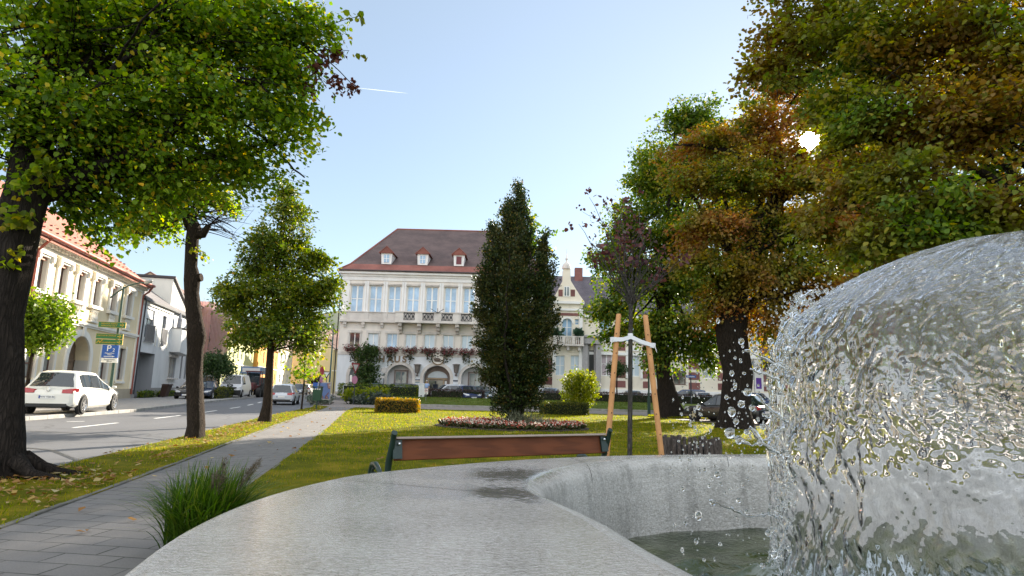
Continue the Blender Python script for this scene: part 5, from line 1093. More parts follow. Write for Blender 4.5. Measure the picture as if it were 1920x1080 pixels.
b = G(1381, 803); bx, by = b.x, b.y
t = thing('copper_tree', (bx, by, 0), 'big tree with thick black trunk and rust-orange autumn crown behind the fountain', 'tree')
mb = MB(); p = lambda px, py: A(px, py, by)
trunk(mb, b, [(bx, by, -.1, .66), (bx, by, .8, .55), (p(1383, 700).x, by, p(1383, 700).z, .58), (p(1370, 620).x, by, p(1370, 620).z, .62), (p(1385, 520).x, by, p(1385, 520).z, .5), (p(1440, 400).x, by, p(1440, 400).z, .3), (p(1475, 330).x, by + .5, p(1475, 330).z, .16), (p(1480, 230).x, by + 1, p(1480, 230).z, .04)], 16, .06, 24, 1.55)
crB = [PB(1330, 265, by, 85, 40, 2.0, 1), PB(1420, 230, by, 80, 60, 2.2), PB(1290, 330, by - .5, 60, 45, 1.6), PB(1390, 340, by, 110, 80, 2.8), PB(1500, 300, by, 100, 90, 2.8), PB(1330, 420, by - .5, 90, 55, 2.2), PB(1450, 440, by, 110, 70, 2.8), PB(1300, 480, by - 1, 60, 40, 1.6), PB(1390, 510, by - .5, 100, 55, 2.3), PB(1500, 520, by, 110, 60, 2.6), PB(1350, 570, by, 75, 35, 1.8), PB(1450, 590, by, 90, 40, 2.3), PB(1560, 420, by, 100, 100, 2.8), PB(1600, 560, by, 110, 60, 2.6), PB(1480, 150, by + .5, 90, 70, 2.4, .8), PB(1440, 640, by + .5, 40, 28, 1.2, .6), PB(1250, 285, by, 30, 20, .8, .7), PB(1700, 400, by, 110, 180, 3, .7), PB(1530, 215, by, 70, 60, 2.0), PB(1590, 300, by, 70, 60, 2.0), PB(1500, 330, by - 1, 60, 50, 1.6)]
branches(mb, [tuple(p(1372, 600)), tuple(p(1390, 510)), tuple(p(1430, 420)), tuple(p(1470, 340))], crB, 20, .2, 28, 3, .02)
mb.clear_gap().build('trunk', m_bark, t, smooth=60); crown('crown', crB, 100000, .16, m_aut, t, seed=61, per=85, clump=.95, droop=.45, thick=.26, gap=.8, twigs=m_bark, axis=(bx + 2, by, 9))

# two more crowns fill the right hand side of the square
for i, (px, Y, lab, nm, mt, bl_) in enumerate(((1640, 40, 'broad green tree far behind the splashing water, right of the rust-orange crown', 'broad_tree', m_dk, [(1640, 420, 120, 110), (1580, 520, 90, 80), (1720, 500, 110, 90), (1640, 600, 130, 60), (1740, 610, 90, 50), (1560, 630, 60, 40), (1650, 300, 90, 80)]), (1880, 30, 'dense dark green tree standing behind the dome of water at the right edge', 'broad_tree', m_mix, [(1880, 420, 140, 120), (1800, 540, 110, 90), (1940, 520, 130, 110), (1880, 640, 150, 60), (1790, 650, 80, 40), (2000, 640, 100, 60), (1880, 280, 110, 100)]))):
    bx, by = A(px, 780, Y).x, Y; t = thing(nm, (bx, by, 0), lab, 'tree'); mb = MB(); p = lambda x, y_: A(x, y_, by)
    trunk(mb, None, [(bx, by, -.1, .45), (bx, by, 1, .38), (p(px, 600).x, by, p(px, 600).z, .32), (p(px, 420).x, by, p(px, 420).z, .18), (p(px, 300).x, by, p(px, 300).z, .04)], 12, .06, 50 + i, 1.5)
    cr_ = [PB(x, y_, Y, a_, b_) for x, y_, a_, b_ in bl_]; branches(mb, [tuple(p(px, 600)), tuple(p(px, 500)), tuple(p(px, 420))], cr_, 10, .14, 60 + i, 2, .02); mb.build('trunk', m_bark, t, smooth=60)
    crown('crown', cr_, 30000, .24 if i == 0 else .19, mt, t, seed=160 + i, per=80, clump=1.0, droop=.35, thick=.35)

# near tree on the right: its trunk stands outside the picture, its boughs hang in
bx, by = 13.2, 12.5
t = thing('overhanging_tree', (bx, by, 0), 'nearby tree at the right edge, its green and brown boughs hang over the fountain', 'tree')
mb = MB(); trunk(mb, None, [(bx, by, -.1, .42), (bx, by, 1, .36), (bx - .2, by, 4, .32), (bx - .4, by, 7, .2), (bx - .5, by, 11, .05)], 14, .06, 34, 1.6)
crC = [PB(1620, 80, 12, 170, 120, 1.9), PB(1780, 60, 11.5, 200, 130, 2.0), PB(1560, 40, 12.5, 130, 80, 1.5), PB(1480, 60, 13, 80, 60, 1.1, .9), PB(1430, 130, 13.2, 60, 35, .8, .9), PB(1660, 220, 11.5, 150, 90, 1.6), PB(1810, 240, 11, 160, 120, 1.8), PB(1640, 330, 11.2, 130, 60, 1.3), PB(1780, 370, 10.8, 160, 70, 1.5), PB(1880, 400, 10.5, 120, 60, 1.3), PB(1560, 300, 11.8, 60, 45, .8, .6), PB(1700, 430, 11, 150, 40, 1.2, .9), PB(1620, 470, 11.4, 90, 34, .9, .7), PB(1900, 150, 11, 150, 180, 2), PB(1500, -60, 12.5, 130, 80, 1.8, .6), PB(1750, -160, 12, 330, 160, 2.8, .6), PB(2150, 150, 12, 260, 350, 3, .5), PB(1840, 440, 10.6, 120, 40, 1, .8), PB(1530, 400, 11.6, 50, 30, .7, .5), PB(1560, 190, 12, 70, 50, .9), PB(1600, 250, 11.8, 60, 50, .9)]
branches(mb, [(bx - .2, by, 3.5), (bx - .3, by, 4.6), (bx - .35, by, 6), (bx - .4, by, 7.5)], crC, 24, .13, 38, 3, .014)
mb.clear_gap().build('trunk', m_bark, t, smooth=60); crown('crown', crC, 86000, .098, m_mix, t, seed=71, per=80, clump=.62, droop=.35, thick=.28, shape='leaf', gap=.8, twigs=m_bark, axis=(bx, by, 5))

# ---- young red-leaved tree held by two stakes
yb = 7.6; p = lambda px, py, dy=0: A(px, py, yb + dy)
st0 = p(1181, 850); t = thing('staked_tree', (st0.x, yb, 0), 'young bare-looking tree with thin purple twigs tied between two wooden stakes', 'tree')
mb = MB(); trunk(mb, None, [(st0.x, yb, -.05, .035), (st0.x, yb, .7, .03), (p(1182, 640).x, yb, p(1182, 640).z, .026), (p(1183, 570).x, yb, p(1183, 570).z, .026)], 8, .04, 3, 1.2)
top = p(1183, 572); ends = [(1105, 370), (1085, 420), (1130, 375), (1140, 430), (1165, 400), (1175, 370), (1190, 420), (1205, 440), (1225, 395), (1240, 470), (1265, 480), (1285, 475), (1150, 480), (1210, 500), (1250, 520), (1170, 450), (1120, 470), (1230, 440), (1195, 380), (1160, 500), (1270, 500)]
tipb = []
for i, (x, y_) in enumerate(ends):
    e = p(x, y_, rs.uniform(-.6, .6)); pts = limb(mb, top + Vector((0, 0, rs.uniform(-.05, .06))), e, .011, .0025, .03, 5, 8, i + 300, .10); tipb.append((tuple(e), (.1, .1, .12), 1)); tipb.append((tuple(pts[5]), (.08, .08, .1), .8))
    for k in range(3): m_ = pts[rs.randrange(2, 7)]; e2 = m_ + Vector((rs.uniform(-.25, .25), rs.uniform(-.25, .25), rs.uniform(.1, .4))); limb(mb, m_, e2, .005, .002, .02, 4, 5, i * 9 + k); tipb.append((tuple(e2), (.06, .06, .08), .8))
mb.build('trunk', m_barkg, t, smooth=60)
foliage('leaves', tipb, 420, .055, leafmat('purple_leaf', [(0, (.05, .02, .03)), (.5, (.10, .035, .04)), (.8, (.16, .05, .04)), (1, (.12, .10, .09))], None, .3), t, seed=81, per=4, twig=.12, shape='leaf', droop=.3)
m_stake = M('stake_pine', (.54, .27, .11), .75, .2, 5, .3, 30)
for i, (xt, yt, xb) in enumerate(((1160, 590, 1138), (1210, 592, 1240))):
    a = p(xt, yt); bb = p(xb, 850); d = (bb - a); ft = a + d * ((a.z + .05) / -d.z)
    s = thing('tree_stake', (ft.x, ft.y, 0), ['round pine stake leaning right, left of the young tied tree', 'round pine stake leaning left, right of the young tied tree'][i], 'stake', 'stakes beside the young tree')
    g = MB(); n_ = 10; g.tube([ft.lerp(a, k / n_) for k in range(n_)] + [a, a + Vector((0, 0, .01))], [.034] * n_ + [.031, .024], 10); g.build('stake_pole', m_stake, s, smooth=60)
    g = MB()
    for k in range(7): q_ = ft.lerp(a, .3 + .1 * k); g.ball(q_ + Vector((rs.uniform(-.015, .015), -.031, 0)), .009, 6, 5)
    g.build('knots', M('knot_dark', (.12, .06, .03), .8), s)
a = p(1151, 637); c_ = p(1182, 632); b2 = p(1222, 648); t = thing('tree_tie', c_, 'white fabric tie strap joining the young tree to its stakes', 'strap', None)
g = MB()
def ribbon(mb, pts, w, th_=.006):
    for u, v in zip(pts, pts[1:]):
        u, v = Vector(u), Vector(v); h = Vector((0, 0, w / 2)); q = Vector((0, th_, 0)); mb.hexa([u - h - q, v - h - q, v - h + q, u - h + q, u + h - q, v + h - q, v + h + q, u + h + q])
for dy in (-.045, .045):
    o_ = Vector((0, dy, 0)); ribbon(g, [a + o_, a.lerp(c_, .5) + o_ + Vector((0, 0, -.015)), c_ + o_ * .7], .05); ribbon(g, [c_ + o_ * .7, c_.lerp(b2, .5) + o_ + Vector((0, 0, -.01)), b2 + o_], .05)
g.lathe([(.032, -.03), (.034, 0), (.032, .035)], c_ + Vector((0, 0, .01)), 10); ribbon(g, [a + Vector((-.02, -.045, 0)), a + Vector((-.06, -.05, -.1))], .02); ribbon(g, [b2 + Vector((.02, -.045, 0)), b2 + Vector((.05, -.05, -.08))], .02)
g.lathe([(.048, -.03), (.048, .03)], a, 10); g.lathe([(.048, -.03), (.048, .03)], b2, 10)
g.build('strap_band', M('tie_white', (.68, .69, .72), .8, .1), t)

# ---- hedges and shrubs
def boxhedge(name, label, cat, c, size, rz, n, leaf, mat, seed, core=(.012, .018, .006), group=None, hump=.04):
    t = thing(name, (c[0], c[1], c[2]), label, cat, group); g = MB()
    nx_, ny_, nz_ = 14, 6, 5; R = Matrix.Rotation(rz, 3, 'Z'); q = random.Random(seed)
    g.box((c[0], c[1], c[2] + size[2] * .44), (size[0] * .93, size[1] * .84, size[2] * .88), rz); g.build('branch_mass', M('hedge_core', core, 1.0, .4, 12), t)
    rng = np.random.default_rng(seed); m_ = n; f = rng.integers(0, 6, m_); U = rng.random((m_, 3)) - .5
    for k, (ax, sg) in enumerate(((2, 1), (1, -1), (0, 1), (0, -1), (2, 1), (1, 1))): U[f == k, ax] = .5 * sg
    w = 1 + hump * (np.sin(U[:, 0] * 17 + seed) + np.sin(U[:, 0] * 7 + U[:, 1] * 9)); P = U * np.array(size) * w[:, None] + rng.normal(size=(m_, 3)) * leaf * .45
    P = P @ np.array(R).T + np.array([c[0], c[1], c[2] + size[2] * .5]); P[:, 2] = np.maximum(P[:, 2], c[2])
    D = unit(rng.normal(size=(m_, 3)) + np.array([0, 0, .5])); Nn = unit(rng.normal(size=(m_, 3))); v, fa = leaf_faces(P, D, Nn, leaf * (.6 + .8 * rng.random(m_)), rng, 'quad'); npmesh('foliage', v, fa, mat, t); return t
m_yel = leafmat('golden_box', [(0, (.10, .09, .012)), (.5, (.24, .17, .02)), (.85, (.36, .22, .025)), (1, (.40, .14, .02))], None, .45)
m_box = leafmat('box_green', [(0, (.03, .05, .01)), (.6, (.08, .10, .015)), (1, (.2, .17, .03))], None, .35)
m_limeb = leafmat('lime_shrub', [(0, (.10, .14, .008)), (.6, (.18, .22, .012)), (1, (.30, .28, .03))], None, .5)
m_hdk = leafmat('barberry', [(0, (.028, .018, .018)), (.6, (.06, .035, .035)), (1, (.09, .06, .04))], None, .2)
h = G(743, 774); boxhedge('box_hedge', 'low clipped hedge with golden orange leaves left of the dark columnar tree', 'hedge', (h.x, h.y + .4, 0), (2.2, .8, .68), .02, 5200, .07, m_yel, 3)
h = G(1060, 778); boxhedge('box_hedge', 'low clipped green hedge below the round yellow-green shrub', 'hedge', (h.x, h.y + .4, 0), (2.65, .9, .66), .0, 5200, .07, m_box, 4)
h2 = A(1087, 757, h.y + 1.6); t = thing('round_shrub', (h2.x, h2.y, 0), 'rounded bright yellow-green shrub rising behind the low green hedge', 'shrub'); g = MB()
for k in range(7): limb(g, (h2.x + rs.uniform(-.15, .15), h2.y, 0), (h2.x + rs.uniform(-.7, .7), h2.y + rs.uniform(-.5, .5), 1.6), .04, .01, 0, 5, 5, k)
g.build('stems', m_bark2, t); foliage('foliage', [PB(1087, 728, h2.y, 27, 30, .95), PB(1075, 715, h2.y, 18, 16, .6), PB(1100, 716, h2.y, 18, 18, .6), PB(1073, 742, h2.y, 18, 16, .6), PB(1104, 740, h2.y, 16, 16, .6)], 7000, .12, m_limeb, t, seed=91, per=8, twig=.3, shell=.35, shape='quad', rough_=.12, upw=.3)
# low dark hedges at the top of the bank
for i, (xa, xb, y_, lab, mt, hh) in enumerate(((640, 786, 58.6, 'low dark green hedge in front of the grey estate car', m_dk, 1.05), (806, 905, 58.4, 'low dark hedge in front of the blue saloon at the town hall door', m_hdk, .75), (1000, 1062, 58.4, 'low dark hedge between the columnar tree and the yellow-green shrub', m_hdk, .85), (1112, 1250, 58.4, 'long low brown hedge behind the lamp post and the stakes', m_hdk, .85), (1254, 1420, 58.4, 'low brown hedge behind the blue street name sign', m_hdk, .85))):
    a, b2 = A(xa, 745, y_), A(xb, 745, y_); z = .42
    boxhedge('low_hedge', lab, 'hedge', ((a.x + b2.x) / 2, y_, z), (b2.x - a.x, .9, hh), 0, int((b2.x - a.x) * 420), .10, mt, 10 + i, group='hedges along the top of the lawn bank')
# climbing plant on the town hall
t = thing('climbing_shrub', A(687, 745, 60.5).to_tuple()[:2] + (.3,), 'tall dark green ivy-like shrub climbing the town hall front between sign and windows', 'shrub')
g = MB(); 
for k in range(6): limb(g, A(688 + rs.uniform(-4, 4), 742, 60.5), A(680 + rs.uniform(-8, 18), 655 + rs.uniform(0, 40), 60.6), .05, .015, 0, 5, 6, k)
g.build('stems', m_bark2, t)
foliage('foliage', [PB(690, 655, 60.6, 17, 14, .6), PB(678, 662, 60.6, 8, 20, .4), PB(700, 660, 60.6, 9, 12, .5), PB(690, 685, 60.5, 19, 22, .8), PB(690, 712, 60.4, 20, 22, .9), PB(694, 730, 60.4, 24, 14, .9)], 5200, .2, leafmat('climber_leaf', [(0, (.02, .045, .012)), (.6, (.045, .085, .02)), (1, (.09, .13, .03))], None, .35), t, seed=95, per=8, twig=.4, shape='quad', shell=.5, droop=.6)
# mixed planting at the corner in front of it
t = thing('corner_shrubs', A(700, 755, 50).to_tuple()[:2] + (0,), 'loose bed of yellow-green and grey shrubs behind the kerb at the give-way sign', 'shrub', None)
foliage('foliage', [PB(680, 745, 48.5, 26, 10, 1.2), PB(660, 748, 48, 10, 10, .8), PB(705, 744, 49, 26, 10, 1.0)], 2600, .22, m_limeb, t, seed=97, per=8, twig=.4, shape='quad', upw=.6, droop=0); foliage('grey_foliage', [PB(675, 754, 47.3, 24, 6, .7), PB(712, 753, 47.3, 18, 6, .7), PB(695, 752, 47.6, 40, 8, .7)], 2200, .2, leafmat('lavender', [(0, (.03, .05, .035)), (1, (.11, .13, .10))], None, .3), t, seed=98, per=8, twig=.4, shape='quad', upw=.6, droop=0)
t = thing('silver_ground_shrub', (-14.6, 48, 0), 'low silvery ground-cover shrub in the kerb bed beside the green litter bin', 'shrub'); foliage('foliage', [((-13.7, 45.2, .2), (.6, .9, .3), 1), ((-14.6, 48.2, .2), (.7, 1.3, .35), 1), ((-15.4, 50.8, .2), (.6, 1.2, .3), 1)], 2400, .16, leafmat('silver_leaf', [(0, (.05, .08, .05)), (1, (.2, .22, .17))], None, .3), t, seed=99, per=8, twig=.3, shape='quad', upw=.3, droop=0)
# globe trees
def globe(name, label, px, py, Y, rpx, base_z, mat, n, leaf, seed, ry=None, tr=.08, per=9):
    c = A(px, py, Y); t = thing(name, (c.x, c.y, base_z), label, 'tree'); g = MB(); k = Y / FPX
    limb(g, (c.x, c.y, base_z), (c.x, c.y, c.z), tr, tr * .7, 0, 8, 6, seed, .02)
    for q_ in range(12): limb(g, (c.x, c.y, c.z - rpx * k * .5), (c.x + rs.uniform(-1, 1) * rpx * k * .8, c.y + rs.uniform(-1, 1) * rpx * k * .8, c.z + rs.uniform(-.4, .8) * rpx * k), tr * .4, .01, 0, 5, 5, q_)
    g.build('trunk', m_bark2, t); b_ = [PB(px, py, Y, rpx, ry or rpx)]
    for q_ in range(5): b_.append(PB(px + rs.uniform(-.45, .45) * rpx, py + rs.uniform(-.4, .4) * (ry or rpx), Y, rpx * .6, (ry or rpx) * .6))
    foliage('crown', b_, n, leaf, mat, t, seed=seed, per=per, twig=leaf * 3, shape='quad', shell=.4, rough_=.1); return t
m_globe = leafmat('globe_leaf', [(0, (.05, .10, .008)), (.5, (.11, .18, .012)), (1, (.2, .25, .03))], None, .5)
globe('globe_maple', 'bright light-green globe tree in front of the cream house beside the thick trunk', 70, 600, 24.5, 55, 0, m_globe, 8000, .16, 111, 52)
globe('globe_tree', 'small round dark green tree beside the white delivery van', 413, 683, 56, 26, 0, leafmat('globe_dark', [(0, (.025, .055, .02)), (1, (.07, .12, .035))], None, .35), 4200, .2, 112, 21)
globe('globe_tree', 'small dark clipped ball tree in front of the ornate house, seen between the stakes', 1158, 690, 60, 19, .2, m_hdk if False else leafmat('globe_dark', [(0, (.025, .055, .02))]), 2200, .16, 113, 11)
globe('globe_tree', 'small dark ball tree in front of the ornate house, right of the thick black trunk', 1452, 672, 62, 20, .2, leafmat('globe_dark', [(0, (.025, .055, .02))]), 2200, .16, 114, 20)
# pollarded little trees far down the street
for i, (px, Y) in enumerate(((590, 95),)):
    c = A(px, 718, Y); t = thing('bare_street_tree', (c.x, c.y, 0), 'small bare pollarded tree far down the street beyond the white cars', 'tree'); g = MB(); limb(g, (c.x, c.y, -.1), (c.x, c.y, c.z), .16, .12, 0, 7, 5, i)
    for k in range(26): limb(g, (c.x, c.y, c.z - .1), (c.x + rs.uniform(-1.3, 1.3), c.y + rs.uniform(-1, 1), c.z + rs.uniform(-.1, 1.6)), .09, .05, 0, 5, 4, k)
    g.build('trunk', m_bark2, t)
# hedge along the white house and beyond
boxhedge('low_hedge', 'small green hedge in front of the white house beside the brown wheelie bin', 'hedge', (*hf.p(18.9, 0, .45).xy, 0), (2.6, .5, .45), math.atan2(1, -.25), 900, .09, m_dk, 31)
boxhedge('low_hedge', 'small green hedge right of the brown wheelie bin', 'hedge', (*hf.p(24.6, 0, .45).xy, 0), (4.6, .5, .4), math.atan2(1, -.25), 1300, .09, m_dk, 32)
c = A(400, 740, 54); boxhedge('low_hedge', 'clipped olive hedge at the kerb under the small round tree, beside the white van', 'hedge', (c.x + .2, c.y, 0), (1.6, 5.2, .85), .22, 2400, .12, m_box, 33)
# wooded slope trees far behind the street
for i, (px, py, Y, r) in enumerate(((600, 655, 240, 14), (613, 645, 250, 15), (626, 640, 260, 16), (590, 662, 230, 10))):
    c = A(px, py, Y); t = thing('hill_tree', (c.x, c.y, 0), 'dark broadleaf tree on the wooded hill behind the street roofs', 'tree', 'trees on the wooded hill'); g = MB(); limb(g, (c.x, c.y, -.1), (c.x, c.y, c.z), .4, .2, 0, 6, 4, i); g.build('trunk', m_bark, t)
    foliage('crown', [PB(px, py, Y, r, r), PB(px + r * .4, py + r, Y, r, r * .8), PB(px - r * .4, py + r * .8, Y, r * .9, r)], 2600, 1.0, m_dk, t, seed=130 + i, per=8, twig=1.6, shape='quad', shell=.45)

# ---- flower bed round the columnar tree
c0 = G(960, 800); bedm = M('bed_earth', (.05, .038, .028), .95, .3, 6, .8, 30)
n = 40; ring_ = [(c0.x + 2.9 * math.cos(2 * PI * k / n), c0.y - .25 + 2.3 * math.sin(2 * PI * k / n)) for k in range(n)]
tag(MB().prism(ring_, -.2, .035).build('flower_bed', bedm), kind='structure')
rng = np.random.default_rng(77); m_ = 900; r_ = np.sqrt(rng.random(m_) * .84 + .13); a_ = rng.random(m_) * 2 * PI; cx = c0.x + 2.8 * r_ * np.cos(a_); cy = c0.y - .25 + 2.2 * r_ * np.sin(a_)
FV, FF, LV, LF = [], [], [], []; o1 = o2 = 0
for k in range(m_):
    hgt = .14 + .1 * rng.random(); nb_ = 5
    P = np.stack([np.full(5, cx[k]), np.full(5, cy[k]), np.full(5, hgt)], 1) + rng.normal(size=(5, 3)) * .03
    D = unit(rng.normal(size=(5, 3)) + np.array([0, 0, .25])); v, f = leaf_faces(P, D, unit(rng.normal(size=(5, 3)) + np.array([0, 0, 1.2])), np.full(5, .072), rng, 'quad'); FV.append(v); FF.append(f + o1); o1 += len(v)
    P = np.stack([np.full(7, cx[k]), np.full(7, cy[k]), np.full(7, .04)], 1) + rng.normal(size=(7, 3)) * .03 + np.array([0, 0, .05]); D = unit(rng.normal(size=(7, 3)) + np.array([0, 0, .6])); v, f = leaf_faces(P, D, unit(rng.normal(size=(7, 3))), np.full(7, .13), rng, 'quad'); LV.append(v); LF.append(f + o2); o2 += len(v)
m_bego = leafmat('begonia', [(0, (.36, .035, .02)), (.42, (.52, .09, .05)), (.43, (.60, .26, .22)), (.62, (.62, .42, .36)), (.63, (.70, .64, .54)), (1, (.72, .66, .56))], None, .3); m_bego.node_tree.nodes
t = thing('begonia_bed', (c0.x, c0.y, 0), 'round bed of red, pink and white begonias at the foot of the columnar tree', 'flower bed')
o = npmesh('blossoms', np.concatenate(FV), np.concatenate(FF), m_bego, t); o = npmesh('leaves', np.concatenate(LV), np.concatenate(LF), leafmat('begonia_leaf', [(0, (.025, .04, .012)), (.6, (.05, .06, .015)), (1, (.10, .05, .03))], None, .25), t)
t = thing('grey_tuft', (c0.x + .55, c0.y - .5, 0), 'grey-green grassy tuft at the foot of the columnar tree', 'plant'); foliage('foliage', [((c0.x + .35, c0.y - .7, .22), (.6, .35, .25), 1), ((c0.x + .9, c0.y - 1.1, .15), (.5, .3, .2), 1)], 1300, .2, leafmat('grey_tuft_leaf', [(0, (.06, .08, .05)), (1, (.2, .2, .13))], None, .3), t, seed=5, per=8, twig=.2, shape='blade', upw=.9)
# ---- fountain grass clump beside the rim
cg = (-2.5, 5.3)
t = thing('fountain_grass', (cg[0], cg[1], 0), 'dark green ornamental grass clump with feathery plumes at the fountain rim', 'grass clump')
rng = np.random.default_rng(9); m_ = 1700; V, F = [], []; seg = 6
for k in range(m_):
    a = rng.random() * 2 * PI; b0_ = np.array([cg[0] + .11 * np.clip(rng.normal(), -1.6, 1.6), cg[1] + .13 * np.clip(rng.normal(), -1.6, 1.6), 0]); ln = .44 + .42 * rng.random(); spread_ = .1 + .85 * rng.random() ** 1.2; w = .0055 + .004 * rng.random(); dx, dy = math.cos(a), math.sin(a); o = len(V)
    for j in range(seg + 1):
        u = j / seg; out = ln * spread_ * u ** 1.6; z = ln * (u - .42 * spread_ * u ** 3.0) * .98; ww = w * (1 - u ** 2) + .0006
        q_ = b0_ + np.array([dx * out + .05 * u * u, dy * out, z]); V.append(q_ + np.array([-dy * ww, dx * ww, 0])); V.append(q_ - np.array([-dy * ww, dx * ww, 0]))
    for j in range(seg): F.append((o + 2 * j, o + 2 * j + 1, o + 2 * j + 3, o + 2 * j + 2))
npmesh('blades', np.array(V), np.array(F), leafmat('fountain_grass_blade', [(0, (.035, .075, .010)), (.6, (.07, .14, .016)), (.9, (.12, .18, .022)), (1, (.30, .26, .08))], None, .4), t)
g = MB(); pl_ = []
for k in range(9):
    a = rng.uniform(-1.0, 1.2); ln = rng.uniform(.62, .80); tip = Vector((cg[0] + .1 + .42 * ln * rng.uniform(.1, 1.0), cg[1] + .5 * rng.uniform(-.6, .9), ln)); bs = Vector((cg[0] + rng.normal() * .08, cg[1] + rng.normal() * .08, 0)); pts = limb(g, bs, tip, .0025, .0015, .06, 4, 7, k, .03)
    for q_ in range(9): pl_.append((tuple(pts[-3].lerp(pts[-1], q_ / 8)), (.016, .016, .02), 1))
g.build('stalks', M('stalk', (.09, .09, .03), .7), t); foliage('plumes', pl_, 3000, .032, leafmat('plume', [(0, (.06, .045, .03)), (1, (.17, .13, .09))], None, .3), t, seed=14, per=6, twig=.01, shape='blade', upw=.6)

# unseen tree added behind the town hall, shades the white house
t = thing('broad_tree', (0, 96, .2), 'unseen dark tree added behind the town hall as a shade caster', 'tree'); g = MB(); limb(g, (0, 96, 0), (0, 96, 26), .6, .1, 0, 8, 6, 1); limb(g, (0, 96, 9), (-4, 96, 18), .3, .08, 0, 6, 5, 2); g.build('trunk', m_bark, t)
foliage('crown', [((1.5, 96, 24), (4.2, 4, 7), 1), ((0, 96, 17), (5.5, 5, 7), 1), ((-4.5, 96, 17), (5, 5, 6.5), 1), ((-7.5, 97, 15), (4, 4, 5), 1)], 9000, .7, m_dk, t, seed=190, per=9, twig=1.2, shape='quad')
# ================================================================== VEHICLES
m_tyre = M('tyre_rubber', (.012, .012, .012), .8, .1); m_rim = M('alloy', (.55, .55, .56), .3, .05, metal=.9); m_carglass = M('car_glass', (.02, .028, .035), .03, .3, 1.2, spec=1.0)
m_trim = M('black_plastic', (.012, .012, .013), .5, .1); m_tail = M('tail_lamp', (.35, .012, .012), .15, .1, spec=.8); m_head = M('head_lamp', (.55, .57, .6), .08, .1, spec=1.0); m_plate = M('number_plate', (.75, .75, .75), .4, .02); m_platetxt = M('plate_text', (.02, .02, .02), .5); m_chrome = M('chrome', (.6, .6, .62), .15, .02, metal=1.0); m_blueb = M('plate_blue', (.02, .06, .3), .5)
def paint(name, c): return M('paint_' + name, c, .28, .03, 1.0, spec=.45, coat=.45 if c[0] > .1 else .2)
def interp(st, n):
    """smooth stations along the car"""
    xs = np.array([s[0] for s in st]); out_ = []
    X = np.unique(np.concatenate([np.linspace(xs[0], xs[-1], n), xs]))
    for x in X: out_.append([x] + [float(np.interp(x, xs, [s[k] for s in st])) for k in range(1, 6)])
    return out_
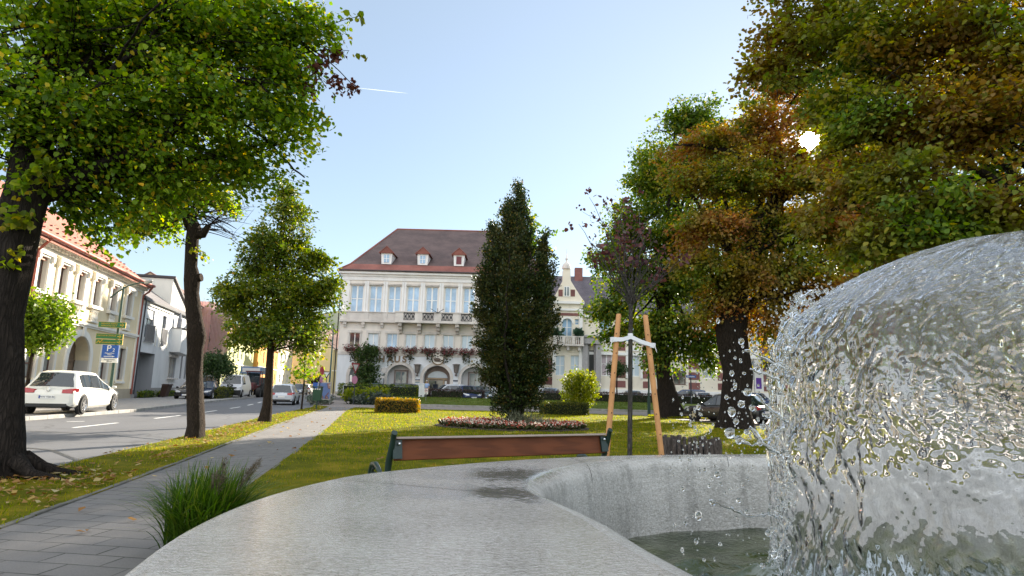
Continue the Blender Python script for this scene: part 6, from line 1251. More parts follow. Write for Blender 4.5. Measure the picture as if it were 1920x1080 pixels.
def car(label, cat, group, loc, head, pname, pcol, L_=4.4, W_=1.8, Hh=1.5, hood=1.0, ws=.75, rg=.45, deck=.0, wr=.32, gc=.17, name='parked_car', plate=None, belt=None, pillars=3, van=False, wheels=None, arms=True, dark_rear=False):
    """x runs forward from the rear bumper; loc is the middle of the car on the ground"""
    t = thing(name, loc, label, cat, group, head); bl = belt or Hh * .60; h = W_ / 2; P = paint(pname, pcol)
    xw = L_ - hood - ws; xr = deck + rg
    st = [  # x, zb, belt, top, half width, roof half width
        (0, .36, bl * .74, bl * .76, h * .80, h * .72), (.06, .30, bl * .88, bl * .90, h * .93, h * .80), (.22, .26, bl * .97, bl * .99, h * .985, h * .80)]
    if deck > .25: st += [(deck, .24, bl, bl * 1.02, h * .99, h * .78)]
    st += [(xr, .22, bl, Hh * .965, h, h * .70), (xr + .35, .2, bl, Hh * .995, h, h * .72), ((xr + xw) / 2, .2, bl * .985, Hh, h, h * .74), (xw - .1, .2, bl * .96, Hh * .985, h, h * .73), (xw, .2, bl * .95, Hh * .965, h, h * .72),
           (L_ - hood, .2, bl * .92, bl * .96, h, h * .84), (L_ - .45, .22, bl * .80, bl * .86, h * .97, h * .80), (L_ - .12, .26, bl * .64, bl * .70, h * .90, h * .74), (L_, .32, bl * .52, bl * .55, h * .76, h * .62)]
    S_ = interp(st, 34); mid = L_ / 2
    def sec(s):
        x, zb, zl, zt, w, wr_ = s; g_ = max(0.0, zt - zl); k = min(1, g_ / (.25 * Hh))
        wt = wr_ * k + (w * .94) * (1 - k); zs = zl - .02 if zt > zl + .05 else zt - .02
        return [(w - .10, zb), (w - .01, zb + .10), (w, zb + (zl - zb) * .45), (w * .985, zs - .10 if zs - .10 > zb + .12 else zb + .13), (w * .955, zs), (wt, max(zs + .005, zt - .055 * k - .004)), (wt * .82, zt - .01), (0, zt + .012)]
    mb = MB(); R_ = []
    for s in S_:
        q = sec(s); R_.append([(s[0] - mid, y, z) for y, z in q] + [(s[0] - mid, -y, z) for y, z in q[-2::-1]])
    k = len(R_[0]); n = len(R_)
    mb.add([v for r in R_ for v in r], [(i * k + j, i * k + j + 1, (i + 1) * k + j + 1, (i + 1) * k + j) for i in range(n - 1) for j in range(k - 1)])
    mb.add(R_[0], [tuple(range(k))]); mb.add(R_[-1], [tuple(range(k - 1, -1, -1))]); mb.add([v for r in R_ for v in (r[0], r[-1])], [(2 * i, 2 * i + 2, 2 * i + 3, 2 * i + 1) for i in range(n - 1)], 1)
    wx = wheels or (.78 + .0 * L_, L_ - .85)
    for x in wx:
        for sg in (1, -1):
            R = Matrix.Rotation(-sg * PI / 2, 3, 'X'); mb.lathe([(wr + .055, -.12), (wr + .055, .012), (.01, .012)], (x - mid, sg * (h - .015), wr + .01), 20, 1, R)
    mb.box((-mid + .05, 0, .34), (.12, W_ * .72, .12), mi=1); mb.box((mid - .06, 0, .33), (.14, W_ * .66, .14), mi=1)
    body = mb.build('body', [P, m_trim], t, smooth=38, local=True)
    def at(x):  return [float(np.interp(x, [s[0] for s in S_], [s[c] for s in S_])) for c in range(6)]
    def band(x0, x1, name_='side_window'):
        for sg in (1, -1):
            g = MB(); V = []; m = 8
            for i in range(m + 1):
                x = x0 + (x1 - x0) * i / m; q = sec([x] + at(x)[1:]); lo_, hi_ = q[4], q[5]; a = lerp((lo_[0], lo_[1], 0), (hi_[0], hi_[1], 0), .10); b = lerp((lo_[0], lo_[1], 0), (hi_[0], hi_[1], 0), .88)
                V += [(x - mid, sg * (a[0] + .012), a[1]), (x - mid, sg * (b[0] + .012), b[1])]
            g.add(V, [((2 * i, 2 * i + 2, 2 * i + 3, 2 * i + 1) if sg > 0 else (2 * i + 1, 2 * i + 3, 2 * i + 2, 2 * i)) for i in range(m)]); g.build(name_, m_carglass, t, local=True, smooth=60)
    x0 = xr + (.0 if deck > .25 else .05); x1 = L_ - hood - ws * .28; e = (x1 - x0) / pillars
    if van: band(xw - .75, x1 - .02)
    else:
        for i in range(pillars): band(x0 + e * i + .022, x0 + e * (i + 1) - .022)
    def glass(xa, xb, name_, f0, f1, inn=.88):
        g = MB(); V = []; m = 6
        for i in range(m + 1):
            x = xa + (xb - xa) * (f0 + (f1 - f0) * i / m); q = sec([x] + at(x)[1:]); up_ = .014
            nx_ = (-1 if xa < L_ / 2 else 1) * .014
            for y, z in ((q[5][0] * inn, q[5][1]), (q[6][0], q[6][1] + .002), (0, q[7][1]), (-q[6][0], q[6][1] + .002), (-q[5][0] * inn, q[5][1])): V.append((x - mid + nx_, y, z + up_))
        g.add(V, [(i * 5 + j, i * 5 + j + 1, (i + 1) * 5 + j + 1, (i + 1) * 5 + j) for i in range(m) for j in range(4)]); g.build(name_, m_carglass, t, local=True, smooth=60)
    glass(xw, L_ - hood, 'windscreen', .06, .93)
    if not van: glass(max(deck, .20) if deck > .25 else .14, xr, 'rear_window', .08 if deck > .25 else .25, .93)
    for x in wx:
        for sg in (1, -1):
            R = Matrix.Rotation(-sg * PI / 2, 3, 'X'); w = MB(); c = (x - mid, sg * (h - .055), wr)
            w.lathe([(wr * .62, -.10), (wr * .93, -.10), (wr, -.06), (wr, .07), (wr * .93, .105), (wr * .64, .11)], c, 24, 0, R, False); wo_ = w.build('wheel', m_tyre, t, local=True, smooth=40)
            w = MB(); w.lathe([(.0, .085), (.06, .09), (.06, .06), (wr * .2, .055)], c, 12, 0, R); w.lathe([(wr * .56, .06), (wr * .64, .115), (wr * .66, .05)], c, 24, 0, R, False)
            for k_ in range(5):
                a = 2 * PI * k_ / 5; d = R @ Vector((math.cos(a), math.sin(a), 0)); q_ = R @ Vector((0, 0, .075)); tg_ = R @ Vector((-math.sin(a), math.cos(a), 0)); o_ = Vector(c) + q_
                w.hexa([o_ + d * .03 - tg_ * .035, o_ + d * wr * .6 - tg_ * .025, o_ + d * wr * .6 + tg_ * .025, o_ + d * .03 + tg_ * .035] + [v + R @ Vector((0, 0, .025)) for v in (o_ + d * .03 - tg_ * .035, o_ + d * wr * .6 - tg_ * .025, o_ + d * wr * .6 + tg_ * .025, o_ + d * .03 + tg_ * .035)])
            w.lathe([(0, .0), (wr * .62, .0)], c, 20, 1, R); w.build('rim', [m_rim, m_trim], wo_, local=True, smooth=40)
    for sg in (1, -1):
        q = at(.1); zt_ = bl * .9
        g = MB(); g.hexa([(-mid + .0, sg * h * .52, zt_ - .09), (-mid + .36, sg * (h * .985), zt_ - .04), (-mid + .36, sg * (h * .97), zt_ - .04), (-mid - .012, sg * h * .52, zt_ - .09), (-mid + .04, sg * h * .54, zt_ + .06), (-mid + .34, sg * (h + .012), zt_ + .1), (-mid + .05, sg * h * .95, zt_ + .09), (-mid + .015, sg * h * .56, zt_ + .06)])
        g = MB(); V = [(-mid - .005, sg * h * .50, zt_ - .08), (-mid + .02, sg * h * .86, zt_ - .10), (-mid + .26, sg * (h + .008), zt_ - .02), (-mid + .05, sg * h * .50, zt_ + .05), (-mid + .07, sg * h * .86, zt_ + .09), (-mid + .30, sg * (h + .006), zt_ + .10)]
        V2 = [(v[0] + .08, v[1] * .9, v[2]) for v in V]
        g.add(V + V2, [(0, 1, 4, 3), (1, 2, 5, 4), (0, 3, 9, 6), (2, 8, 11, 5), (3, 4, 10, 9), (4, 5, 11, 10), (0, 6, 7, 1), (1, 7, 8, 2)]); g.build('tail_light', m_tail, t, local=True)
        zt_ = bl * .70; V = [(mid + .0 - .02, sg * h * .46, zt_ - .07), (mid - .07, sg * h * .80, zt_ - .06), (mid - .38, sg * (h * .97 + .012), zt_ + .06), (mid - .10, sg * h * .46, zt_ + .03), (mid - .16, sg * h * .80, zt_ + .09), (mid - .42, sg * (h * .96 + .012), zt_ + .14)]
        V2 = [(v[0] - .12, v[1] * .9, v[2] - .01) for v in V]; g = MB(); g.add(V + V2, [(0, 1, 4, 3), (1, 2, 5, 4), (0, 3, 9, 6), (2, 8, 11, 5), (3, 4, 10, 9), (4, 5, 11, 10), (0, 6, 7, 1), (1, 7, 8, 2)]); g.build('headlight', m_head, t, local=True)
        xm = L_ - hood - ws * .25 - mid; g = MB(); g.ball((xm, sg * (h + .10), bl * 1.04), .1, 8, 6, 0, (.7, 1, .75)); g.box((xm, sg * (h + .0), bl * .99), (.06, .14, .04)); g.build('mirror', P if not van else m_trim, t, local=True, smooth=60)
        if not van:
            for xx in (xr + .75, xr + 1.7):
                if xx < L_ - hood - .6: g = MB(); g.box((xx - mid, sg * (h + .008), bl * .83), (.17, .03, .03)); g.build('door_handle', P, t, local=True)
    for xx, rot, nm in ((-mid - .015, -1, 'rear_plate'), (mid + .012, 1, 'front_plate')):
        z = bl * (.66 if rot < 0 else .40); g = MB(); g.box((xx, 0, z), (.03, .52, .12)); g.box((xx + rot * .004, rot * -.24, z), (.03, .05, .115), mi=1); pl = g.build(nm, [m_plate, m_blueb], t, local=True)
        if plate:
            cu = text('plate_number', plate, .10, m_platetxt, None, (0, 0, 0), (0, rot, 0), (0, 0, 1), .001); cu.location = (xx + rot * .018, 0, z); cu.parent = pl
    g = MB(); g.box((mid - .035, 0, bl * .56), (.06, W_ * .42, .1)); g.build('grille', m_trim, t, local=True)
    if pillars == 3 and not van:   # bright waist trim
        g = MB()
        for sg in (1, -1):
            pts = []
            for i in range(9): x = x0 + (x1 - x0) * i / 8; q = sec([x] + at(x)[1:]); pts.append((x - mid, sg * (q[4][0] + .012), q[4][1] + .012))
            g.tube(pts, .012, 4)
        g.build('waist_trim', m_chrome if pcol[0] < .3 else m_trim, t, local=True)
    return t
hd = math.atan2(1, -.2)           # heading away from us along the street
p0 = A(138, 745, 26.0)
mv = car('white minivan parked half on the kerb in front of the cream house', 'car', None, (p0.x + .12, 25.9, .02), hd + .03, 'white', (.72, .71, .66), 4.66, 1.88, 1.66, .95, 1.35, .62, .0, .35, name='parked_car', plate='WW 938 BI', belt=.98)
g = MB(); g.box((-2.33 + .02, 0, .6), (.03, .0, .0)); 
g = MB(); g.lathe([(.055, -.01), (.07, 0), (.055, .01)], (-2.325, 0, .93), 16, 0, Matrix.Rotation(PI / 2, 3, 'Y')); g.box((-2.325, 0, .93), (.012, .1, .02)); g.build('badge', m_chrome, mv, local=True)
g = MB(); g.box((-2.30, .55, .42), (.05, .22, .05)); g.box((-2.30, -.55, .42), (.05, .22, .05)); g.build('reflector', m_tail, mv, local=True)
g = MB(); g.tube([(-2.22, 0, 1.07), (-2.2, .35, 1.09)], .015, 5); g.build('wiper', m_trim, mv, local=True)
def C(px, py, Y): q = A(px, py, Y); return (q.x, q.y)
cars = 'cars parked along the left kerb'
car('dark blue saloon facing us, parked at the left kerb behind the pollarded trunk', 'car', cars, (*C(382, 745, 52), -.02), hd + PI + .05, 'navy', (.012, .02, .05), 4.6, 1.85, 1.45, 1.2, .8, .6, .7)
car('black car half hidden behind the pollarded trunk at the passage of the white house', 'car', cars, (*C(362, 745, 50.5), -.02), hd + PI, 'black', (.01, .01, .012), 4.3, 1.8, 1.45, 1.1, .8, .5, .0)
vn = car('white delivery van with black bumper facing us at the left kerb', 'van', None, (*C(440, 742, 59.5), -.02), hd + PI + .02, 'vanwhite', (.66, .66, .68), 5.2, 2.0, 2.15, .75, .75, .25, .0, .36, name='delivery_van', belt=1.25, pillars=1, van=True)
g = MB(); g.box((2.5, 0, .48), (.22, 1.96, .46)); g.box((2.46, 0, .86), (.18, 1.2, .22)); g.build('bumper', m_trim, vn, local=True, bevel=.04); g = MB(); g.box((2.44, 0, 1.12), (.02, .5, .2), mi=0); g.box((2.452, 0, 1.12), (.02, .25, .1), mi=1); g.build('bonnet_badge', [m_trim, m_plate], vn, local=True)
hb_ = car('silver hatchback driving away in the right lane of the street', 'car', None, (*C(534, 742, 45.5), -.1), hd + .02, 'silver', (.50, .53, .58), 4.05, 1.72, 1.45, .9, .85, .45, .0, name='moving_car')
for i, (px, Y, nm, cl, lab, hh) in enumerate(((560, 86, 'darksilver', (.10, .12, .15), 'dark estate car oncoming far down the street', hd + PI), (547, 100, 'whitefar', (.6, .6, .62), 'pale car behind the dark oncoming car far down the street', hd + PI), (574, 96, 'whitefar', (.6, .6, .62), 'white car parked at the right far down the street beside the bare pollarded tree', hd), (585, 118, 'whitefar', (.6, .6, .62), 'small white car farthest down the street', hd))):
    car(lab, 'car', 'cars far down the street', (*C(px, 735, Y), -.1), hh - .05, nm, cl, 4.3, 1.75, 1.5, 1.0, .8, .45)
# cars in front of the town hall and the ornate house
fr = 'cars parked in front of the town hall and ornate house'
car('dark grey estate seen from behind, parked left of the town hall door', 'car', fr, (*C(768, 735, 60.8), .2), .12 - .55, 'greyestate', (.06, .07, .075), 4.7, 1.85, 1.5, 1.15, .8, .5)
car('blue car half hidden behind the climbing shrub and the round sign', 'car', fr, (*C(700, 735, 60.3), .2), 2.4, 'bluegrey', (.05, .08, .13), 4.3, 1.8, 1.45, 1.1, .8, .6, .4)
car('silver hatchback in front of the town hall door', 'car', fr, (*C(840, 735, 60.6), .2), PI + .45, 'silver', (.50, .53, .58), 4.1, 1.75, 1.55, .9, .8, .4)
car('dark blue saloon facing us, right of the silver hatchback at the town hall', 'car', fr, (*C(876, 735, 59.8), .2), -PI / 2 + .35, 'royal', (.02, .035, .10), 4.5, 1.82, 1.45, 1.15, .8, .6, .6, plate='W 7315')
car('teal grey car just left of the columnar tree in front of the town hall', 'car', fr, (*C(902, 735, 61.5), .2), -PI / 2 + .2, 'tealgrey', (.05, .09, .11), 4.3, 1.8, 1.45, 1.1, .8, .5)
car('pale silver-blue car right of the columnar tree', 'car', fr, (*C(1032, 735, 60.5), .2), -PI / 2 - .25, 'paleblue', (.22, .28, .36), 4.4, 1.8, 1.45, 1.1, .85, .6, .5)
car('pale blue saloon behind the young tied tree', 'car', fr, (*C(1188, 735, 61.5), .2), -PI / 2 + .05, 'paleblue', (.22, .28, .36), 4.4, 1.8, 1.4, 1.1, .85, .6, .5)
car('dark grey sport utility car left of the slim maple trunk', 'car', fr, (*C(1252, 733, 62), .2), .9, 'slate', (.07, .085, .11), 4.5, 1.9, 1.65, 1.0, .8, .4)
car('slate blue estate car behind the blue street name sign', 'car', fr, (*C(1285, 730, 62.6), .2), PI - .25, 'slateblue', (.06, .09, .16), 4.7, 1.88, 1.65, 1.1, .9, .5)
car('white saloon with pale windscreen at the low hedge, left of the thick black trunk', 'car', fr, (*C(1318, 736, 60.3), .2), -PI / 2 - .1, 'whitefar', (.6, .6, .62), 4.4, 1.8, 1.42, 1.15, .85, .6, .5)
car('blue car between the thick black trunk and the splashing water', 'car', fr, (*C(1418, 733, 61), .2), -PI / 2, 'royal', (.02, .035, .10), 4.4, 1.8, 1.5, 1.1, .85, .5)
q = G(1352, 790); car('glossy black car parked on the paved lane beside the thick black trunk', 'car', 'black cars at the trees on the right', (q.x + .2, 33.2, -.02), math.radians(128), 'gloss_black', (.012, .012, .014), 4.5, 1.85, 1.5, 1.2, .85, .55, .3)
q = G(1470, 790); car('black car partly covered by the splashing water', 'car', 'black cars at the trees on the right', (q.x + 1.6, 31.5, -.02), math.radians(140), 'gloss_black', (.012, .012, .014), 4.5, 1.9, 1.6, 1.15, .9, .5)
# tractor with trailer behind the van
tx, ty = C(474, 735, 66); tr = thing('tractor', (tx, ty, -.1), 'dark red tractor with cab and big wheels behind the white van', 'tractor', None, hd + PI)
m_tred = M('tractor_red', (.10, .02, .025), .4, .15)
g = MB(); g.box((1.1, 0, 1.15), (1.7, .75, .7)); g.box((-.3, 0, 1.0), (1.4, 1.0, .5)); g.build('body', m_tred, tr, local=True, bevel=.08)
g = MB()
for x in (-.9, .3):
    for y in (-.7, .7): g.tube([(x, y, 1.2), (x * .9, y * .9, 2.6)], .05, 6)
g.box((-.3, 0, 2.66), (1.6, 1.6, .12)); g.build('cab', m_tred, tr, local=True); g = MB(); g.box((.28, 0, 1.9), (.03, 1.2, 1.2)); g.build('windscreen', m_carglass, tr, local=True)
for x, r in ((-.7, .75), (1.5, .5)):
    for sg in (1, -1): g = MB(); g.lathe([(r * .5, -.2), (r * .95, -.2), (r, -.12), (r, .12), (r * .95, .2), (r * .5, .2)], (x, sg * .85, r), 20, 0, Matrix.Rotation(-sg * PI / 2, 3, 'X')); g.lathe([(0, .1), (r * .52, .16)], (x, sg * .85, r), 14, 1, Matrix.Rotation(-sg * PI / 2, 3, 'X')); g.build('wheel', [m_tyre, M('wheel_pale', (.5, .48, .42), .6)], tr, local=True, smooth=40)
tx, ty = C(489, 735, 72); tr = thing('farm_trailer', (tx, ty, -.1), 'dark box trailer behind the red tractor', 'trailer', None, hd + PI)
g = MB(); g.box((0, 0, 1.5), (3.5, 1.9, 1.2)); g.box((0, 0, .85), (3.6, 1.2, .12)); g.build('box_body', M('trailer_dark', (.05, .055, .05), .6, .2), tr, local=True, bevel=.03)
for x in (-1.1, 1.1):
    for sg in (1, -1): g = MB(); g.lathe([(.2, -.12), (.42, -.12), (.45, 0), (.42, .12), (.2, .12)], (x, sg * .85, .45), 16, 0, Matrix.Rotation(PI / 2, 3, 'X')); g.build('wheel', m_tyre, tr, local=True)
# filling-station style canopy sign over the pavement
c = A(471, 694, 75); t = thing('canopy_sign', (c.x, c.y, 0), 'flat blue and white canopy sign on posts above the tractor', 'canopy')
f = Fac((c.x, c.y), (.97, .25), (.25, -.97)); g = MB(); f.box(g, -1.2, 1.2, c.z - .42, c.z + .42, -6, 0); f.box(g, -1.0, 1.0, c.z - .25, c.z + .25, .0, .03, 1); g.build('fascia', [M('fascia_blue', (.16, .27, .45), .5), m_frame_w], t)
for s_, d_ in ((-1, -.5), (1, -.5), (-1, -5.5), (1, -5.5)): g = MB(); g.tube([f.p(s_, -.1, d_), f.p(s_, c.z - .42, d_)], .08, 6); g.build('post', M('post_grey', (.3, .3, .31), .5), t)

# ================================================================== STREET FURNITURE
m_green = M('post_green', (.02, .06, .045), .5, .15); m_teal = M('post_teal', (.03, .10, .11), .45, .15); m_signg = M('sign_green', (.012, .13, .045), .5, .05); m_yel_ = M('sign_yellow', (.55, .36, .02), .5, .05); m_signb = M('sign_blue', (.012, .085, .36), .5, .05); m_signw = M('sign_white', (.74, .74, .72), .5, .04); m_red = M('sign_red', (.42, .03, .05), .5, .05); m_alu = M('sign_alu', (.35, .35, .36), .4, .05, metal=.6)
Yp = 29.0; base = A(203, 760, Yp); t = thing('lamp_post', (base.x, Yp, 0), 'green street lamp post with curved arm carrying the direction signs, beside the white minivan', 'lamp post')
pt = A(224, 537, Yp); x_at = lambda z: base.x
g = MB(); g.tube([(base.x, Yp, 0), (base.x, Yp, 2.2), (base.x, Yp, pt.z)], [.075, .065, .05], 10); g.build('pole', m_green, t, smooth=50)
aL = A(207, 558, Yp); aR = A(272, 530, Yp - .6); g = MB(); g.tube([aL, A(220, 548, Yp - .1), A(240, 536, Yp - .3), A(258, 531, Yp - .5), aR], .035, 7); g.build('arm', m_green, t, smooth=50)
g = MB(); e = A(286, 526, Yp - .7); d = (e - aR); g.tube([aR, aR.lerp(e, .3), aR.lerp(e, .8), e], [.06, .11, .10, .03], 8); g.build('lamp_head', M('lamp_grey', (.3, .31, .31), .4), t, smooth=50)
sf = Fac((base.x, Yp - .12), (.985, .17), (.17, -.985))
def signplate(name, label, cat, x0, y0, x1, y1, mat, border=None, group=None, dz=.0):
    s0, zt_ = sf.px(x0, y0); s1, zb_ = sf.px(x1, y1); zt_ = sf.px((x0 + x1) / 2, y0)[1]; zb_ = sf.px((x0 + x1) / 2, y1)[1]
    o = thing(name, sf.p((s0 + s1) / 2, (zt_ + zb_) / 2), label, cat, group); g = MB(); sf.box(g, s0, s1, zb_, zt_, 0, .05, 1); sf.box(g, s0 + .012, s1 - .012, zb_ + .012, zt_ - .012, .05, .056, 0); g.build('panel', [mat, border or mat], o); return o, s0, s1, zb_, zt_
def arrow(o, s, z, sz, mat):
    g = MB(); sf.box(g, s - sz, s + sz * .3, z - sz * .22, z + sz * .22, .056, .064); 
    for sg in (1, -1): P_ = [(s - sz * .05, z + sg * sz * .95), (s + sz * .35, z + sg * sz * .95), (s + sz * 1.15, z), (s + sz * .75, z)]; P_ = P_ if sg < 0 else P_[::-1]; g.add([sf.p(a_, b_, .066) for a_, b_ in P_], [(0, 1, 2, 3)])
    g.build('arrow', mat, o)
def sline(o, body, s, z, size, mat, w=None): text('lettering', body, size, mat, o, sf.p(s, z, .062), sf.e, (0, 0, 1), .003, .0, width=w)
o, s0, s1, z0, z1 = signplate('direction_sign', 'upper green direction sign with two lines of yellow capitals and arrow', 'sign', 186, 604, 236, 614.5, m_signg, m_yel_, 'direction signs on the lamp post')
sline(o, 'WEINHOF AZENES', s0 + (s1 - s0) * .40, z0 + (z1 - z0) * .69, .088, m_yel_, .95); sline(o, 'ARACHON T.FX.T', s0 + (s1 - s0) * .40, z0 + (z1 - z0) * .30, .088, m_yel_, .95); arrow(o, s1 - .16, (z0 + z1) / 2, .085, m_yel_)
o, s0, s1, z0, z1 = signplate('direction_sign', 'middle green direction sign with yellow border and arrow', 'sign', 181.5, 626, 231, 635.5, m_signg, m_yel_, 'direction signs on the lamp post')
sline(o, 'GASTHOF & CENTRUM', s0 + (s1 - s0) * .4, z0 + (z1 - z0) * .62, .085, m_yel_, .9); arrow(o, s1 - .16, (z0 + z1) / 2, .08, m_yel_)
o, s0, s1, z0, z1 = signplate('direction_sign', 'lower green direction sign with yellow zigzag mark and arrow', 'sign', 180.5, 636.5, 230, 646, m_signg, m_yel_, 'direction signs on the lamp post')
g = MB(); zc = (z0 + z1) / 2
for a_, b_ in (((.06, -.06), (.14, .05)), ((.14, .05), (.19, -.05)), ((.19, -.05), (.30, .10))): g.tube([sf.p(s0 + a_[0], zc + a_[1], .065), sf.p(s0 + b_[0], zc + b_[1], .065)], .018, 5)
g.build('zigzag_mark', m_yel_, o); sline(o, 'BIOLANDWIRTSCHAFT', s0 + (s1 - s0) * .5, zc - .03, .09, m_yel_, .66); arrow(o, s1 - .16, zc, .08, m_yel_)
o, s0, s1, z0, z1 = signplate('parking_sign', 'blue parking sign reading P2 with white arrow', 'sign', 193.5, 647, 221, 671, m_signb, m_signb)
w_ = s1 - s0; h_ = z1 - z0; sline(o, 'P', s0 + w_ * .42, z0 + h_ * .72, .40, m_signw); sline(o, '2', s0 + w_ * .72, z0 + h_ * .60, .22, m_signw); sline(o, 'Neustifter', s0 + w_ * .5, z0 + h_ * .36, .10, m_signw); sline(o, 'Platz', s0 + w_ * .5, z0 + h_ * .25, .10, m_signw)
g = MB(); sf.box(g, s0 + w_ * .16, s0 + w_ * .7, z0 + h_ * .09, z0 + h_ * .13, .056, .064); g.add([sf.p(s0 + w_ * .68, z0 + h_ * .05, .064), sf.p(s0 + w_ * .84, z0 + h_ * .11, .064), sf.p(s0 + w_ * .68, z0 + h_ * .17, .064)], [(0, 1, 2)]); g.build('arrow', m_signw, o)
o, s0, s1, z0, z1 = signplate('parking_plate', 'white supplementary plate below the blue parking sign', 'sign', 191.5, 671.5, 220, 680, m_signw, m_signw); m_dkt = M('sign_text_dark', (.08, .08, .09)); sline(o, 'Kurzparkzone', (s0 + s1) / 2, z0 + (z1 - z0) * .68, .09, m_dkt, .9); sline(o, '180 min', (s0 + s1) / 2, z0 + (z1 - z0) * .3, .085, m_dkt, .9)
# right hand lamp post, street name sign
b = G(1217, 778); t = thing('lamp_post', (b.x, b.y, 0), 'dark green slim lamp post whose top disappears in the maple foliage', 'lamp post'); g = MB(); g.tube([(b.x, b.y, 0), (b.x, b.y, 1.1)], .10, 10); g.tube([(b.x, b.y, 1.1), (b.x, b.y, 6.0)], [.06, .045], 10); g.build('pole', m_green, t, smooth=50); g = MB(); g.lathe([(.08, 6.0), (.3, 6.1), (.28, 6.25), (.05, 6.4)], (b.x, b.y, 0), 12); g.build('lamp_head', M('lamp_grey', (.3, .31, .31)), t)
b = A(1296, 748, 57); t = thing('street_name_sign', (b.x, 57, .45), 'blue street name sign on a dark post in front of the parked cars', 'sign'); g = MB(); g.tube([(b.x, 57, .4), (b.x, 57, A(1296, 700, 57).z)], .06, 8); g.build('post', M('post_dark', (.03, .035, .05)), t); c = A(1295, 706, 57)
g = MB(); g.box((c.x, 56.9, c.z), (.9, .05, .22)); g.build('panel', m_signb, t); text('lettering', 'Domplatz', .17, m_signw, t, (c.x, 56.87, c.z), (1, 0, 0), (0, 0, 1), .003, .003)
# left lamp post at the bed, no-entry and give-way signs, litter bin, poster stand
b = A(615, 757, 50); t = thing('lamp_post', (b.x, 50, 0), 'teal street lamp post with two thin arms at the town hall corner', 'lamp post'); g = MB(); zt_ = A(625, 612, 50).z; g.tube([(b.x, 50, 0), (b.x, 50, 1.2)], .11, 10); g.tube([(b.x, 50, 1.2), (b.x, 50, zt_)], [.075, .05], 8); g.build('pole', m_teal, t, smooth=50); g = MB(); e = A(607, 611, 49); g.tube([(b.x, 50, zt_ - .5), A(619, 614, 49.6), A(612, 610, 49.2), e], .03, 6); e2 = A(633, 626, 50.5); g.tube([(b.x, 50, zt_ - .1), A(629, 620, 50.3), e2], .03, 6); g.build('arm', m_teal, t); g = MB(); g.tube([e, e + Vector((-.35, 0, -.02))], [.07, .05], 6); g.build('lamp_head', M('lamp_grey', (.3, .31, .31)), t)
b = A(593, 768, 35); t = thing('litter_bin', (b.x, 35, 0), 'green litter bin on a post with white striped rim beside the sapling', 'litter bin'); g = MB(); g.tube([(b.x, 35, 0), (b.x, 35, .55)], .04, 8); g.build('post', m_green, t); g = MB(); R = .24
g.hexa([(b.x - .2, 34.85, .5), (b.x + .2, 34.85, .5), (b.x + .2, 35.15, .5), (b.x - .2, 35.15, .5), (b.x - .24, 34.8, 1.18), (b.x + .24, 34.8, 1.18), (b.x + .24, 35.2, 1.18), (b.x - .24, 35.2, 1.18)]); g.box((b.x, 35, 1.26), (.54, .46, .05)); g.box((b.x - .22, 35, 1.21), (.03, .3, .1)); g.box((b.x + .22, 35, 1.21), (.03, .3, .1)); g.build('bin_body', M('bin_green', (.012, .06, .03), .45), t, bevel=.02)
g = MB(); 
for k in range(4): g.box((b.x - .18 + k * .12, 34.79 , 1.13), (.07, .012, .06))
g.build('stripes', m_signw, t)
def roundsign(name, label, px, py, Y, pxb, r, disc, rim_, extra=None, back=False, zb=0):
    c = A(px, py, Y); t = thing(name, (c.x, Y, zb), label, 'sign'); g = MB(); g.tube([(c.x, Y + .05, zb), (c.x, Y + .05, c.z + r)], .035, 8); g.build('post', M('post_dark', (.03, .035, .05)), t); return t, c
t, c = roundsign('no_entry_sign', 'round red sign seen edge-on on a dark post behind the green litter bin', 601, 695, 42, 597, .32, m_red, m_red)
ax = Matrix.Rotation(math.radians(82), 3, 'Z') @ Matrix.Rotation(PI / 2, 3, 'X'); g = MB(); g.lathe([(.32, -.01), (.34, 0), (.32, .012)], (c.x + .1, 42, c.z), 20, 0, ax); g.build('disc', m_red, t); g = MB(); g.lathe([(.2, -.012), (.2, .016)], (c.x + .1, 42, c.z - .62), 16, 0, ax); g.build('lower_disc', M('sign_pink', (.5, .2, .3)), t)
t, c = roundsign('give_way_sign', 'red-rimmed white give-way triangle above a small pink round sign at the corner shrubs', 667, 688, 46, 663, .3, m_signw, m_red)
g = MB(); r = .34; az_ = math.radians(62); ex = Vector((math.cos(az_), math.sin(az_), 0)); ny_ = Vector((math.sin(az_), -math.cos(az_), 0))
def tri(mb, rr_, d, mi): 
    o_ = Vector((c.x, 45.95, c.z)); mb.add([o_ + ex * (-rr_) + Vector((0, 0, rr_ * .58)) + ny_ * d, o_ + Vector((0, 0, -rr_ * 1.15)) + ny_ * d, o_ + ex * rr_ + Vector((0, 0, rr_ * .58)) + ny_ * d], [(0, 1, 2), (2, 1, 0)], mi)
tri(g, .46, 0, 0); tri(g, .30, .012, 1); g.build('triangle', [m_red, m_signw], t); R_ = Matrix.Rotation(az_, 3, 'Z') @ Matrix.Rotation(PI / 2, 3, 'X'); g = MB(); g.lathe([(.30, 0), (.3, .015)], (c.x, 45.93, c.z - .95), 20, 0, R_); g.build('disc', M('sign_pink', (.55, .25, .33)), t); g = MB(); g.box((c.x - .3, 46, c.z - .85), (.16, .03, .5)); g.build('side_plate', m_signw, t)
t, c = roundsign('round_sign', 'round grey sign seen from behind in front of the town hall arch', 720.5, 694, 58, 719, .3, m_alu, m_alu, zb=.4); R_ = Matrix.Rotation(PI / 2, 3, 'X'); g = MB(); g.lathe([(.27, 0), (.29, .01), (.27, .02)], (c.x, 57.95, c.z), 24, 0, R_); g.build('disc', m_alu, t); g = MB(); g.box((c.x - .1, 57.95, c.z - .65), (.4, .03, .22)); g.build('plate', m_alu, t)
t, c = roundsign('give_way_sign', 'small distant give-way sign with dark hood beside the street', 613, 702, 64, 612, .3, m_signw, m_red)
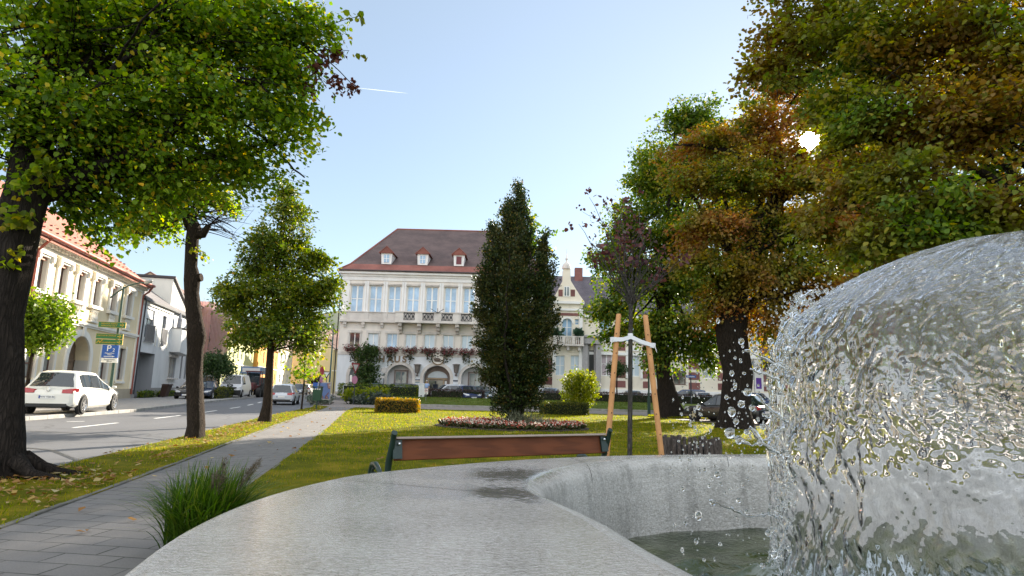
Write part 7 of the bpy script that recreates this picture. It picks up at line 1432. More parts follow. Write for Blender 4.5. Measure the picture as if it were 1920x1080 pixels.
g = MB(); az_ = .3; ex = Vector((1, 0, 0)); ny_ = Vector((0, -1, 0))
o_ = Vector((c.x, 63.9, c.z)); g.add([o_ + Vector((-.42, 0, .3)), o_ + Vector((0, 0, -.45)), o_ + Vector((.42, 0, .3))], [(0, 1, 2)], 0); g.add([o_ + Vector((-.28, -.02, .22)), o_ + Vector((0, -.02, -.28)), o_ + Vector((.28, -.02, .22))], [(0, 1, 2)], 1); g.build('triangle', [m_trim, m_signw], t)
c = A(606, 735, 44); t = thing('poster_stand', (c.x, 44, 0), 'blue and red poster stand behind the green litter bin', 'poster stand'); g = MB(); g.box((c.x, 44.2, .95), (.95, .05, 1.2)); 
for sg in (-1, 1): g.tube([(c.x + sg * .45, 44.25, 0), (c.x + sg * .45, 44.25, 1.6)], .025, 6)
g.build('frame', m_alu, t)
m, n, o = newmat('poster_print'); p_ = N(n, 'ShaderNodeBsdfPrincipled'); a_ = noise(n, 1.8, 2, objco(n)); L(n, ramp(n, a_, [(.40, (.08, .14, .32)), (.5, (.10, .05, .07)), (.56, (.28, .17, .15)), (.62, (.45, .45, .47))], 'CONSTANT'), p_.inputs['Base Color']); L(n, p_.outputs[0], o.inputs[0])
g = MB(); g.box((c.x, 44.16, .95), (.85, .02, 1.1)); g.build('poster', m, t)
c = A(607, 726, 47); t = thing('banner', (c.x - .2, 47, 0), 'blue and white banner with round white emblem above the poster stand', 'banner'); g = MB(); g.box((c.x - .2, 47, c.z + .05), (1.25, .03, .55)); g.build('cloth', m_signb, t); g = MB(); g.lathe([(.0, 0), (.24, .0), (.24, .01)], (c.x + .1, 46.98, c.z + .08), 18, 0, Matrix.Rotation(PI / 2, 3, 'X')); g.box((c.x + .12, 46.96, c.z + .28), (.5, .01, .14)); g.build('emblem', m_signw, t); g = MB()
for sg in (-.6, .6): g.tube([(c.x - .2 + sg, 47.03, 0), (c.x - .2 + sg, 47.03, c.z + .35)], .025, 6)
g.build('posts', m_alu, t)
# white post and dog sign, brown wheelie bin, bicycle
c = A(790.5, 738, 57.6); t = thing('stone_post', (c.x, 57.6, .4), 'white square stone post at the end of the low hedge by the town hall door', 'post'); g = MB(); g.box((c.x, 57.6, 1.02), (.5, .4, 1.3)); g.box((c.x, 57.6, 1.7), (.56, .46, .08)); g.build('shaft', M('post_white', (.62, .64, .66), .8), t, bevel=.02); g = MB(); g.box((c.x, 57.38, .6), (.16, .02, .08)); g.build('vent_slot', m_trim, t)
c = A(799, 734, 52); t = thing('lawn_sign', (c.x, 52, bank_z(52)), 'small white no-dogs sign on a thin stick in the back lawn', 'sign'); g = MB(); g.tube([(c.x, 52.03, bank_z(52) - .05), (c.x, 52.03, c.z)], .02, 6); g.build('stick', m_alu, t); g = MB(); g.box((c.x, 52, c.z), (.32, .02, .46)); g.build('panel', m_signw, t)
g = MB(); g.lathe([(.09, 0), (.09, .006), (.12, .006), (.12, 0)], (c.x, 51.985, c.z + .07), 16, 0, Matrix.Rotation(PI / 2, 3, 'X'), False); g.build('ban_ring', m_red, t); g = MB(); g.ball((c.x, 51.985, c.z + .07), .06, 8, 6, 0, (1.2, .1, .6)); g.box((c.x, 51.985, c.z - .12), (.2, .006, .03)); g.box((c.x, 51.985, c.z - .17), (.16, .006, .025)); g.build('dog_mark', m_dkt, t)
bp = hf.p(21.2, 0, 1.1); t = thing('wheelie_bin', bp, 'brown wheelie bin leaning slightly in front of the white house', 'bin', None, 0); tl_ = .16; g = MB(); x, y_ = bp.x, bp.y
g.hexa([(x - .26, y_ - .26, .06), (x + .2, y_ - .26, .06), (x + .2, y_ + .26, .06), (x - .26, y_ + .26, .06), (x - .26 + tl_, y_ - .32, 1.0), (x + .3 + tl_, y_ - .32, 1.0), (x + .3 + tl_, y_ + .32, 1.0), (x - .26 + tl_, y_ + .32, 1.0)]); g.build('bin_body', M('bin_brown', (.06, .035, .028), .5), t, bevel=.02); g = MB(); g.hexa([(x - .32 + tl_, y_ - .36, 1.003), (x + .36 + tl_, y_ - .36, 1.003), (x + .36 + tl_, y_ + .36, 1.003), (x - .32 + tl_, y_ + .36, 1.003), (x - .2 + tl_, y_ - .3, 1.1), (x + .32 + tl_, y_ - .3, 1.1), (x + .32 + tl_, y_ + .3, 1.1), (x - .2 + tl_, y_ + .3, 1.1)]); g.build('lid', M('bin_lid', (.05, .03, .025), .5), t)
for sg in (-1, 1): g = MB(); g.lathe([(.0, -.03), (.1, -.03), (.1, .03), (0, .03)], (x - .25, y_ + sg * .28, .1), 12, 0, Matrix.Rotation(PI / 2, 3, 'X')); g.build('wheel', m_tyre, t)
c = A(851, 738, 58.9); t = thing('bicycle', (c.x, 58.9, .2), 'dark bicycle standing between the silver hatchback and the blue saloon', 'bicycle')
def torus(mb, c, R_, r, ax_, n=20, k=6): mb.lathe([(R_ + r * math.cos(2 * PI * j / k), r * math.sin(2 * PI * j / k)) for j in range(k + 1)], c, n, 0, ax_, False)
ax_ = Matrix.Rotation(-.6, 3, 'Z') @ Matrix.Rotation(PI / 2, 3, 'X'); dv = Matrix.Rotation(-.6, 3, 'Z') @ Vector((1, 0, 0)); o_ = Vector((c.x, 58.9, .2))
for sg in (-1, 1): g = MB(); torus(g, o_ + dv * (.52 * sg) + Vector((0, 0, .34)), .32, .022, ax_); [g.tube([o_ + dv * (.52 * sg) + Vector((0, 0, .34)), o_ + dv * (.52 * sg) + Vector((0, 0, .34)) + (ax_ @ Vector((math.cos(a) * .31, math.sin(a) * .31, 0)))], .004, 3) for a in np.arange(0, 6.2, .52)]; g.build('wheel', m_tyre, t)
g = MB(); J = lambda u, z: o_ + dv * u + Vector((0, 0, z))
for a_, b_ in (((-.52, .34), (-.1, .30)), ((-.1, .30), (-.22, .85)), ((-.22, .82), (.34, .86)), ((.34, .80), (-.1, .30)), ((-.52, .34), (-.2, .78)), ((.32, .98), (.52, .34))): g.tube([J(*a_), J(*b_)], .02, 6)
g.build('frame', m_trim, t); g = MB(); g.ball(J(-.24, .92), .11, 8, 6, 0, (1, .7, .35)); g.build('saddle', m_trim, t); g = MB(); n_ = Vector((-dv.y, dv.x, 0)); g.tube([J(.3, 1.02) + n_ * .28, J(.34, 1.05), J(.3, 1.02) - n_ * .28], .015, 6); g.build('handlebar', m_alu, t)
# banner / flag panel on the ornate house right of the trunk
c = A(1423, 705, 64); t = thing('wall_banner', (c.x, 64, .2), 'upright white, yellow and purple banner on a post right of the thick black trunk', 'banner'); g = MB(); g.tube([(c.x - .5, 64, .2), (c.x - .5, 64, c.z + 1.8)], .04, 6); g.build('post', m_alu, t); g = MB(); g.box((c.x, 64, c.z), (.9, .03, 3.2)); g.build('cloth', m_frame_w, t); g = MB(); g.box((c.x + .1, 63.97, c.z + 1.0), (.5, .02, .5)); g.build('yellow_mark', m_yel_, t); g = MB(); g.box((c.x - .05, 63.97, c.z - .75), (.55, .02, 1.1)); g.build('purple_mark', M('purple', (.10, .03, .28)), t)

# ================================================================== PERSON in front of the door
c = A(799, 740, 59.2); pz = .28; t = thing('person', (c.x, 59.2, pz), 'grey-haired person in a light blue short-sleeved shirt standing at the town hall door', 'person')
def skinbody(name, J_, E_, mat, par, sub=2):
    me = bpy.data.meshes.new(name); me.from_pydata([j[:3] for j in J_], E_, []); me.update(); o = bpy.data.objects.new(name, me); COL.objects.link(o); o.parent = par; me.materials.append(mat)
    sk = o.modifiers.new('skin', 'SKIN'); sk.use_smooth_shade = True
    if not me.skin_vertices: me.attributes  # created by the modifier below
    if len(me.skin_vertices) == 0:
        bpy.context.view_layer.objects.active = o
        import bmesh
        bm = bmesh.new(); bm.from_mesh(me); bm.verts.layers.skin.verify(); bm.to_mesh(me); bm.free()
    for i, j in enumerate(J_): me.skin_vertices[0].data[i].radius = (j[3], j[4] if len(j) > 4 else j[3]); me.skin_vertices[0].data[i].use_root = (i == 0)
    ss = o.modifiers.new('sub', 'SUBSURF'); ss.levels = sub; ss.render_levels = sub; return o
m_skin = M('skin', (.42, .25, .18), .6, .06)
J_ = [(0, 0, .95, .15, .11), (0, 0, 1.15, .15, .105), (0, .01, 1.36, .165, .11), (0, .01, 1.47, .07, .07), (0, -.01, 1.55, .055, .055), (0, -.015, 1.64, .075, .09), (0, -.01, 1.72, .06, .075),
      (.19, .01, 1.41, .055), (.245, .0, 1.14, .042), (.25, -.06, .90, .03), (-.19, .01, 1.41, .055), (-.245, 0, 1.14, .042), (-.25, -.06, .90, .03), (.09, 0, .86, .085), (.10, -.01, .48, .058), (.105, .02, .10, .042), (.11, -.1, .05, .035), (-.09, 0, .86, .085), (-.10, -.01, .48, .058), (-.105, .02, .10, .042), (-.11, -.1, .05, .035)]
E_ = [(0, 1), (1, 2), (2, 3), (3, 4), (4, 5), (5, 6), (2, 7), (7, 8), (8, 9), (2, 10), (10, 11), (11, 12), (0, 13), (13, 14), (14, 15), (15, 16), (0, 17), (17, 18), (18, 19), (19, 20)]
skinbody('body', J_, E_, m_skin, t)
skinbody('shirt', [(0, 0, .98, .185, .14), (0, 0, 1.15, .185, .135), (0, .01, 1.36, .19, .14), (0, .01, 1.44, .10, .10), (.19, .01, 1.41, .08), (.235, .0, 1.2, .07), (-.19, .01, 1.41, .08), (-.235, 0, 1.2, .07)], [(0, 1), (1, 2), (2, 3), (2, 4), (4, 5), (2, 6), (6, 7)], M('shirt_blue', (.30, .42, .66), .8, .05), t)
skinbody('trousers', [(0, 0, .95, .165, .125), (.09, 0, .86, .10), (.10, -.01, .48, .08), (.105, .02, .12, .065), (-.09, 0, .86, .10), (-.10, -.01, .48, .08), (-.105, .02, .12, .065)], [(0, 1), (1, 2), (2, 3), (0, 4), (4, 5), (5, 6)], M('trousers_navy', (.02, .025, .04), .8, .1), t)
g = MB(); g.ball((0, .012, 1.70), .105, 12, 9, 0, (.88, 1.0, .95)); g.build('hair', M('hair_grey', (.38, .37, .36), .8), t, local=True, smooth=180)
for sx in (-1, 1):   # hands: palm and five fingers
    g = MB(); w = Vector((sx * .25, -.065, .89)); g.tube([w, w + Vector((0, -.015, -.05)), w + Vector((0, -.02, -.09))], [.028, .038, .032], 8)
    for k, ln in enumerate((.07, .08, .075, .06)): b_ = w + Vector((0, -.045 + k * .018, -.09)); g.tube([b_, b_ + Vector((-sx * .006, -.004, -ln * .55)), b_ + Vector((-sx * .018, -.006, -ln))], [.0095, .009, .006], 6)
    b_ = w + Vector((0, -.045, -.035)); g.tube([b_, b_ + Vector((-sx * .005, -.028, -.03)), b_ + Vector((-sx * .008, -.035, -.055))], [.012, .0105, .007], 6); g.build('hand', m_skin, t, local=True, smooth=180)
g = MB(); g.ball((0, -.115, 1.645), .018, 6, 5, 0, (.8, 1, 1.3)); g.build('nose', m_skin, t, local=True); g = MB()
for sx in (-1, 1): g.ball((sx * .033, -.098, 1.672), .011, 6, 5)
g.build('eyes', m_platetxt, t, local=True); g = MB(); g.ball((0, -.1, 1.6), .024, 8, 5, 0, (1, .4, .25)); g.build('mouth', M('lips', (.3, .12, .1)), t, local=True)

# ================================================================== BENCH, ROUND SLATTED BIN
L_p = G(735, 821, .95); R_p = G(1138, 814, .95); e = (R_p - L_p); bl_ = e.length; ang = math.atan2(e.y, e.x)
t = thing('park_bench', (L_p.x, L_p.y, 0), 'park bench with brown wooden back board and green cast-iron ends, seen from behind', 'bench', None, ang)
m_iron = M('bench_iron', (.008, .026, .022), .4, .15, 6, .1, 40, spec=.6)
def m_woodf(name, c, ax_=(.6, 8, 8)):
    m, n, o = newmat(name); p = N(n, 'ShaderNodeBsdfPrincipled'); v = objco(n, ax_); w = N(n, 'ShaderNodeTexWave'); w.inputs['Scale'].default_value = 1.1; w.inputs['Distortion'].default_value = 7; w.inputs['Detail'].default_value = 4; w.inputs['Detail Scale'].default_value = 1.4; L(n, v, w.inputs['Vector'])
    f = noise(n, 1.5, 6, v); c2 = mixc(n, .5, ramp(n, w.outputs['Fac'], [(.2, tuple(x * .7 for x in c)), (.8, tuple(x * 1.2 for x in c))]), ramp(n, f, [(.3, tuple(x * .65 for x in c)), (.7, tuple(x * 1.25 for x in c))]))
    L(n, c2, p.inputs['Base Color']); p.inputs['Roughness'].default_value = .55; p.inputs['Specular IOR Level'].default_value = .25; L(n, bump(n, w.outputs['Fac'], .15, .01), p.inputs['Normal']); L(n, p.outputs[0], o.inputs[0]); return m
m_bw = m_woodf('bench_wood', (.135, .040, .014))
g = MB(); R = Matrix.Rotation(math.radians(-12), 3, 'X'); g.box((bl_ / 2, .02, .845), (bl_ - .06, .035, .19), mat=R); g.build('backrest', m_bw, t, local=True, bevel=.006); g = MB(); g.box((bl_ / 2, .0, .945), (bl_ - .06, .06, .02), mat=R); g.build('top_rail', M('weathered_top', (.34, .27, .24), .6, .15, 8), t, local=True, bevel=.004)
for k in range(4): g = MB(); g.box((bl_ / 2, .14 + k * .105, .44 + .008 * k), (bl_ - .06, .09, .035)); g.build('seat_slat', m_bw, t, local=True, bevel=.006)
for x, nm in ((.0, 'left'), (bl_, 'right')):
    g = MB(); R4 = lambda pts, r, n=8: g.tube([(x, a_, b_) for a_, b_ in pts], r, n)
    R4([(-.18, 0), (-.12, .22), (.05, .40), (.09, .52), (.045, .75), (-.03, .93), (-.045, .985), (-.06, 1.0)], [.022, .022, .025, .028, .032, .026, .026, .028])
    R4([(.09, .44), (.3, .42), (.50, .43), (.55, .36), (.50, .18), (.58, 0)], [.022, .022, .025, .024, .022, .024])
    R4([(.075, .60), (.12, .56), (.20, .57), (.30, .64), (.40, .68), (.50, .665), (.545, .60), (.53, .50), (.50, .44)], [.02, .021, .022, .024, .026, .026, .024, .022, .022])
    R4([(.42, .60), (.46, .57), (.49, .60), (.47, .64), (.43, .64)], .014, 6)
    g.box((x + (.05 if x == 0 else -.05), -.012, .85), (.085, .02, .16), mat=Matrix.Rotation(math.radians(-12), 3, 'X'))
    fr_ = g.build('end_frame', m_iron, t, local=True, smooth=50); g = MB()
    for z, y_ in ((.80, -.014), (.90, -.036)): g.ball((x + (.06 if x == 0 else -.06), y_, z), .014, 8, 6, 0, (1, .6, 1))
    g.build('bolts', m_chrome, fr_, local=True)
c = A(1294, 822, 8.5); cx, cy = c.x, 8.5; t = thing('slatted_planter', (cx, cy, 0), 'round dark container clad in split wooden palings on the lawn behind the fountain', 'planter')
g = MB(); g.lathe([(.33, 0), (.345, .70), (.30, .70), (.29, .1)], (cx, cy, 0), 28); g.build('liner', M('liner_dark', (.02, .02, .022), .5), t, smooth=50)
m_pal = m_barkf('paling_wood', (.20, .165, .15), 14); q = random.Random(4)
for k in range(34):
    a = 2 * PI * k / 34 + q.uniform(-.03, .03); r = .375 + q.uniform(-.008, .01); h_ = .80 + q.uniform(-.03, .03); w = .032 + q.uniform(-.006, .004); ca, sa = math.cos(a), math.sin(a); g = MB()
    g.tube([(cx + ca * r, cy + sa * r, 0), (cx + ca * (r + .004), cy + sa * (r + .004), h_ * .5), (cx + ca * r, cy + sa * r, h_), (cx + ca * r, cy + sa * r, h_ + .004)], [w, w * 1.02, w * .96, w * .6], 7); g.build('paling', m_pal, t, smooth=50)
g = MB(); torus(g, (cx, cy, .22), .412, .006, Matrix.Identity(3), 40, 5); torus(g, (cx, cy, .60), .412, .006, Matrix.Identity(3), 40, 5); g.build('wire_band', m_alu, t)
# a condensation trail high in the sky
a, b = A(672, 165, 5200), A(765, 175, 5200); t = MB(); t.tube([a, a.lerp(b, .3), a.lerp(b, .75), b], [1.6, 3.4, 3, .6], 8); m, n, o = newmat('vapour'); d = N(n, 'ShaderNodeBsdfDiffuse'); d.inputs[0].default_value = (.9, .9, .9, 1); tr_ = N(n, 'ShaderNodeBsdfTranslucent'); tr_.inputs[0].default_value = (1, 1, 1, 1); mx = N(n, 'ShaderNodeMixShader'); L(n, d.outputs[0], mx.inputs[1]); L(n, tr_.outputs[0], mx.inputs[2]); tp = N(n, 'ShaderNodeBsdfTransparent'); m2 = N(n, 'ShaderNodeMixShader'); m2.inputs[0].default_value = .16; L(n, tp.outputs[0], m2.inputs[1]); L(n, mx.outputs[0], m2.inputs[2]); L(n, m2.outputs[0], o.inputs[0])
tag(t.build('contrail', m, smooth=180), 'thin white aircraft vapour trail in the clear sky', 'contrail')
# ================================================================== FOUNTAIN
RT = .92; WZ = .40
OUTER = [(-.96, 1.61), (-1.06, 2.14), (-1.06, 2.69), (-.95, 3.19), (-.76, 3.58), (-.18, 4.20), (.40, 4.63), (1.10, 4.98), (2.29, 5.32), (3.42, 5.38), (4.7, 5.0), (5.6, 4.0), (5.9, 2.6), (5.3, .9), (3.9, -.4), (2.2, -.9), (.6, -.6), (-.4, .2), (-.78, .95)]
INNER = [(.66, 1.55), (.53, 2.05), (.44, 2.45), (.32, 2.79), (.22, 3.12), (.24, 3.52), (.52, 4.10), (1.10, 4.68), (2.2, 5.00), (3.35, 5.02), (4.4, 4.7), (5.2, 3.8), (5.45, 2.6), (4.95, 1.15), (3.75, .05), (2.3, -.35), (1.2, -.1), (.75, .55), (.68, 1.1)]
def crom(P, n):
    P = [Vector((*p, 0)) for p in P]; m = len(P); out_ = []
    for i in range(m):
        a, b, c, d = P[i - 1], P[i], P[(i + 1) % m], P[(i + 2) % m]
        for k in range(n):
            t = k / n; out_.append(.5 * ((2 * b) + (c - a) * t + (2 * a - 5 * b + 4 * c - d) * t * t + (3 * b - a - 3 * c + d) * t ** 3))
    return out_
NS = 12; CO, CI = crom(OUTER, NS), crom(INNER, NS); n = len(CO)
def section(i):
    o_, q = CO[i], CI[i]; d = (q - o_); w = d.length; d.normalize(); r1, r2 = .035, min(.16, w * .36); P = [(0, 0), (0, RT - r1)]
    for k in range(1, 5): a = PI / 2 * k / 4; P.append((r1 - r1 * math.cos(a), RT - r1 + r1 * math.sin(a)))
    m_ = 7
    for k in range(1, m_): P.append((r1 + (w - r1 - r2) * k / m_, RT))
    for k in range(0, 7): a = PI / 2 * k / 6; P.append((w - r2 + r2 * math.sin(a), RT - .55 * r2 * (1 - math.cos(a)) * 1.3))
    P += [(w + .01, RT - .16), (w + .03, RT - .3), (w + .05, WZ - .25)]
    return [Vector((o_.x + d.x * u, o_.y + d.y * u, z)) for u, z in P]
SEC = [section(i) for i in range(n)]; k = len(SEC[0])
ft = thing('fountain_basin', (1.8, 2.3, 0), 'curved grey concrete fountain basin with broad wet rim in the foreground', 'fountain')
def m_rimf():
    m, nn, o = newmat('wet_concrete'); p = N(nn, 'ShaderNodeBsdfPrincipled'); t = N(nn, 'ShaderNodeTexCoord'); v = t.outputs['Object']
    geo = N(nn, 'ShaderNodeNewGeometry'); sp = N(nn, 'ShaderNodeSeparateXYZ'); L(nn, geo.outputs['Normal'], sp.inputs[0]); upf = ramp(nn, sp.outputs[2], [(.55, (0, 0, 0)), (.95, (1, 1, 1))])
    # film of water that thickens towards the basin side: its own irregular outline
    pp_ = N(nn, 'ShaderNodeSeparateXYZ'); L(nn, v, pp_.inputs[0])
    def blob(cx, cy, rx, ry, rot):
        mp = N(nn, 'ShaderNodeMapping', vector_type='TEXTURE'); mp.inputs['Location'].default_value = (cx - 1.8, cy - 2.3, 0); mp.inputs['Rotation'].default_value = (0, 0, rot); mp.inputs['Scale'].default_value = (rx, ry, 100); L(nn, v, mp.inputs[0])
        g = N(nn, 'ShaderNodeVectorMath', operation='LENGTH'); L(nn, mp.outputs[0], g.inputs[0]); return g.outputs['Value']
    b1 = blob(.0, 3.66, .52, .36, .55); b2 = blob(-.10, 3.0, .60, .27, -.12); nz = noise(nn, 9, 5, v, .65)
    wet = math_(nn, 'MINIMUM', b1, b2); wet = math_(nn, 'ADD', wet, math_(nn, 'ADD', math_(nn, 'MULTIPLY', math_(nn, 'SUBTRACT', nz, .5), 1.1), math_(nn, 'MULTIPLY', math_(nn, 'SUBTRACT', noise(nn, 70, 3, objco(nn, (.35, 1, 1)), .7), .5), 2.6))); pud = ramp(nn, wet, [(.50, (1, 1, 1)), (1.35, (0, 0, 0))]); pud = math_(nn, 'MULTIPLY', pud, upf)
    fine = noise(nn, 160, 3, v, .6); mid_ = noise(nn, 34, 5, objco(nn, (.6, 1, 1)), .7); big = noise(nn, 2.2, 5, v, .6)
    c = ramp(nn, math_(nn, 'ADD', math_(nn, 'MULTIPLY', big, .6), math_(nn, 'MULTIPLY', fine, .4)), [(.35, (.46, .445, .415)), (.52, (.63, .61, .575)), (.7, (.74, .72, .68))])
    vo = N(nn, 'ShaderNodeTexVoronoi'); vo.inputs['Scale'].default_value = 95; L(nn, v, vo.inputs['Vector']); grain = noise(nn, 75, 3, objco(nn, (.5, 1, 1)), .75); c = mixc(nn, .4, c, ramp(nn, grain, [(.36, (.10, .10, .10)), (.5, (.5, .5, .5)), (.64, (.95, .95, .95))]), 'OVERLAY'); pit = ramp(nn, vo.outputs['Distance'], [(.14, (1, 1, 1)), (.30, (0, 0, 0))]); pit = math_(nn, 'MULTIPLY', pit, ramp(nn, noise(nn, 14, 3, v), [(.36, (0, 0, 0)), (.55, (1, 1, 1))])); c = mixc(nn, math_(nn, 'MULTIPLY', pit, .7), c, (.05, .045, .04))
    st_ = noise(nn, 6, 5, objco(nn, (1, 1, .18)), .7); side = math_(nn, 'SUBTRACT', 1, upf); c = mixc(nn, math_(nn, 'MULTIPLY', math_(nn, 'MULTIPLY', ramp(nn, st_, [(.5, (0, 0, 0)), (.68, (1, 1, 1))]), side), .4), c, (.07, .065, .06))
    c = mixc(nn, math_(nn, 'MULTIPLY', pud, .62), c, (.15, .125, .10)); L(nn, c, p.inputs['Base Color'])
    damp = ramp(nn, noise(nn, 5, 5, v, .7), [(.35, (.10, .10, .10)), (.65, (.26, .26, .26))]); r = mixc(nn, pud, damp, (.03, .03, .03)); r = mixc(nn, side, r, (.55, .55, .55)); L(nn, r, p.inputs['Roughness'])
    h = math_(nn, 'ADD', math_(nn, 'MULTIPLY', mid_, .7), math_(nn, 'MULTIPLY', fine, .5)); hs = math_(nn, 'SUBTRACT', 1, math_(nn, 'MULTIPLY', pud, .93)); bb = N(nn, 'ShaderNodeBump'); bb.inputs['Distance'].default_value = .05; L(nn, h, bb.inputs['Height']); L(nn, math_(nn, 'MULTIPLY', hs, .75), bb.inputs['Strength']); L(nn, bb.outputs[0], p.inputs['Normal']); b2_ = N(nn, 'ShaderNodeBump'); b2_.inputs['Distance'].default_value = .05; L(nn, grain, b2_.inputs['Height']); L(nn, math_(nn, 'MULTIPLY', hs, .9), b2_.inputs['Strength']); L(nn, b2_.outputs[0], p.inputs['Coat Normal']); L(nn, math_(nn, 'MULTIPLY', upf, 1.0), p.inputs['Coat Weight']); p.inputs['Coat Roughness'].default_value = .06
    p.inputs['Specular IOR Level'].default_value = 1.0; L(nn, p.outputs[0], o.inputs[0]); return m
mb = MB(); mb.add([v for s in SEC for v in s], [(i * k + j, ((i + 1) % n) * k + j, ((i + 1) % n) * k + j + 1, i * k + j + 1) for i in range(n) for j in range(k - 1)]); mb.build('rim', m_rimf(), ft, smooth=50)
# joints between the cast blocks
jm = M('joint_dark', (.04, .04, .038), .9, .2)
for idx in (3 * NS + 3, 6 * NS + 1, 7 * NS + 7, 9 * NS, 17 * NS):
    g = MB(); a = SEC[idx % n]; nx_ = (CO[(idx + 1) % n] - CO[idx % n]).normalized() * .0022; V = []
    for j, q in enumerate(a[1:]):
        d = (a[min(j + 2, k - 1)] - a[j]); nr = nx_.cross(d); nr.normalize(); nr = nr if nr.z > -.2 else -nr; off = nr * .0012
        V += [q + off - nx_, q + off + nx_]
    g.add(V, [(2 * j, 2 * j + 1, 2 * j + 3, 2 * j + 2) for j in range(len(a) - 2)]); g.build('joint', jm, ft)
fl = MB(); fl.add([(p.x, p.y, .12) for p in CI], [tuple(range(n))]); fl.build('basin_floor', M('algae_floor', (.05, .055, .025), .9, .4, 3), ft)
# water in the basin
m, nn, o = newmat('basin_water'); p = N(nn, 'ShaderNodeBsdfPrincipled'); v = objco(nn)
L(nn, ramp(nn, noise(nn, 1.8, 4, v, .6), [(.35, (.014, .026, .006)), (.65, (.055, .07, .016))]), p.inputs['Base Color']); p.inputs['Roughness'].default_value = .03; p.inputs['IOR'].default_value = 1.33; p.inputs['Specular IOR Level'].default_value = .9
wc = p.inputs['Base Color'].links[0].from_socket; sb = N(nn, 'ShaderNodeVectorMath', operation='DISTANCE'); sb.inputs[1].default_value = (2.06, 2.35, .42); L(nn, v, sb.inputs[0])
rm = ramp(nn, math_(nn, 'MULTIPLY', sb.outputs['Value'], .4), [(.20, (1, 1, 1)), (.44, (.9, .9, .9)), (.56, (0, 0, 0))]); glint_foam = noise(nn, 5.5, 6, v, .62, 2.2); glint_foam = ramp(nn, glint_foam, [(.44, (0, 0, 0)), (.52, (1, 1, 1)), (.62, (.15, .15, .15))])      # pale streaks painted for ripple glints and foam where the veil falls in
L(nn, mixc(nn, math_(nn, 'MULTIPLY', rm, glint_foam), wc, (.70, .78, .84)), p.inputs['Base Color'])
L(nn, bump(nn, noise(nn, 16, 3, v, .5, .8), .35, .03), p.inputs['Normal']); L(nn, p.outputs[0], o.inputs[0])
JC = (2.06, 2.35)      # axis of the water bell
gx = 150; xs = np.linspace(.0, 5.6, gx); ys = np.linspace(-.6, 5.2, gx); X, Y_ = np.meshgrid(xs, ys); D = np.hypot(X - JC[0], Y_ - JC[1]); amp = .075 * np.exp(-((D - 1.05) / .55) ** 2) + .004
Z = WZ + amp * (np.sin(D * 12 + 2 * np.sin(X * 4) + 1.5 * np.sin(Y_ * 5)) + .7 * np.sin(X * 10 + Y_ * 7 + np.sin(X * 6)) + .5 * np.sin(Y_ * 21 - X * 11)) 
Vv = np.stack([X.ravel(), Y_.ravel(), Z.ravel()], 1); I = np.arange(gx * gx).reshape(gx, gx); Fq = np.stack([I[:-1, :-1].ravel(), I[:-1, 1:].ravel(), I[1:, 1:].ravel(), I[1:, :-1].ravel()], 1)
inn = [(q.x, q.y) for q in CI]; big_in = [(q.x + (q.x - o_.x) * -.06, q.y + (q.y - o_.y) * -.06) for q, o_ in zip(CI, CO)]
cc = Vv[Fq].mean(1); Fq = Fq[inpoly(cc[:, :2], big_in)]; tag(npmesh('water', Vv, Fq, m, smooth=True), kind='structure')
# the bell of water
def hsh(x, y, s=0.0): return np.sin(x * 12.9898 + y * 78.233 + s)
def fbm(x, y, z, f, o=4):
    r = 0; a = 1
    for i in range(o): r = r + a * np.sin(x * f * 1.0 + 1.7 * np.sin(y * f * .83 + i * 2.1) + i) * np.sin(y * f * 1.13 + 1.5 * np.sin(z * f * .91 + i * 1.3)) * np.cos(z * f * .97 + 1.3 * np.sin(x * f * .77 + i)); f *= 2.1; a *= .55
    return r
prof = [(0.03, 2.05), (.12, 2.045), (.28, 2.02), (.45, 1.975), (.62, 1.905), (.78, 1.815), (.90, 1.72), (.97, 1.61), (1.0, 1.45), (1.01, 1.25), (1.015, 1.0), (1.02, .75), (1.025, .55), (1.03, .36)]
nt_, nz_ = 1300, 520; L_ = np.concatenate([[0], np.cumsum([math.hypot(b[0] - a[0], b[1] - a[1]) for a, b in zip(prof, prof[1:])])]); U = np.linspace(0, L_[-1], nz_); pr = np.interp(U, L_, [q[0] for q in prof]); pz = np.interp(U, L_, [q[1] for q in prof])
TH = np.linspace(0, 2 * PI, nt_, endpoint=False); T_, Ui = np.meshgrid(TH, np.arange(nz_)); Rr = pr[Ui]; Zz = pz[Ui]; Uu = U[Ui]
cx_, sy_ = np.cos(T_), np.sin(T_); bx_, by_, bz_ = cx_ * (Rr + .05), sy_ * (Rr + .05), Zz
fall = np.clip((Uu - .35) / 1.0, 0, 1)
froth = np.clip((cx_ * Rr + 2.06 - 1.02) / .35, 0, 1) * np.clip((Zz - 1.05) / .3, 0, 1)
w1 = .016 * fbm(cx_ * 1.2, sy_ * 1.2, bz_ * .8, 9, 3) * (.4 + fall); w2 = .004 * fbm(cx_ * 1.0, sy_ * 1.0, bz_ * .5, 30, 3); w3 = .0008 * fbm(cx_, sy_, bz_ * .8, 110, 2)
outr = Rr + w1 + w2 + w3; clear_ = 1 - froth
thick = .016 + .0060 * clear_ * fbm(cx_ + .3 + .06 * np.sin(bz_ * 14), sy_, bz_ * .8, 26, 2) + .002 * fbm(cx_ + .1, sy_ + .3, bz_ * .6, 45, 2) + (.0005 + .0026 * froth) * fbm(cx_ + .2 * np.sin(bz_ * 9), sy_ + .4, bz_ * .75, 95, 3)
low = .04 + .96 * np.clip((Zz - 1.04 - .05 * fbm(cx_, sy_, bz_ * .2, 12, 2)) / .16, 0, 1); thick = .016 + (thick - .016) * low; thick = np.clip(thick, .0015, .035); innr = outr - thick
def shellv(r, dz): return np.stack([JC[0] + cx_ * r, JC[1] + sy_ * r, Zz + dz * (1 - fall)], -1).reshape(-1, 3)
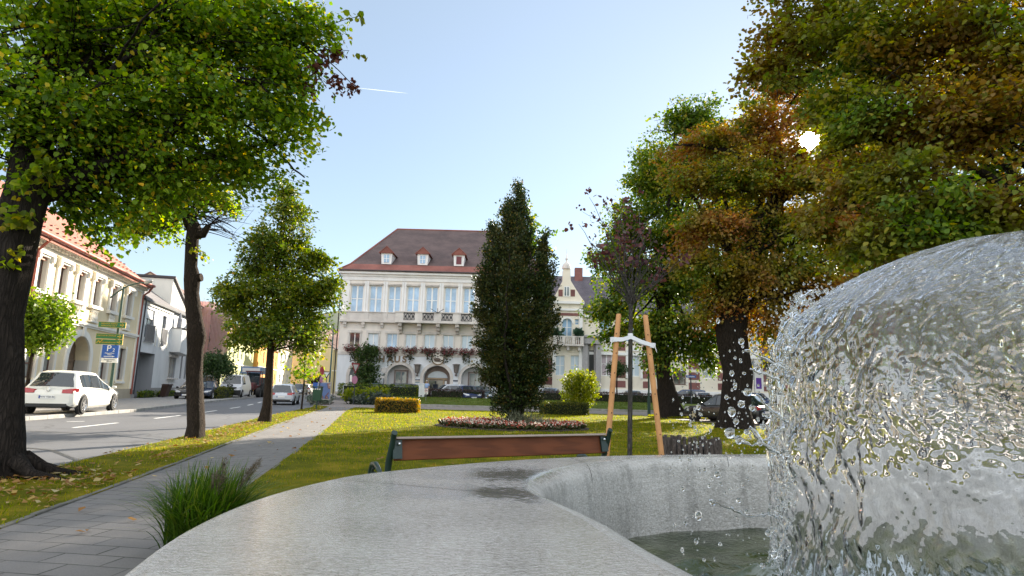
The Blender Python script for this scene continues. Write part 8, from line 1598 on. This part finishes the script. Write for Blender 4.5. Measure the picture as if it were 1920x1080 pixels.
Vo, Vi = shellv(outr, w1 + w2 + w3), shellv(innr, w1 - thick * .4); I = np.arange(nt_ * nz_).reshape(nz_, nt_); J2 = np.roll(I, -1, 1)
Fo = np.stack([I[:-1].ravel(), I[1:].ravel(), J2[1:].ravel(), J2[:-1].ravel()], 1)
# torn hem: holes open towards the splashing side (the wind blows the veil to the left)
mid_t = T_[:-1].ravel(); mid_u = Uu[:-1].ravel(); side = np.abs(np.angle(np.exp(1j * (mid_t - PI)))) 
hole = fbm(cx_[:-1].ravel() * 1.3, sy_[:-1].ravel() * 1.3, Zz[:-1].ravel(), 7, 3) + .35 * fbm(cx_[:-1].ravel(), sy_[:-1].ravel(), Zz[:-1].ravel(), 30, 2)
rel = np.angle(np.exp(1j * (mid_t - 3.98)))       # angle from the side that faces the path
lim = 1.17 + .16 * hole + .10 * fbm(cx_[:-1].ravel() + .4, sy_[:-1].ravel(), Zz[:-1].ravel() * 1.2, 16, 2)
open_ = ((np.abs(rel) > lim) & (mid_u > .55 + .12 * hole)) | ((hole > 1.05 - .5 * np.clip((mid_u - .75) / .6, 0, 1) * np.clip(1 - np.abs(rel + 1.1) / .5, 0, 1)) & (mid_u > .55) & (Zz[:-1].ravel() > 1.12)) | ((Zz[:-1].ravel() < .74 + .12 * hole) & (rel < .45 + .3 * hole))
Fo = Fo[~open_]
m, nn, o = newmat('clear_water'); gl = N(nn, 'ShaderNodeBsdfGlass'); gl.inputs['IOR'].default_value = 1.33; gl.inputs['Roughness'].default_value = .0; gl.inputs[0].default_value = (.99, .99, 1, 1)
pp_ = N(nn, 'ShaderNodeSeparateXYZ'); v = objco(nn); L(nn, v, pp_.inputs[0])
def mapr(src, a, b):
    r_ = N(nn, 'ShaderNodeMapRange', interpolation_type='SMOOTHSTEP'); r_.inputs['From Min'].default_value = a; r_.inputs['From Max'].default_value = b; L(nn, src, r_.inputs['Value']); return r_.outputs[0]
fx = math_(nn, 'MULTIPLY', mapr(pp_.outputs[0], 1.02, 1.30), mapr(pp_.outputs[2], 1.05, 1.35)); fx = math_(nn, 'MAXIMUM', math_(nn, 'MULTIPLY', fx, .85), math_(nn, 'MULTIPLY', mapr(pp_.outputs[2], 1.68, 1.98), .8))
cell = ramp(nn, noise(nn, 30, 5, v, .75, 1.2), [(.40, (0, 0, 0)), (.60, (1, 1, 1))])      # air bubbles torn into the veil
fx = math_(nn, 'MULTIPLY', fx, math_(nn, 'ADD', math_(nn, 'MULTIPLY', cell, .36), .02))
df = N(nn, 'ShaderNodeBsdfDiffuse'); df.inputs[0].default_value = (.80, .84, .90, 1); tl_ = N(nn, 'ShaderNodeBsdfTranslucent'); tl_.inputs[0].default_value = (.80, .83, .88, 1); mf = N(nn, 'ShaderNodeMixShader'); mf.inputs[0].default_value = .55; L(nn, df.outputs[0], mf.inputs[1]); L(nn, tl_.outputs[0], mf.inputs[2])
mz = N(nn, 'ShaderNodeMixShader'); L(nn, fx, mz.inputs[0]); L(nn, gl.outputs[0], mz.inputs[1]); L(nn, mf.outputs[0], mz.inputs[2]); L(nn, mz.outputs[0], o.inputs[0]); m_water = m
tag(npmesh('water_bell', np.concatenate([Vo, Vi]), np.concatenate([Fo, Fo[:, ::-1] + len(Vo)]), m_water, smooth=True), 'glittering dome of falling fountain water at the right edge', 'water jet')
# flung droplets and strands
m, nn, o = newmat('drop_water'); gl = N(nn, 'ShaderNodeBsdfGlass'); gl.inputs['IOR'].default_value = 1.33; gl.inputs['Roughness'].default_value = 0; L(nn, gl.outputs[0], o.inputs[0])
q = random.Random(12); g = MB()
def drop(px, py, Y, rpx, el=1.0):
    c = A(px, py, Y); r = rpx * Y / FPX; g.ball(c, r, 12, 8, 0, (1, 1, el), jit=.12)
BIG = [(1390, 640, 9), (1402, 735, 13), (1390, 758, 11), (1372, 772, 12), (1410, 765, 9), (1380, 790, 8), (1368, 812, 15), (1385, 825, 10), (1372, 700, 7), (1420, 690, 9), (1345, 890, 9), (1337, 942, 10), (1310, 967, 10), (1285, 981, 6), (1305, 1015, 6), (1265, 985, 5), (1430, 800, 9), (1440, 780, 8), (1395, 700, 6), (1415, 655, 8), (1450, 690, 12), (1445, 640, 10), (1470, 600, 11), (1488, 585, 13), (1500, 560, 15), (1378, 720, 6), (1362, 745, 6), (1400, 810, 8), (1425, 830, 9), (1450, 850, 8), (1330, 910, 5), (1360, 925, 5), (1385, 938, 7), (1400, 960, 6), (1440, 1000, 8), (1452, 1040, 9), (1430, 1060, 8), (1320, 1050, 5), (1350, 1020, 5), (1300, 930, 4), (1290, 880, 4)]
for px, py, r in BIG: drop(px, py, q.uniform(1.55, 2.3), r * .62, q.uniform(.8, 1.35))
for _ in range(420):
    u = q.random() ** .6; drop(1480 - u * 210 + q.uniform(-20, 20), q.triangular(560, 1075, 830), q.uniform(1.4, 2.6), q.uniform(.7, 1.4 + 2.6 * q.random() ** 3), q.uniform(.8, 1.6))
edge_ = [(1545, 545), (1505, 562), (1484, 600), (1474, 650), (1466, 720), (1460, 790), (1468, 850), (1472, 930), (1464, 1000), (1450, 1060)]
for _ in range(1300):
    k_ = q.random() * (len(edge_) - 1); a_ = edge_[int(k_)]; b_ = edge_[int(k_) + 1]; f_ = k_ - int(k_); w_ = 26 if k_ < 6 else 12
    c = A(a_[0] + (b_[0] - a_[0]) * f_ + q.gauss(4, w_), a_[1] + (b_[1] - a_[1]) * f_ + q.gauss(0, 14), q.uniform(1.75, 2.25)); g.ball(c, q.uniform(.8, 1.6 + 3.2 * q.random() ** 4) * 2 / FPX, 7, 5, 0, (1, 1, q.uniform(.8, 1.5)))
def strand(pts, Y, r):
    P = [A(x, y_, Y) for x, y_ in pts]; out_, rr_ = [], []
    for a, b in zip(P, P[1:]):
        for s in range(5): out_.append(a.lerp(b, s / 5) + Vector((q.uniform(-1, 1), q.uniform(-1, 1), q.uniform(-1, 1))) * .004); rr_.append(r * .62 * Y / FPX * (.45 + 1.3 * q.random() ** 2))
    out_.append(P[-1]); rr_.append(r * Y / FPX * .5); g.tube(out_, rr_, 10)
for pts, r in (([(1525, 545), (1500, 562), (1484, 590), (1470, 622), (1478, 650)], 6), ([(1480, 650), (1455, 700), (1462, 740)], 6), ([(1405, 690), (1430, 700), (1462, 712)], 4), ([(1395, 655), (1430, 672), (1470, 690)], 4), ([(1420, 740), (1445, 770), (1475, 790)], 6), ([(1405, 800), (1430, 830), (1462, 850)], 5), ([(1365, 815), (1410, 835), (1440, 825), (1470, 800)], 5), ([(1330, 940), (1365, 950), (1400, 968), (1440, 965), (1468, 972)], 3), ([(1462, 850), (1478, 890), (1468, 930), (1475, 975), (1462, 1030), (1440, 1055)], 4.5), ([(1468, 720), (1462, 780), (1470, 850)], 5)): strand(pts, 2.1, r)
tag(g.build('spray', m, smooth=180), kind='stuff')
